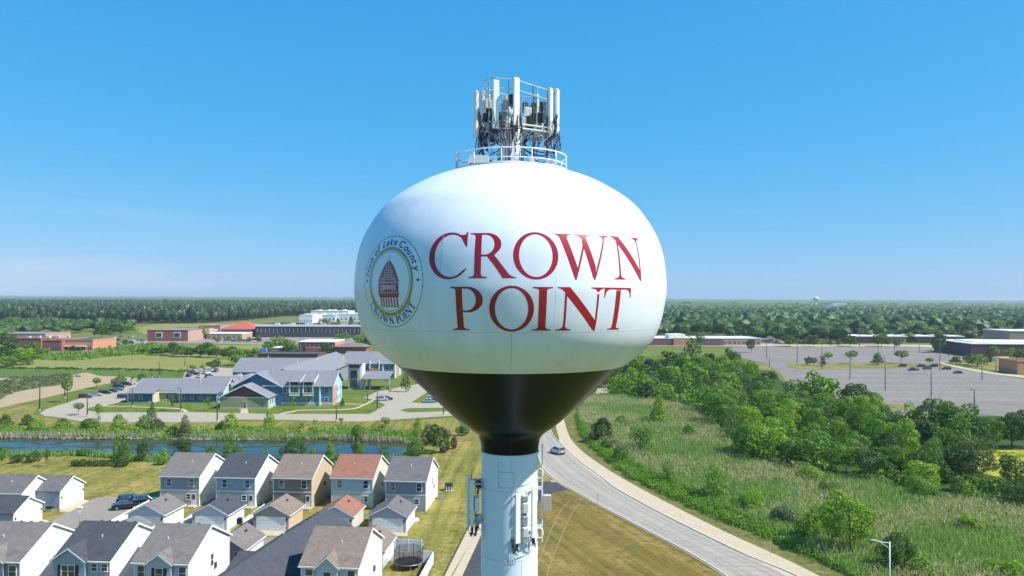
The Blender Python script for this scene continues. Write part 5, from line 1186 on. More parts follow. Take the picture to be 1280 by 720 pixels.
def lobes_for(kind, rnd):
    """unit tree: height 1, crown half-width about .4"""
    L = []
    if kind == 'round':
        L.append((0, 0, .58, .27, .27, .30))
        for i in range(9):
            a = rnd.uniform(0, 6.28); z = rnd.uniform(.36, .86); rr = .30*math.sin(min(1, (1.02-z)/.45)*1.57)*rnd.uniform(.7, 1.05); s = rnd.uniform(.10, .17)
            L.append((rr*math.cos(a), rr*math.sin(a), z, s, s, s*.85))
    elif kind == 'tall':
        for i in range(11):
            z = .22+.68*i/10; a = rnd.uniform(0, 6.28); w_ = .17*math.sin(min(1, (1.03-z)/.5)*1.57)+.03; s = rnd.uniform(.09, .14)
            L.append((w_*math.cos(a), w_*math.sin(a), z, s*.95, s*.95, s*1.25))
        L.append((0, 0, .5, .14, .14, .34))
    elif kind == 'cone':
        for i in range(8):
            z = .2+.1*i; s = .05+.21*(1-z); L.append((rnd.uniform(-.03, .03), rnd.uniform(-.03, .03), z, s, s, .09))
    elif kind == 'pyr':
        for i in range(13):
            z = .13+.74*(i/12)**.9; a = rnd.uniform(0, 6.28); w_ = .25*(1.02-z)**.7; s = .09+.13*(1-z)*rnd.uniform(.8, 1.1)
            L.append((w_*math.cos(a), w_*math.sin(a), z, s, s, s*.8))
        L.append((0, 0, .42, .2, .2, .36))
    elif kind == 'lolli':
        L.append((0, 0, .68, .26, .26, .22))
        for i in range(6):
            a = rnd.uniform(0, 6.28); L.append((.17*math.cos(a), .17*math.sin(a), rnd.uniform(.55, .84), .12, .12, .11))
    elif kind == 'bush':
        for i in range(8):
            a = rnd.uniform(0, 6.28); rr = rnd.uniform(.1, .42); s = rnd.uniform(.22, .36)
            L.append((rr*math.cos(a), rr*math.sin(a), rnd.uniform(.3, .6), s, s, s*.95))
    elif kind == 'sparse':
        for i in range(8):
            a = rnd.uniform(0, 6.28); rr = rnd.uniform(.0, .2); s = rnd.uniform(.08, .12)
            L.append((rr*math.cos(a), rr*math.sin(a), rnd.uniform(.35, .9), s, s, s*1.3))
    elif kind == 'broad':
        L.append((0, 0, .5, .36, .36, .32))
        for i in range(14):
            a = rnd.uniform(0, 6.28); z = rnd.uniform(.25, .85); rr = .42*math.sin(min(1, (1.02-z)/.5)*1.57)*rnd.uniform(.65, 1.05); s = rnd.uniform(.12, .2)
            L.append((rr*math.cos(a), rr*math.sin(a), z, s, s, s*.8))
    return L
MESHC = {}
def crown_mesh(kind, var, size, n, mat):
    key = (kind, var, size, n, mat)
    if key not in MESHC:
        rnd = random.Random(hash((kind, var)) % 1000+var*7 if False else len(kind)*31+var*101)
        L = lobes_for(kind, rnd); V, F_ = crown(L, n, size)
        MESHC[key] = npmesh('crown', V, F_, mat)
    return MESHC[key]
def trunk_mesh(kind, var):
    key = ('trunk', kind, var)
    if key not in MESHC:
        rnd = random.Random(var*13+len(kind)); mb = MB()
        top = .35 if kind == 'bush' else .72
        th = {'lolli': .022, 'sparse': .014}.get(kind, .026)
        mb.tube([(0, 0, -.01), (rnd.uniform(-.01, .01), rnd.uniform(-.01, .01), top*.4), (rnd.uniform(-.02, .02), rnd.uniform(-.02, .02), top)], th, 7, th*.4)
        for i in range(5):
            a = rnd.uniform(0, 6.28); z = rnd.uniform(.22, .55)*(.5 if kind == 'bush' else 1); l_ = rnd.uniform(.12, .24)
            mb.tube([(0, 0, z), (l_*.5*math.cos(a), l_*.5*math.sin(a), z+l_*.5), (l_*math.cos(a), l_*math.sin(a), z+l_*1.2)], th*.45, 5, th*.15)
        MESHC[key] = mb.mesh('trunk', 'bark', True)
    return MESHC[key]
NT = 0
def tree(loc, h, w, kind, mat, label, group=None, cat='tree', name=None, detail=1.0, dark=None):
    """w: crown width in metres"""
    global NT
    NT += 1; var = NT % 4
    base = {'round': .62, 'tall': .42, 'cone': .42, 'lolli': .58, 'bush': 1.15, 'sparse': .5, 'broad': .92, 'pyr': .66}[kind]
    name = name or {'bush': 'bush', 'cone': 'conifer'}.get(kind, 'tree')
    if kind == 'bush' and cat == 'tree': cat = 'bush'
    e = empty(name, (loc.x, loc.y, 0), random.uniform(0, 6.28)); tag(e, label, cat, group)
    dist = loc.y
    n = int((2300 if kind in ('broad',) else 1600 if kind in ('round', 'bush', 'pyr') else 1100)*detail)
    size = {'broad': .031, 'bush': .046, 'round': .029, 'pyr': .030, 'sparse': .02}.get(kind, .026)
    if dist > 260: n = int(n*.45); size *= 1.5
    elif dist < 260: n = int(n*1.9); size *= .72
    c = bpy.data.objects.new('crown', crown_mesh(kind, var, size, n, mat)); COL.objects.link(c); c.parent = e
    t = bpy.data.objects.new('trunk', trunk_mesh(kind, var)); COL.objects.link(t); t.parent = e
    sx = w/base; c.scale = (sx, sx*random.uniform(.85, 1.1), h); t.scale = (h*.8, h*.8, h)
    return e
def T(px, yb, yt, wpx, kind, mat, label, group=None, **k):
    if kind in ('round', 'tall') and group in (g1, g2): kind = 'pyr' if mat != D or yb-yt < 20 else 'broad'
    elif kind == 'round' and wpx > .8*(yb-yt): kind = 'broad'
    p = G(px, yb); s = ppm(yb); tree(p, (yb-yt)/s*1.02, max(.8, wpx/s), kind, mat, label, group, **k)
g1 = 'trees along the far bank of the pond'; g2 = 'trees and bushes on the near bank of the pond'; g3 = 'shrubs of the clipped hedge row'
D, M_, Li, Ol, Gr = 'leaf_dark', 'leaf_mid', 'leaf_lime', 'leaf_olive', 'leaf_grey'
for a in ((7,534,517,17,'round',D,'dark round tree at the left edge on the far pond bank'),(33,531,518,17,'round',D,'dark round tree, second from the left on the far pond bank'),(46,540,523,22,'bush',Li,'bright bushy clump low on the far pond bank'),
          (79,536,522,19,'round',M_,'round tree standing alone below the turning loop'),(98,519,502,13,'lolli',Ol,'small olive tree on the kerb of the turning loop'),(115,537,519,26,'bush',M_,'broad low green tree at the foot of a thin tall one'),(123,534,506,11,'sparse',M_,'thin tall tree rising above the broad low one left of the teal wing'),
          (149,537,517,20,'round',Li,'bright green round tree below the left end of the low wing'),(180,538,518,20,'round',M_,'green tree beside a taller one below the low wing'),(189,533,502,13,'tall',M_,'tall narrow tree in front of the low teal wing'),(198,539,522,17,'round',Gr,'grey-green tree right of the tall narrow one'),
          (231,548,519,16,'cone',Gr,'pointed grey-green tree at the pond edge'),(217,547,531,18,'bush',D,'dark bush at the pond edge left of the pointed tree'),(289,537,516,25,'round',Li,'bright yellow-green tree in front of the maroon gable'),(276,540,526,14,'round',D,'dark small tree left of the yellow-green one by the pond'),
          (337,534,513,15,'cone',Li,'bright cone-shaped tree right of the maroon gable'),(377,539,527,9,'sparse',M_,'small sapling on the bank below the teal wing'),(395,535,524,7,'sparse',M_,'tiny sapling beside a lamp post on the far bank'),(427,532,523,10,'sparse',M_,'small thin tree on the far bank near the parking drive'),
          (447,549,528,20,'bush',M_,'feathery bush in the reeds of the far bank'),(481,542,520,18,'sparse',Li,'airy pale green tree at the right of the far bank'),(522,548,521,12,'tall',Li,'narrow yellow-green tree at the right end of the pond'),(534,556,529,20,'tall',Ol,'olive-yellow tree beside the big dark round one'),
          (550,566,528,27,'round',D,'big dark green tree standing on the lawn left of the tank column'),(521,572,547,26,'bush',M_,'broad green bush at the right tip of the pond'),(578,544,528,18,'bush',M_,'round green bush by the black cone of the tank'),(568,561,543,10,'bush','leaf_burgundy','dark red-brown bush right of the big dark tree'),(556,566,556,11,'bush','leaf_burgundy','small dark red-brown bush below the big dark tree')):
    T(*a, group=g1)
for a in ((3,575,556,12,'bush',M_,'green bush cut by the left edge on the near pond bank'),(19.5,578.5,566,17,'bush',D,'left of two dark round bushes above the garages'),(42,577.5,563,18,'bush',D,'right of two dark round bushes above the garages'),(59,584,560,9,'sparse',Ol,'bare thin sapling on the meadow'),
          (104,569,559.5,18,'bush',M_,'round bush at the water edge above the hedge'),(72,568,562,12,'bush',Ol,'low olive bush at the water edge'),(146,577,548,15,'tall',Li,'yellow-green upright tree over the water behind the hedge'),(156,578,550,16,'round',M_,'leaning green tree right of the yellow-green one'),(178,576.5,552,15,'tall',D,'dark upright tree left of the slate blue house'),
          (205,581,560,13,'round',Li,'small lime tree just left of the slate blue house'),(228,573,554,22,'round',D,'dark tree behind the roof of the slate blue house'),(264,573,556,22,'round',M_,'green tree between the first two back-row roofs'),(284,577,552,17,'tall',Li,'lime tree behind the charcoal roof, left one'),(298,576,554,19,'round',M_,'green tree behind the charcoal roof, right one'),
          (332,571,562,8,'bush',Li,'small bright bush above the charcoal roof'),(367,579,548,33,'round',D,'largest dark tree behind the brown back-row house'),(391,572,559,8,'bush',Li,'small pale bush beside the largest dark tree'),(413,578,552,16,'tall',Li,'lime tree between the brown and the cream house'),(425,580,565,13,'bush',D,'dark bush at the roof of the cream house'),
          (449,576,550,18,'tall',Li,'bright lime tree above the red-brown roof'),(483,588,562,19,'round',M_,'green tree between the cream house and the grey house'),(476,574,560,10,'sparse',Ol,'thin leafless-looking shrub over the water right of the lime tree'),(241,571,562,9,'bush',Ol,'low pale bush between dark trees at the pond edge')):
    T(*a, group=g2)
for i, (x, w_) in enumerate(((94,10),(103,11),(113,10),(121,9),(129,9),(137,9),(144,9),(153,17))):
    T(x, 583, 573 if i < 7 else 570, w_, 'bush', D, 'dark clipped shrub in the hedge row, %s' % ('leftmost','second from the left','third from the left','fourth from the left','fifth from the left','sixth from the left','seventh from the left','broadest, at its right end')[i], group=g3)
# campus and left fields
g4 = 'small trees in the left fields and car parks'
for a in ((84,503,471,14,'lolli',M_,'young tree beside the lamp post above the turning loop'),(121,486,471,11,'lolli',M_,'young tree on the sand slope left of the parked cars'),(143,483,472,8,'round',Gr,'small grey-green tree above the black cars'),(151,481,470,13,'round',M_,'round tree above the black cars'),(165,478,470,6,'sparse',Ol,'tiny brown-green sapling above the cars'),
          (178,474,466,11,'bush',M_,'round bush on the roof line of the low wing'),(225,470,461,9,'lolli',M_,'small tree above the roof of the low wing'),(241,465,456,10,'lolli',M_,'small tree behind the left parking row'),(267,462,449,17,'round',D,'dark round tree behind the parking row'),(200,472,463,4,'sparse',M_,'thin sapling behind the low wing'),(253,463,456,8,'sparse',Ol,'thin olive tree behind the parking row'),
          (216,513,496,11,'sparse',M_,'small tree in front of the entrance of the low wing'),(260,514,497,10,'sparse',M_,'small tree in front of the right part of the low wing'),(367,512,495,7,'sparse',M_,'slim tree before the bays of the teal wing'),(428,508,497,6,'cone',D,'small dark conifer at the corner of the teal wing'),
          (507,490,467,10,'tall',D,'dark upright tree in the island by the tank'),(486,494,482,7,'sparse',Ol,'small thin tree in front of the portico')):
    T(*a, group=g4)
g5 = 'trees of the hedgerow beyond the yellow meadow'
ORD = ['first','second','third','fourth','fifth','sixth','seventh','eighth','ninth','tenth','eleventh','twelfth','thirteenth','fourteenth','fifteenth','sixteenth','seventeenth','eighteenth','nineteenth','twentieth']
HG = sorted(((196,444,434,18,D),(207,444,430,16,M_),(216,445,428,18,D),(227,446,432,18,M_),(238,446,434,16,D),(250,446,430,18,D),(260,447,428,20,M_),(270,447,433,18,D),(283,449,434,16,D),(296,457,436,22,M_),(311,449,436,18,D),(320,446,434,12,M_),(291,440,432,10,D),(185,442,434,14,M_),(176,442,436,12,Ol)))
for k, (px, yb, yt, w_, m_) in enumerate(HG):
    T(px, yb, yt, w_, 'broad', m_, 'broad %s tree in the hedgerow beyond the yellow meadow, %s from the left' % ('dark' if m_ == D else 'bright', ORD[k]), group=g5)
g6 = 'trees around the far brick buildings'
FT = sorted(((253,424,408,12,'tall',M_),(336,441,426,16,'broad',M_),(349,438,420,26,'broad',M_),(362,436,423,14,'round',M_),(358,444,430,16,'broad',D),(365,445,432,16,'broad',D),(407,445,428,15,'round',D),(429,425,416,20,'broad',M_),(451,432,416,20,'broad',M_),(461,438,421,12,'round',D),(399,404,398,9,'round',Ol),(408,405,398,10,'round',Ol),(423,404,399,6,'round',Ol),(439,404,395,6,'cone',D),(322,428,419,7,'tall',D),(311,428,421,7,'round',M_),(300,428,421,6,'round',M_),(286,428,420,7,'round',M_),(272,428,422,8,'round',M_),(30,450,436,24,'broad',Li),(12,448,430,26,'broad',D),(10,436,420,22,'broad',D),(40,446,428,20,'broad',M_),(28,456,442,30,'broad',M_),(8,458,444,26,'broad',Li),(55,443,434,12,'round',Li),(92,440,432,10,'round',D),(117,436,430,8,'round',D),(146,434,428,7,'round',D),(157,433,425,8,'round',D),(127,422,404,18,'broad',D),(143,418,405,22,'broad',D),(158,416,404,22,'broad',M_),(17,410,396,24,'broad',M_),(66,414,406,18,'broad',D),(82,414,405,20,'broad',M_),(103,413,404,22,'broad',D),(50,408,402,10,'round',D)))
zone = lambda px, yb: 'before the left woods' if yb < 423 and px < 170 else 'around the orange brick building' if px < 130 else 'by the left far car park' if px < 200 else 'by the right far car park' if px < 325 and yb > 420 else 'between the white industrial halls' if yb < 410 else 'around the white-roofed dark brick hall' if px < 425 else 'at the tank edge near the glass-fronted building'
cnt = {}
for px, yb, yt, w_, kind, m_ in FT:
    z_ = zone(px, yb); cnt[z_] = cnt.get(z_, 0)+1
    T(px, yb, yt, w_, kind, m_, '%s tree %s, %s from the left there' % ({D: 'dark', M_: 'mid green', Li: 'bright', Ol: 'olive'}[m_], z_, ORD[cnt[z_]-1]), group=g6)
# east side: parking lot trees
g7 = 'trees on the parking lot islands'
for a in ((1010,457,445,10,'round',D,'dark low tree, left of a touching pair on the island'),(1017,457,446,8,'round',D,'dark low tree, right of a touching pair on the island'),(1028,458,444,8,'tall',D,'dark narrow tree beside the lime one on the island'),(1035,454,438,12,'lolli',Li,'bright lime tree on the parking island'),(1064,454.5,437,16,'lolli',M_,'round-headed tree on the island right of the lime one'),(1097,456,440,14,'cone',D,'dark pointed tree on the parking island'),
          (1127,454.5,437,17,'lolli',M_,'flat-topped green tree above the parked cars'),(1162,457,446,12,'lolli',M_,'small pale tree among the parked cars'),(1195,455,444,12,'round',Gr,'grey-green bush-like tree over a dark car'),(1211,456,441,16,'broad',D,'left tree of the dark clump at the path corner'),(1222,458,441,18,'broad',M_,'middle tree of the dark clump at the path corner'),(1234,456,442,15,'broad',D,'right tree of the dark clump at the path corner'),
          (1174.5,441,411,19,'broad',D,'big dark tree beside a lamp pole at the top of the lot'),(939,441,422,12,'round',D,'dark round tree at the top left corner of the lot'),(987,433,417,22,'broad',D,'wide dark tree at the upper edge of the lot, leftmost'),(1017,433,418,15,'broad',D,'dark tree at the upper edge of the lot, second'),(1063,433,417,18,'broad',D,'wide dark tree at the upper edge of the lot, middle'),(1102,433,415,21,'broad',D,'wide dark tree at the upper edge of the lot before the brick buildings'),
          (1121,434,425,8,'round',D,'small dark tree right of the wide one at the upper edge'),(1005,431,422,6,'cone',D,'small conifer between trees at the upper edge'),(1038,432,423,6,'cone',D,'small conifer left of the middle wide tree'),(1048,432,422,7,'cone',D,'small conifer nearest the middle wide tree'),
          (1138,428,414,14,'broad',M_,'tree between the brick buildings of the far street'),(1242,446,432,14,'broad',M_,'tree before the gym wall, left one'),(1262,448,434,14,'broad',M_,'tree before the gym wall, middle one'),(1277,450,436,18,'broad',D,'tree before the gym wall at the right edge'),(1226,440,434,10,'round',D,'low dark bush at the gym corner'),
          (855,424,410,15,'broad',D,'dark tree on the lawn behind the school roof'),(876,437,412,9,'tall',M_,'slim tall tree in front of the school wing')):
    T(*a, group=g7)
# wetland and thicket: trees one can tell apart
g8 = 'trees and bushes in the wetland'
for a in ((752,553,520,27,'round',D,'dark round tree at the bend of the cycle path'),(742,549,536,12,'bush',D,'small dark bush left of the round tree by the path'),(776,532,518,15,'bush',M_,'rounded bush in the reeds above the dark round tree'),(801,566,533,24,'tall',M_,'green upright tree in the reeds'),(763,562,546,20,'bush',D,'dark bush below the round tree'),(777,577,555,26,'bush',M_,'bushy green clump near the mown strip'),
          (833,604,575,15,'tall',M_,'slim tree beside the bright undergrowth'),(892,624,582,27,'tall',M_,'upright green tree standing alone in the reeds'),(860,548,528,19,'bush',M_,'low round bush in the upper reeds'),(824,530,494,22,'cone',Li,'bright cone-shaped tree in the upper reeds'),(940,640,612,22,'tall',Li,'yellow-green tree by the undergrowth'),(978,658,630,40,'bush',Gr,'broad grey-green bush near the path'),(925,636,618,20,'bush',M_,'bush left of the yellow-green tree'),
          (1062,692,608,58,'broad',Li,'largest bright tree at the bottom right of the wetland'),(1018,676,628,34,'tall',M_,'olive-green tree left of the largest bright tree'),(1012,604,580,40,'bush',Li,'yellow-green bush mass in the middle of the reeds'),(1036,620,598,26,'bush',M_,'green bush below the yellow-green mass'),(1120,716,664,40,'broad',D,'dark tree right of the street lamp'),(1150,724,690,46,'bush',M_,'green bush at the bottom edge right of the lamp'),
          (1217,664,640,40,'bush',Li,'bright round bush in the right reeds'),(1256,724,696,44,'bush',Li,'bright bush at the bottom right corner'),(1270,636,594,42,'broad',D,'dark tree at the right edge beyond the reeds'),(1198,596,560,50,'broad',D,'dark wide tree left of the yellow pond'),(1025,512,463,44,'broad',M_,'big tree at the parking lot edge, left of a pair'),(1073,524,478,54,'broad',D,'big dark tree at the parking lot edge, right of a pair'),
          (1162,556,494,50,'broad',D,'tall dark tree rising before the parking lot'),(1195,560,502,56,'broad',M_,'large bright-topped tree before the parking lot'),(1216,565,520,40,'broad',D,'dark tree right of the large bright-topped one'),(1242,560,520,30,'broad',M_,'olive tree before the yellow pond'),(1265,560,510,34,'broad',D,'dark tree at the right edge before the parking lot'),(1286,560,512,36,'broad',D,'dark tree cut by the right edge before the lot'),
          (915,466,434,22,'broad',Ol,'olive-topped tree left of the lot entry'),(937,472,450,14,'cone',D,'dark pointed tree at the lot entry'),(960,482,462,20,'broad',D,'dark tree at the lot entry right of the pointed one'),(843,470,440,32,'broad',D,'dark tree above the service road'),(866,466,420,14,'tall',M_,'slim tall tree rising over the school front'),(886,464,440,22,'broad',D,'dark round tree below the school'),
          (815,468,446,18,'round',D,'dark tree right of the service road'),(797,446,436,12,'round',M_,'green tree at the tank edge above the court'),(835,446,436,18,'bush',M_,'low trees beside the court'),(1155,622,592,36,'bush',M_,'bush at the lower edge of the thicket'),(1130,588,560,40,'broad',Li,'bright willow-like tree in the thicket')):
    T(*a, group=g8)
# the dense thicket: individual trees
TH = [(756,482),(775,466),(812,462),(905,458),(930,472),(962,490),(1010,506),(1040,516),(1115,530),(1170,548),(1215,556),(1215,598),(1275,612),(1260,628),(1170,624),(1110,606),(1060,596),(1000,588),(935,574),(905,545),(890,520),(850,508),(812,505),(790,496),(765,492)]
P_ = []; cand = scatter(TH, 6000)
for c in cand:
    sp_ = 5.6 if c[1] < 260 else 8.4
    if all((c[0]-q[0])**2+(c[1]-q[1])**2 > sp_*sp_ for q in P_): P_.append(c)
    if len(P_) >= 165: break
for c in P_:
    h = random.uniform(6, 11); m_ = random.choices([M_, Li, D, Ol, Gr], [5, 3.6, 1.6, .8, .6])[0]
    kd = random.choices(['broad', 'tall', 'round', 'bush'], [6, 2, 2, 1.5])[0]
    if kd == 'bush': h *= .5
    tree(Vector((c[0], c[1], 0)), h, h*random.uniform(.75, 1.1) if kd != 'tall' else h*.5, kd, m_, 'tree of the dense thicket between the wetland and the parking lot', group='trees of the dense thicket', detail=.8)
# understory, reeds, undergrowth: nobody could count these
def stuff(name, V, F_, mats, midx=None, label=None):
    o = bpy.data.objects.new(name, npmesh(name, V, F_, mats, midx)); COL.objects.link(o); o['kind'] = 'stuff'
    if label: o['label'] = label
    return o
def shrubs(name, P2, h0, h1, mat, per=90, leaf=.28, label=None, flat=.9):
    n = len(P2); h = rng.uniform(h0, h1, n); k = np.repeat(np.arange(n), per); u = rand_unit(len(k)); u[:, 2] = np.abs(u[:, 2])
    C = np.zeros((len(k), 3)); C[:, 0] = P2[k, 0]; C[:, 1] = P2[k, 1]
    R_ = h[k, None]*np.array([[flat, flat, .9]])*rng.uniform(.7, 1.05, (len(k), 1)); C += u*R_
    N = u+rng.normal(size=u.shape)*.5; N /= np.linalg.norm(N, axis=1)[:, None]
    V, F_ = leaf_quads(C, N, rng.uniform(.6, 1.3, len(k))*leaf); return stuff(name, V, F_, mat, label=label)
shrubs('understory', scatter(TH, 1100), 1.2, 3.2, 'leaf_mid', 60, .38, 'dark brush filling the gaps of the thicket')
def blades(P2, h0, h1, w, lean=.25):
    n = len(P2); a = rng.uniform(0, math.pi, n); h = rng.uniform(h0, h1, n); b = np.zeros((n, 3)); b[:, :2] = P2
    d_ = np.stack([np.cos(a), np.sin(a), np.zeros(n)], 1)*(w*rng.uniform(.6, 1.4, n))[:, None]
    l_ = rng.normal(size=(n, 3))*lean; l_[:, 2] = 0; top = b+l_*h[:, None]; top[:, 2] = h; mid = b+l_*h[:, None]*.35; mid[:, 2] = h*.55
    V = np.stack([b-d_, b+d_, mid+d_*.9, top+d_*.25, top-d_*.25, mid-d_*.9], 1).reshape(-1, 3)
    F_ = (np.arange(n)[:, None]*6+np.array([[0, 1, 2, 5]])); F2 = (np.arange(n)[:, None]*6+np.array([[5, 2, 3, 4]]))
    return V, np.vstack([F_, F2]), top, d_
WET = [(724,524),(722,512),(742,496),(775,496),(800,500),(850,510),(890,522),(906,548),(938,578),(1000,592),(1060,600),(1110,610),(1170,628),(1262,632),(1330,620),(1400,780),(1140,780),(1062,722),(960,664),(863,618),(800,588),(752,556),(735,545)]
def clump_filter(P2, scale, thr, seed=0):
    a = np.sin(P2[:, 0]*scale+seed)+np.sin(P2[:, 1]*scale*.8+seed*2)+np.sin((P2[:, 0]+P2[:, 1])*scale*.53+1.3*seed)+np.sin((P2[:, 0]*.7-P2[:, 1])*scale*1.31)
    return P2[a+rng.normal(size=len(a))*.9 > thr]
V, F_, top, d_ = blades(scatter(WET, 170000), .7, 1.8, .05); stuff('marsh_reeds', V, F_, 'reed_green', label='tall green reeds of the wetland')
pl = clump_filter(scatter(WET, 62000), .21, .3, 2.0); V, F_, top, d_ = blades(pl, 1.3, 2.1, .015)
n = len(top); a = rng.uniform(0, math.pi, n); ex = np.stack([np.cos(a), np.sin(a), np.zeros(n)], 1)*.055; up = np.zeros((n, 3)); up[:, 2] = .3; up[:, :2] = rng.normal(size=(n, 2))*.12
V2 = np.stack([top-ex*.6-up*.4, top+ex*.6-up*.4, top+ex*.5+up, top-ex*.5+up], 1).reshape(-1, 3)
stuff('reed_plumes', V2, np.arange(len(V2)).reshape(-1, 4), 'reed_plume', label='pale tan seed plumes over the reeds')
UG = [(721,519),(738,524),(756,546),(798,576),(875,614),(975,658),(1100,716),(1170,790),(1100,780),(1058,716),(958,674),(863,634),(787,598),(741,561),(726,545)]
shrubs('undergrowth', scatter(UG, 2300), .4, 1.7, 'grass_bright', 80, .13, 'lush bright green undergrowth along the mown strip')
UG2 = [(810,535),(850,530),(870,545),(905,560),(880,572),(830,560),(800,545)]
shrubs('undergrowth', scatter(UG2, 260), .4, 1.2, 'grass_bright', 40, .22, 'bright green brush patch in the upper wetland')
s_ = clump_filter(scatter(WET, 420), .15, .7, 1.0)
shrubs('undergrowth', s_, .8, 2.2, 'leaf_mid', 80, .24, 'low shrubs scattered through the reeds')
# pond banks
FB = [(-60,534),(60,535),(200,538),(330,536),(430,536),(520,542),(520,553),(505,553),(470,550),(400,550),(250,550),(100,548),(0,546.5),(-60,547)]
V, F_, top, d_ = blades(clump_filter(scatter(FB, 34000), .25, -.3, 1.0), .3, 1.3, .07); stuff('bank_reeds', V, F_, 'reed_green', label='reeds on the far bank of the pond')
b2 = scatter([(-60,545),(0,545),(150,547),(400,548.5),(470,548.5),(505,551.5),(516,559),(505,553),(400,550),(100,548.4),(-60,547.5)], 2600); V, F_, top, d_ = blades(b2, .8, 1.8, .09); stuff('bank_reeds', V, F_, 'reed_plume', label='dry pale reeds at the waterline')
NB = [(-60,568),(0,567),(100,565.5),(160,568),(240,572),(320,576),(400,578.5),(480,576),(505,568),(516,560),(522,566),(508,576),(480,584),(400,586),(200,579),(100,570),(0,573),(-60,576)]
V, F_, top, d_ = blades(scatter(NB, 11000), .4, 1.3, .09); stuff('bank_reeds', V, F_, 'reed_green', label='grasses on the near bank of the pond')
shrubs('bank_brush', scatter(FB, 260), .8, 2.8, 'leaf_mid', 50, .24, 'low brush on the far bank of the pond'); shrubs('bank_brush', clump_filter(scatter(NB, 160), .3, .3), .4, 1.2, 'leaf_mid', 50, .2, 'low brush on the near bank of the pond')
rk = scatter([(-40,545.5),(60,546.5),(200,548),(330,549),(330,550.2),(200,549.4),(0,547.6)], 260); mb = MB()
for x, y in rk:
    s = random.uniform(.2, .55); mb.prism([(x-s, y-s*.6, .02), (x+s, y-s*.5, .02), (x+s*.7, y+s*.6, .02), (x-s*.6, y+s*.5, .02)], (jit(.1), jit(.1), s*.6))
tag(mb.build('bank_rocks', 'rock'), 'pale stones along the far waterline', kind='stuff')
# scrub on the left bank and field edges
SB = [(-60,474),(0,473),(80,468),(100,471),(70,481),(49,485),(14,492),(0,499),(-60,515)]
shrubs('scrub', scatter(SB, 420), .3, 1.3, 'leaf_olive', 40, .3, 'grey-green scrub on the sandy slope', 1.3); shrubs('scrub', scatter(SB, 120), .3, 1.0, 'leaf_grey', 36, .3, 'pale weeds on the sandy slope', 1.3)
shrubs('scrub', scatter([(0,449),(90,451),(140,446),(200,442),(195,430),(150,434),(90,442),(0,441)], 260), .6, 3.0, 'leaf_mid', 36, .6, 'brush belt beyond the yellow meadow', 1.2)
shrubs('scrub', scatter([(0,459.5),(110,461),(235,463),(235,464.5),(110,462.6),(0,461)], 120), .5, 1.2, 'leaf_dark', 26, .4, 'dark field edge between meadow and crop', 1.6)
# ------------------------------------------------------------------ woods
def blob_templates(nt=8):
    out = []
    bm = bmesh.new(); bmesh.ops.create_icosphere(bm, subdivisions=2, radius=1); V0 = np.array([v.co for v in bm.verts]); F0 = np.array([[v.index for v in f.verts] for f in bm.faces]); bm.free()
    for i in range(nt):
        V = V0.copy(); n_ = np.zeros(len(V))
        for k in range(7):
            u = rand_unit(1)[0]; dlt = np.clip((V0@u)-.55, 0, 1); n_ += dlt*rng.uniform(.5, .95)
        V = V0*(.72+n_[:, None]+rng.normal(size=(len(V), 1))*.05); V[:, 2] *= .85; out.append((V, F0))
    return out
BT = blob_templates()
def woods(name, P2, h0, h1, wr, mat, label, leafy=0):
    core = .86 if leafy else 1.0; n = len(P2); h = rng.uniform(h0, h1, n); w_ = h*rng.uniform(wr*.8, wr*1.2, n); VV = []; FF = []; off = 0; t = rng.integers(0, len(BT), n)
    for i, (V, F0) in enumerate(BT):
        k = np.where(t == i)[0]
        if not len(k): continue
        a = rng.uniform(0, 6.28, len(k)); c, s = np.cos(a), np.sin(a)
        X_ = V[None, :, 0]*c[:, None]-V[None, :, 1]*s[:, None]; Y_ = V[None, :, 0]*s[:, None]+V[None, :, 1]*c[:, None]
        A = np.stack([X_*w_[k, None]/2*core+P2[k, 0][:, None], Y_*w_[k, None]/2*core+P2[k, 1][:, None], V[None, :, 2]*h[k, None]*.42*core+h[k, None]*.56], 2)
        VV.append(A.reshape(-1, 3)); FF.append((F0[None]+off+(np.arange(len(k))*len(V))[:, None, None]).reshape(-1, 3)); off += len(k)*len(V)
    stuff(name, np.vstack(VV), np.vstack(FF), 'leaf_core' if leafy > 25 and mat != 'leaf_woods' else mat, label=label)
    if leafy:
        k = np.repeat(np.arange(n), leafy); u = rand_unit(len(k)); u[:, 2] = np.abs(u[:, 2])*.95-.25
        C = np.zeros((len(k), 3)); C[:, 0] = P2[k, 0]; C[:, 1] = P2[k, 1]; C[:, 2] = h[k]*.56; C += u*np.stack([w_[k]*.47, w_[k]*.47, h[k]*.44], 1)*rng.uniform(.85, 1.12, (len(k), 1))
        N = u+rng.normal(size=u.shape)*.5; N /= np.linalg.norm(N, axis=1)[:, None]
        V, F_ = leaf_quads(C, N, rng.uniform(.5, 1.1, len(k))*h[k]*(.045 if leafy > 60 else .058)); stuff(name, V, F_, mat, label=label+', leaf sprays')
def jgrid(poly, sp):
    P = [(G(*p).x, G(*p).y) for p in poly]; return jgridw(P, sp)
def jgridw(P, sp):
    xs = [p[0] for p in P]; ys = [p[1] for p in P]
    X_, Y_ = np.meshgrid(np.arange(min(xs), max(xs), sp), np.arange(min(ys), max(ys), sp)); x = X_.ravel()+rng.uniform(-.45, .45, X_.size)*sp; y = Y_.ravel()+rng.uniform(-.45, .45, X_.size)*sp
    k = inpoly(x, y, P); return np.stack([x[k], y[k]], 1)
def wpoly(pts): return [((px-640)/F*Y, Y) for px, Y in pts]
LF = wpoly([(-80,1120),(60,1200),(165,1150),(260,1180),(330,1450),(360,1650),(450,1700),(560,1500),(640,1500),(640,2300),(-80,2300)])
woods('left_woods', jgridw(LF, 9), 15, 25, .5, 'leaf_woods', 'dense dark woods on the left horizon', 40)
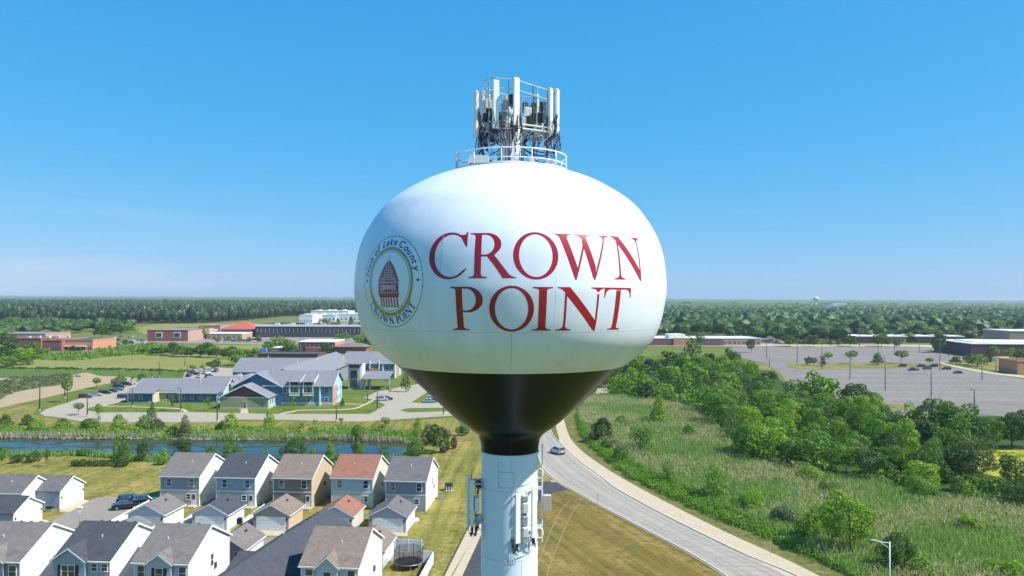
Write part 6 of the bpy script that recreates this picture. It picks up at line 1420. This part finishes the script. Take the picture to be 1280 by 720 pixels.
FR_ = wpoly([(-80,2300),(640,2300),(640,4200),(-80,4200)]); woods('far_woods', jgridw(FR_, 15), 14, 26, .8, 'leaf_woods', 'far woods fading to the left horizon')
RF = wpoly([(640,800),(770,780),(815,800),(850,830),(905,770),(960,700),(1010,680),(1060,700),(1100,730),(1200,760),(1340,700),(1340,2200),(640,2200)])
hp = [((823-640)/F*1150), 1150]
Pn = jgridw(RF, 15)
bx_ = [(o.location.x, o.location.y) for o in COL.objects if o.name.startswith(('suburban_house', 'brick_building', 'school'))]
keep = np.ones(len(Pn), bool)
for x, y in bx_:
    keep &= ~((np.abs(Pn[:, 0]-x*Pn[:, 1]/y) < 13) & (Pn[:, 1] > y-120) & (Pn[:, 1] < y+28))
Pn = Pn[keep]
near = Pn[Pn[:, 1] < 1050]; far = Pn[Pn[:, 1] >= 1050]
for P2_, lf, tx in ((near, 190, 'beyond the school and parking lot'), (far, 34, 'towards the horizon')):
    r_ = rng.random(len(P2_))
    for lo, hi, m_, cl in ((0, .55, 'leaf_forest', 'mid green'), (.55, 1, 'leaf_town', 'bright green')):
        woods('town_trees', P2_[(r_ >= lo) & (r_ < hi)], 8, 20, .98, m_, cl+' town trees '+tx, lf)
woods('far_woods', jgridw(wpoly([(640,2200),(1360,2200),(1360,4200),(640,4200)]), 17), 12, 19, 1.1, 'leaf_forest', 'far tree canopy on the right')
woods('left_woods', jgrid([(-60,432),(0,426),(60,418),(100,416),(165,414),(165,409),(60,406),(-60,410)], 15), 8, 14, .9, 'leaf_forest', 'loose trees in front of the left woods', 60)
# canopy that runs on to the horizon
nx, ny = 260, 70; ys = np.geomspace(4100, 15000, ny); V = []
for y in ys:
    xs = np.linspace(-y*.78, y*.78, nx); z = 13+rng.uniform(-5, 8, nx)*(1+y/6000)+np.clip((y-5000)/10000, 0, 1)*22
    V.append(np.stack([xs+rng.uniform(-8, 8, nx), np.full(nx, y)+rng.uniform(-20, 20, nx), z], 1))
V = np.vstack(V); i = np.arange(ny-1)[:, None]*nx+np.arange(nx-1)[None]; F_ = np.stack([i, i+1, i+nx+1, i+nx], 2).reshape(-1, 4)
o = bpy.data.objects.new('horizon_woods', npmesh('horizon_woods', V, F_, 'leaf_forest')); COL.objects.link(o); o['kind'] = 'stuff'; o['label'] = 'unbroken tree canopy out to the horizon'
# ------------------------------------------------------------------ cars
def car_proto(style, paint):
    """all parts of a car, length along X, front at +X; returns list of (name, mesh, [children])"""
    L, W = (4.6, 1.82); hood, roofz, belt = (.95, 1.45, .95)
    if style == 'suv': L, W, hood, roofz, belt = 4.75, 1.9, 1.08, 1.75, 1.12
    if style == 'van': L, W, hood, roofz, belt = 5.3, 2.0, 1.15, 2.2, 1.2
    if style == 'pickup': L, W, hood, roofz, belt = 5.6, 1.95, 1.15, 1.85, 1.15
    h = L/2; rear = -h
    body = bmesh.new()
    prof = [(-h, .45), (-h+.05, .30), (h-.1, .28), (h, .45), (h-.02, hood-.22), (h-.35, hood-.08), (h-1.15, hood), (h-1.2, belt), (-h+.25, belt), (-h+.02, belt-.12)]
    if style == 'pickup': prof = [(-h, .5), (-h+.05, .34), (h-.1, .32), (h, .5), (h-.02, hood-.22), (h-.3, hood-.05), (h-1.3, hood), (-h+.02, belt-.05)]
    ring = []
    for y, s in ((-W/2, .97), (-W/2+.12, 1), (W/2-.12, 1), (W/2, .97)):
        ring.append([body.verts.new((x*s, y, z if abs(y) < W/2-.05 else .35+(z-.35)*.93)) for x, z in prof])
    n = len(prof)
    for a, b in zip(ring, ring[1:]):
        for i in range(n): body.faces.new((a[i], a[(i+1) % n], b[(i+1) % n], b[i]))
    body.faces.new(ring[0][::-1]); body.faces.new(ring[-1])
    bmesh.ops.recalc_face_normals(body, faces=body.faces[:])
    bme = bpy.data.meshes.new('body'); body.to_mesh(bme); body.free(); bme.materials.append(MATS[paint])
    if style == 'pickup': x0, x1, x2, x3 = -.35, -.25, .85, 1.45
    elif style == 'sedan': x0, x1, x2, x3 = -h+.55, -h+1.25, .35, 1.15
    else: x0, x1, x2, x3 = -h+.15, -h+.45, .55, 1.25
    def prism4(y, xa, za, xb, zb, xc, zc, xd, zd, t): return [(xa, y, za), (xb, y+t, zb), (xc, y+t, zc), (xd, y, zd)]
    gm = MB(); wy = W/2-.06; ty = wy-.16
    A = [(x0, -wy, belt), (x1, -ty, roofz-.05), (x2, -ty, roofz-.05), (x3, -wy, hood)]; B = [(x, -y, z) for x, y, z in A]
    gm.quad(*A); gm.quad(*B[::-1]); gm.quad(A[0], B[0], B[1], A[1]); gm.quad(A[2], B[2], B[3], A[3])
    glass = gm.mesh('glass', 'glass_window')
    rm = MB(); rm.box(x1-.04, -ty-.02, roofz-.06, x2+.05, ty+.02, roofz)
    for A_ in (A, B):
        s = -1 if A_ is A else 1
        for (p, q) in ((A_[0], A_[1]), (A_[2], A_[3]), (((x0+x3)/2-.2, s*wy, belt), ((x1+x2)/2-.1, s*ty, roofz-.05))):
            rm.tube([(p[0], p[1]+s*.01, p[2]), (q[0], q[1]+s*.01, q[2])], .045, 4)
    roof = rm.mesh('roof', paint)
    wheel = MB().tube([(0, -.11, 0), (0, .11, 0)], .34, 16).mesh('wheel', 'black_rubber', False); rim = MB().tube([(0, -.12, 0), (0, .12, 0)], .2, 10).mesh('rim', 'wheel_rim')
    lamp = MB().box(-.06, -.2, -.08, .05, .2, .08).mesh('headlight', 'lamp_lens'); tail = MB().box(-.05, -.14, -.14, .06, .14, .14).mesh('taillight', 'tail_red')
    bump_ = MB().box(-.05, -W/2+.15, -.12, .06, W/2-.15, .12).mesh('bumper', 'black_rubber')
    parts = [('body', bme, (0, 0, 0), None), ('glass', glass, (0, 0, 0), None), ('roof', roof, (0, 0, 0), None)]
    for sx in (h-.85, -h+.9):
        for sy in (-W/2+.1, W/2-.1): parts.append(('wheel', wheel, (sx, sy, .34), rim))
    for sy in (-W/2+.3, W/2-.3): parts.append(('headlight', lamp, (h-.04, sy, hood-.3), None)); parts.append(('taillight', tail, (-h+.03, sy, belt-.28), None))
    parts += [('bumper', bump_, (h-.03, 0, .42), None), ('bumper', bump_, (-h+.02, 0, .45), None)]
    if style == 'pickup':
        bed = MB(); bed.box(-h+.1, -W/2+.12, belt-.1, -.5, W/2-.12, belt-.06); parts.append(('bed', bed.mesh('bed', 'black_rubber'), (0, 0, .03), None))
    return parts
PC = {}
def car(px, py, rz, style, paint, label, group=None, z=.07):
    k = (style, paint)
    if k not in PC: PC[k] = car_proto(style, paint)
    p = G(px, py); e = empty({'sedan': 'parked_car', 'suv': 'suv', 'van': 'van', 'pickup': 'pickup_truck'}[style], (p.x, p.y, z), R(rz)); tag(e, label, {'sedan': 'car', 'suv': 'car', 'van': 'van', 'pickup': 'pickup truck'}[style], group)
    for n, me, loc, ch in PC[k]:
        o = bpy.data.objects.new(n, me); COL.objects.link(o); o.parent = e; o.location = loc
        if ch: c = bpy.data.objects.new('rim', ch); COL.objects.link(c); c.parent = o
    return e
car(697, 567, 118, 'suv', 'paint_silver', 'silver car driving on the curved road right of the tower column')
g = 'dark vehicles parked in the alley'
car(157, 636, 25, 'sedan', 'paint_navy', 'dark navy car, front one parked in the alley', g); car(163, 630, 20, 'suv', 'paint_black', 'black car behind the navy car in the alley', g); car(181, 631, 25, 'suv', 'paint_black', 'black car at the fence end of the alley', g)
g = 'cars parked along the loop beside the low teal wing'
for px, py, s, c, l in ((107,497.5,'suv','paint_maroon','maroon car, first in the row on the loop'),(120,495,'sedan','paint_silver','silver car right of the maroon one'),(131,492.5,'suv','paint_black','black car, third in the row on the loop'),(140,490.5,'sedan','paint_navy','navy car, fourth in the row on the loop'),(147,488.5,'sedan','paint_grey','grey car, fifth in the row on the loop'),(149,485,'suv','paint_black','black car in the upper row above the grey one'),(158,482,'suv','paint_navy','dark car near the upper end of the row'),(164,480.5,'sedan','paint_white','white car at the upper end of the row'),(155,497.8,'suv','paint_navy','dark blue car by the corner of the low teal wing')):
    car(px, py, 4 if px < 160 else 20, s, c, l, g)
g = 'cars parked behind the low teal wing'
for i, (px, py, s, c) in enumerate(((236,471,'suv','paint_black'),(240,467.5,'suv','paint_black'),(246,468.5,'sedan','paint_navy'),(252,466.5,'sedan','paint_white'),(249,472,'sedan','paint_white'),(258,467.5,'suv','paint_white'),(264,464.5,'suv','paint_white'),(261,472,'suv','paint_maroon'),(270,465,'pickup','paint_grey'),(244,463.5,'sedan','paint_silver'))):
    car(px, py, 80 if i % 2 else 95, s, c, '%s %s parked behind the low teal wing, %s' % (c.split('_')[1], {'sedan': 'car', 'suv': 'tall car', 'pickup': 'pickup'}[s], ['far left','left, second row','left of a white car','white, upper left','white, lowest','white, in the middle','white, far right','by the roof edge','at the right end','uppermost'][i]), g)
car(477.5, 501, 8, 'suv', 'paint_silver', 'silver car in front of the apartment portico')
car(483.5, 500, 5, 'sedan', 'paint_navy', 'dark car just behind the silver one at the portico')
g = 'cars by the tank edge on the campus'
car(536, 503.5, 6, 'sedan', 'paint_blue', 'pale blue car in the bay beside the tank', g); car(541, 500.5, 4, 'suv', 'paint_white', 'white car behind the pale blue one', g); car(546, 502, 4, 'sedan', 'paint_navy', 'dark blue car nearest the black cone', g)
g = 'dark cars parked on the east lot'
for px, py, s, c, l in ((1128,458.5,'suv','paint_plum','dark car, leftmost on the east lot'),(1142,463.5,'pickup','paint_plum','dark pickup in the front, second from left on the east lot'),(1151,459,'suv','paint_plum','dark car with pale rear in the upper row of the east lot'),(1159,461.8,'suv','paint_plum','plum dark car left of the middle lamp pole'),(1167,458.8,'suv','paint_black','black car under the small pale tree'),(1183,462.2,'suv','paint_navy','navy large car right of the tall lamp pole'),(1197.5,467,'sedan','paint_black','black low car, rightmost on the east lot')):
    car(px, py, 185, s, c, l, g)
car(1193, 452, 180, 'suv', 'paint_black', 'black car under the grey-green tree')
g = 'cars at the far brick buildings'
cr_ = random.Random(3); cols = ['paint_white', 'paint_silver', 'paint_black', 'paint_navy', 'paint_white', 'paint_grey', 'paint_maroon']
for i in range(34):
    if i < 16: px, py = 138+cr_.uniform(0, 44), 426+cr_.uniform(-5, 4)
    else: px, py = 268+(i-16)*3.4, 425.5+cr_.uniform(-1.6, 1.6)
    c = cr_.choice(cols); s = cr_.choice(['suv', 'sedan', 'van'] if i < 16 else ['suv', 'sedan']); car(px, py, cr_.choice([0, 90, 85]), s, c, 'small far vehicle on the %s car park of the brick buildings' % ('left' if i < 16 else 'right'), g+(', left park' if i < 16 else ', right park'), .12)
car(128, 436, 10, 'van', 'paint_white', 'pale van beside the orange brick building')
g = 'cars by the school'
for i, (px, c) in enumerate(((966,'paint_white'),(972,'paint_silver'),(1188,'paint_white'),(1238,'paint_silver'),(1247,'paint_white'))): car(px, (427, 428, 440, 450, 451)[i], 0, 'suv', c, ['white far car right of the school wing','silver far car right of the school wing','white far car on the upper street','silver car in front of the dark gym','white car in front of the dark gym'][i], g)
# ------------------------------------------------------------------ poles, lamps, signs
def lamp_pole(px, yb, yt, label, group, arms=1, mat='pole_dark', hgt=None):
    p = G(px, yb); h = hgt or (yb-yt)/ppm(yb); e = empty('lamp_pole', (p.x, p.y, 0)); tag(e, label, 'lamp pole', group)
    MB().tube([(0, 0, .7), (0, 0, h)], .2, 8, .14).build('pole', mat, e, True); MB().tube([(0, 0, 0), (0, 0, .75)], .32, 10).build('base', 'path_concrete', e)
    for s in ((-1, 1) if arms == 2 else (-1,)):
        MB().tube([(0, 0, h-.15), (s*.6, 0, h-.1)], .06, 6).build('arm', mat, e); MB().box(min(s*.45, s*1.25), -.2, h-.2, max(s*.45, s*1.25), .2, h-.02).build('lamp_head', mat, e)
g = 'lamp poles of the east parking lot'
pos = {958:('leftmost tall pole',449,421), 962:('short pole at the lot entry',460,446), 996.5:('pole left of the touching tree pair',455,425), 1027.5:('pole in front of the lime tree',463,429), 1062.5:('pole below the round-headed tree',475,446), 1106.5:('pole standing clear on the empty lot',489,446), 1164:('pole among the parked cars',497,458), 1174.8:('tall pole under the big dark tree',464,428), 1185.5:('far pole right of the big dark tree',447,412), 1218:('short pole before the tree crowns at the lot bottom',514,486), 1227.5:('pole by the sidewalk near the dark clump',475,447), 1245:('thin pole on the grass by the sidewalk',464,451), 1262:('thin pole nearest the brown corner building',465,451), 1118:('far pole above the flat-topped tree',440,412), 1097.5:('far pole before the wide tree',439,416), 1074:('pale tall pole by the leftmost far brick building',432,409)}
for px, (l, yb, yt) in pos.items(): lamp_pole(px, yb, yt, 'lamp pole on the east lot, '+l, g)
g = 'lamp poles around the apartment complex'
for px, yb, yt, l in ((49.5,514,464,'tall thin pole at the tip of the turning loop'),(81,498,472,'pole beside the young tree on the lawn'),(109,521,496,'pole in front of the loop opening'),(165.5,509,486,'pole at the left corner of the low wing'),(226,515,485,'pole in front of the entrance notch'),(271.5,527.5,497,'pole on the drive left of the maroon gable'),(149,474,461,'pole behind the black parked cars'),(199,471,453,'pole beyond the low wing roof'),(190,472,466,'short post beyond the low wing roof'),(234,470,457,'dark pole at the rear car park'),(231,459,447,'thin pole in the yellow meadow'),(420.5,527,508,'pole at the drive edge below the teal wing'),(471.5,513,489,'pole before the silver car'),(459.5,503,489,'pole left of the portico'),(554.5,519,505,'pole nearest the black cone'),(354,449,441,'pale pole on the flat dark roof behind')):
    lamp_pole(px, yb, yt, l, g)
# street light at the lower right
p = GY(1112, 677, 97); e = empty('street_lamp', (p.x, p.y, 0)); tag(e, 'white street lamp with a curved double arm at the lower right', 'street lamp'); h = p.z
MB().tube([(0, 0, 0), (0, 0, h)], .11, 12, .075).build('pole', 'pole_white', e, True)
MB().tube(catmull([Vector(q) for q in [(0, 0, h-.15), (-1.0, 0, h-.05), (-1.7, 0, h+.12)]], 5), .045, 8).build('arm', 'pole_white', e, True)
MB().tube(catmull([Vector(q) for q in [(0, 0, h-.85), (-.6, 0, h-.45), (-1.4, 0, h+.05)]], 5), .035, 8).build('arm', 'pole_white', e, True)
MB().prism([(-2.45, -.13, h+.16), (-1.6, -.16, h+.04), (-1.55, -.1, h+.22), (-2.3, -.1, h+.28)], (0, .28, 0)).build('lamp_head', 'steel_galv', e, bevel=.03)
MB().tube([(0, 0, h-.05), (0, 0, h+.15)], .05, 6).build('cap', 'pole_dark', e)
MB().tube([(0, 0, 0), (0, 0, .25)], .2, 12).build('base', 'path_concrete', e)
# signs
def sign(px, yb, h, label, w=.5, hh=.6):
    p = G(px, yb); e = empty('road_sign', (p.x, p.y, 0), R(12)); tag(e, label, 'sign'); MB().box(-.04, -.03, 0, .04, .03, h).build('post', 'steel_galv', e); MB().box(-w/2, -.05, h-hh, w/2, -.03, h).build('panel', 'steel_galv', e)
sign(747, 634, 2.6, 'small road sign seen edge-on at the mown lawn edge', .12, .7); sign(963, 694, 2.3, 'thin sign post between the road and the cycle path', .3, .4)
p = G(686.5, 602); e = empty('drain_box', (p.x, p.y, 0)); tag(e, 'small concrete drain box beside the tower driveway', 'drain'); MB().box(-.5, -.5, 0, .5, .5, .25).build('body', 'path_concrete', e); MB().box(-.35, -.35, .25, .35, .35, .28).build('grate', 'pole_dark', e)
# power line
def upole(px, yb, yt, label):
    p = G(px, yb); h = (yb-yt)/ppm(yb); e = empty('utility_pole', (p.x, p.y, 0)); tag(e, label, 'utility pole', 'utility poles along the far street'); MB().tube([(0, 0, 0), (0, 0, h)], .2, 8, .13).build('pole', 'wood_pole', e, True); MB().box(-3.4, -.1, h-1.3, 3.4, .1, h-1.05).build('cross_arm', 'wood_pole', e)
    for k in (-3, -1, 1, 3): MB().box(k-.08, -.08, h-1.05, k+.08, .08, h-.8).build('insulator', 'antenna_grey', e)
    return Vector((p.x, p.y, h-.8))
a = upole(1149, 440, 411, 'wooden utility pole before the far brick buildings'); b = upole(1220, 434, 411, 'pale utility pole left of the gym'); c = upole(1330, 430, 409, 'utility pole beyond the right edge'); d0 = upole(1074.5, 433, 409, 'leftmost utility pole at the low brick buildings')
w_ = empty('power_line', (a.x, a.y, 0)); tag(w_, 'thin power cables strung between the utility poles', 'cable')
for p_, q_ in ((d0, a), (a, b), (b, c)):
    for k in (-3, 3):
        P__ = [(p_.x+k-a.x+(q_.x-p_.x)*t, p_.y-a.y+(q_.y-p_.y)*t, p_.z+(q_.z-p_.z)*t-6*t*(1-t)) for t in [i/10 for i in range(11)]]; MB().tube(P__, .05, 4).build('cable', 'pole_dark', w_)
# ------------------------------------------------------------------ world, sun, haze
SUN_EL, SUN_AZ = 49.0, -14.0      # azimuth measured from +X towards +Y
w = bpy.data.worlds.new('World'); sc.world = w; w.use_nodes = True
nt = w.node_tree; bg = nt.nodes['Background']
sky = nt.nodes.new('ShaderNodeTexSky'); sky.sky_type = 'NISHITA'; sky.sun_disc = False
sky.sun_elevation = R(SUN_EL); sky.sun_rotation = R(90-SUN_AZ)
sky.air_density = 1.0; sky.dust_density = 0.4; sky.ozone_density = 3.0; sky.altitude = 250
tc = nt.nodes.new('ShaderNodeTexCoord')
mp = nt.nodes.new('ShaderNodeMapping'); mp.inputs['Scale'].default_value = (1.0, 1.0, 14.0); mp.inputs['Rotation'].default_value = (0.0, 0.05, 0.3); nt.links.new(tc.outputs['Generated'], mp.inputs[0])
cn = nt.nodes.new('ShaderNodeTexNoise'); cn.inputs['Scale'].default_value = 2.0; cn.inputs['Detail'].default_value = 7; cn.inputs['Distortion'].default_value = 0.6; nt.links.new(mp.outputs[0], cn.inputs['Vector'])
cr = nt.nodes.new('ShaderNodeValToRGB'); cr.color_ramp.elements[0].position = 0.44; cr.color_ramp.elements[1].position = 0.66; cr.color_ramp.elements[1].color = (.5, .5, .5, 1); nt.links.new(cn.outputs[0], cr.inputs[0])
sp = nt.nodes.new('ShaderNodeSeparateXYZ'); nt.links.new(tc.outputs['Generated'], sp.inputs[0])
zr_ = nt.nodes.new('ShaderNodeMapRange'); zr_.inputs[1].default_value = 0.02; zr_.inputs[2].default_value = 0.13; zr_.inputs[3].default_value = 1; zr_.inputs[4].default_value = 0; nt.links.new(sp.outputs[2], zr_.inputs[0])
xr_ = nt.nodes.new('ShaderNodeMapRange'); xr_.inputs[1].default_value = -0.25; xr_.inputs[2].default_value = -0.5; nt.links.new(sp.outputs[0], xr_.inputs[0])
m1 = nt.nodes.new('ShaderNodeMath'); m1.operation = 'MULTIPLY'; nt.links.new(cr.outputs[0], m1.inputs[0]); nt.links.new(zr_.outputs[0], m1.inputs[1])
m2 = nt.nodes.new('ShaderNodeMath'); m2.operation = 'MULTIPLY'; nt.links.new(m1.outputs[0], m2.inputs[0]); nt.links.new(xr_.outputs[0], m2.inputs[1])
# deeper summer blue: per-channel colour grade on the sky model, which blues the fill
SK = 0.11
sc0 = nt.nodes.new('ShaderNodeSeparateColor'); nt.links.new(sky.outputs[0], sc0.inputs[0])
cmb = nt.nodes.new('ShaderNodeCombineColor')
for ch, (k_, p_) in enumerate(((0.48, 1.3), (0.50, 0.47), (0.70, 0.28))):
    a_ = nt.nodes.new('ShaderNodeMath'); a_.operation = 'MULTIPLY'; a_.inputs[1].default_value = SK; nt.links.new(sc0.outputs[ch], a_.inputs[0])
    b_ = nt.nodes.new('ShaderNodeMath'); b_.operation = 'POWER'; b_.inputs[1].default_value = p_; nt.links.new(a_.outputs[0], b_.inputs[0])
    c_ = nt.nodes.new('ShaderNodeMath'); c_.operation = 'MULTIPLY'; c_.inputs[1].default_value = k_/SK; nt.links.new(b_.outputs[0], c_.inputs[0])
    nt.links.new(c_.outputs[0], cmb.inputs[ch])
mx = nt.nodes.new('ShaderNodeMix'); mx.data_type = 'RGBA'; nt.links.new(m2.outputs[0], mx.inputs[0]); nt.links.new(cmb.outputs[0], mx.inputs[6]); mx.inputs[7].default_value = (.50/SK, .56/SK, .62/SK, 1)
nt.links.new(mx.outputs[2], bg.inputs[0]); bg.inputs[1].default_value = SK
sd = bpy.data.lights.new('sun', 'SUN'); so = bpy.data.objects.new('sun', sd); COL.objects.link(so)
sd.energy = 5.0; sd.angle = R(0.5); sd.color = (1.0, 0.965, 0.91)
d = Vector((math.cos(R(SUN_EL))*math.cos(R(SUN_AZ)), math.cos(R(SUN_EL))*math.sin(R(SUN_AZ)), math.sin(R(SUN_EL))))
so.rotation_euler = d.to_track_quat('Z', 'Y').to_euler()
so.location = (40, -20, 80)
HAZE = True
if HAZE:
    hz = MB().box(-9000, -300, -3, 9000, 15500, 52.5).build('haze', 'trim_white')
    m = bpy.data.materials.new('haze_air'); m.use_nodes = True; nt = m.node_tree; nt.nodes.clear()
    out = nt.nodes.new('ShaderNodeOutputMaterial'); pv = nt.nodes.new('ShaderNodeVolumePrincipled')
    pv.inputs['Density'].default_value = 0.00008; pv.inputs['Color'].default_value = (0.80, 0.88, 1.0, 1); pv.inputs['Anisotropy'].default_value = 0.2
    nt.links.new(pv.outputs[0], out.inputs['Volume']); hz.data.materials.clear(); hz.data.materials.append(m)
    tag(hz, kind='stuff'); hz['label'] = 'thin pale blue summer haze over the far woods'
    m.cycles.volume_sampling = 'EQUIANGULAR' if False else 'DISTANCE'
sc.render.engine = 'CYCLES'
cy = sc.cycles
cy.use_denoising = True; cy.denoiser = 'OPENIMAGEDENOISE'; cy.max_bounces = 6; cy.diffuse_bounces = 2; cy.glossy_bounces = 3; cy.transmission_bounces = 2; cy.volume_bounces = 0; cy.transparent_max_bounces = 4
cy.use_adaptive_sampling = True; cy.adaptive_threshold = 0.01; cy.sample_clamp_indirect = 4
sc.view_settings.view_transform = 'Standard'; sc.view_settings.look = 'None'; sc.view_settings.exposure = 0.55; sc.view_settings.gamma = 1
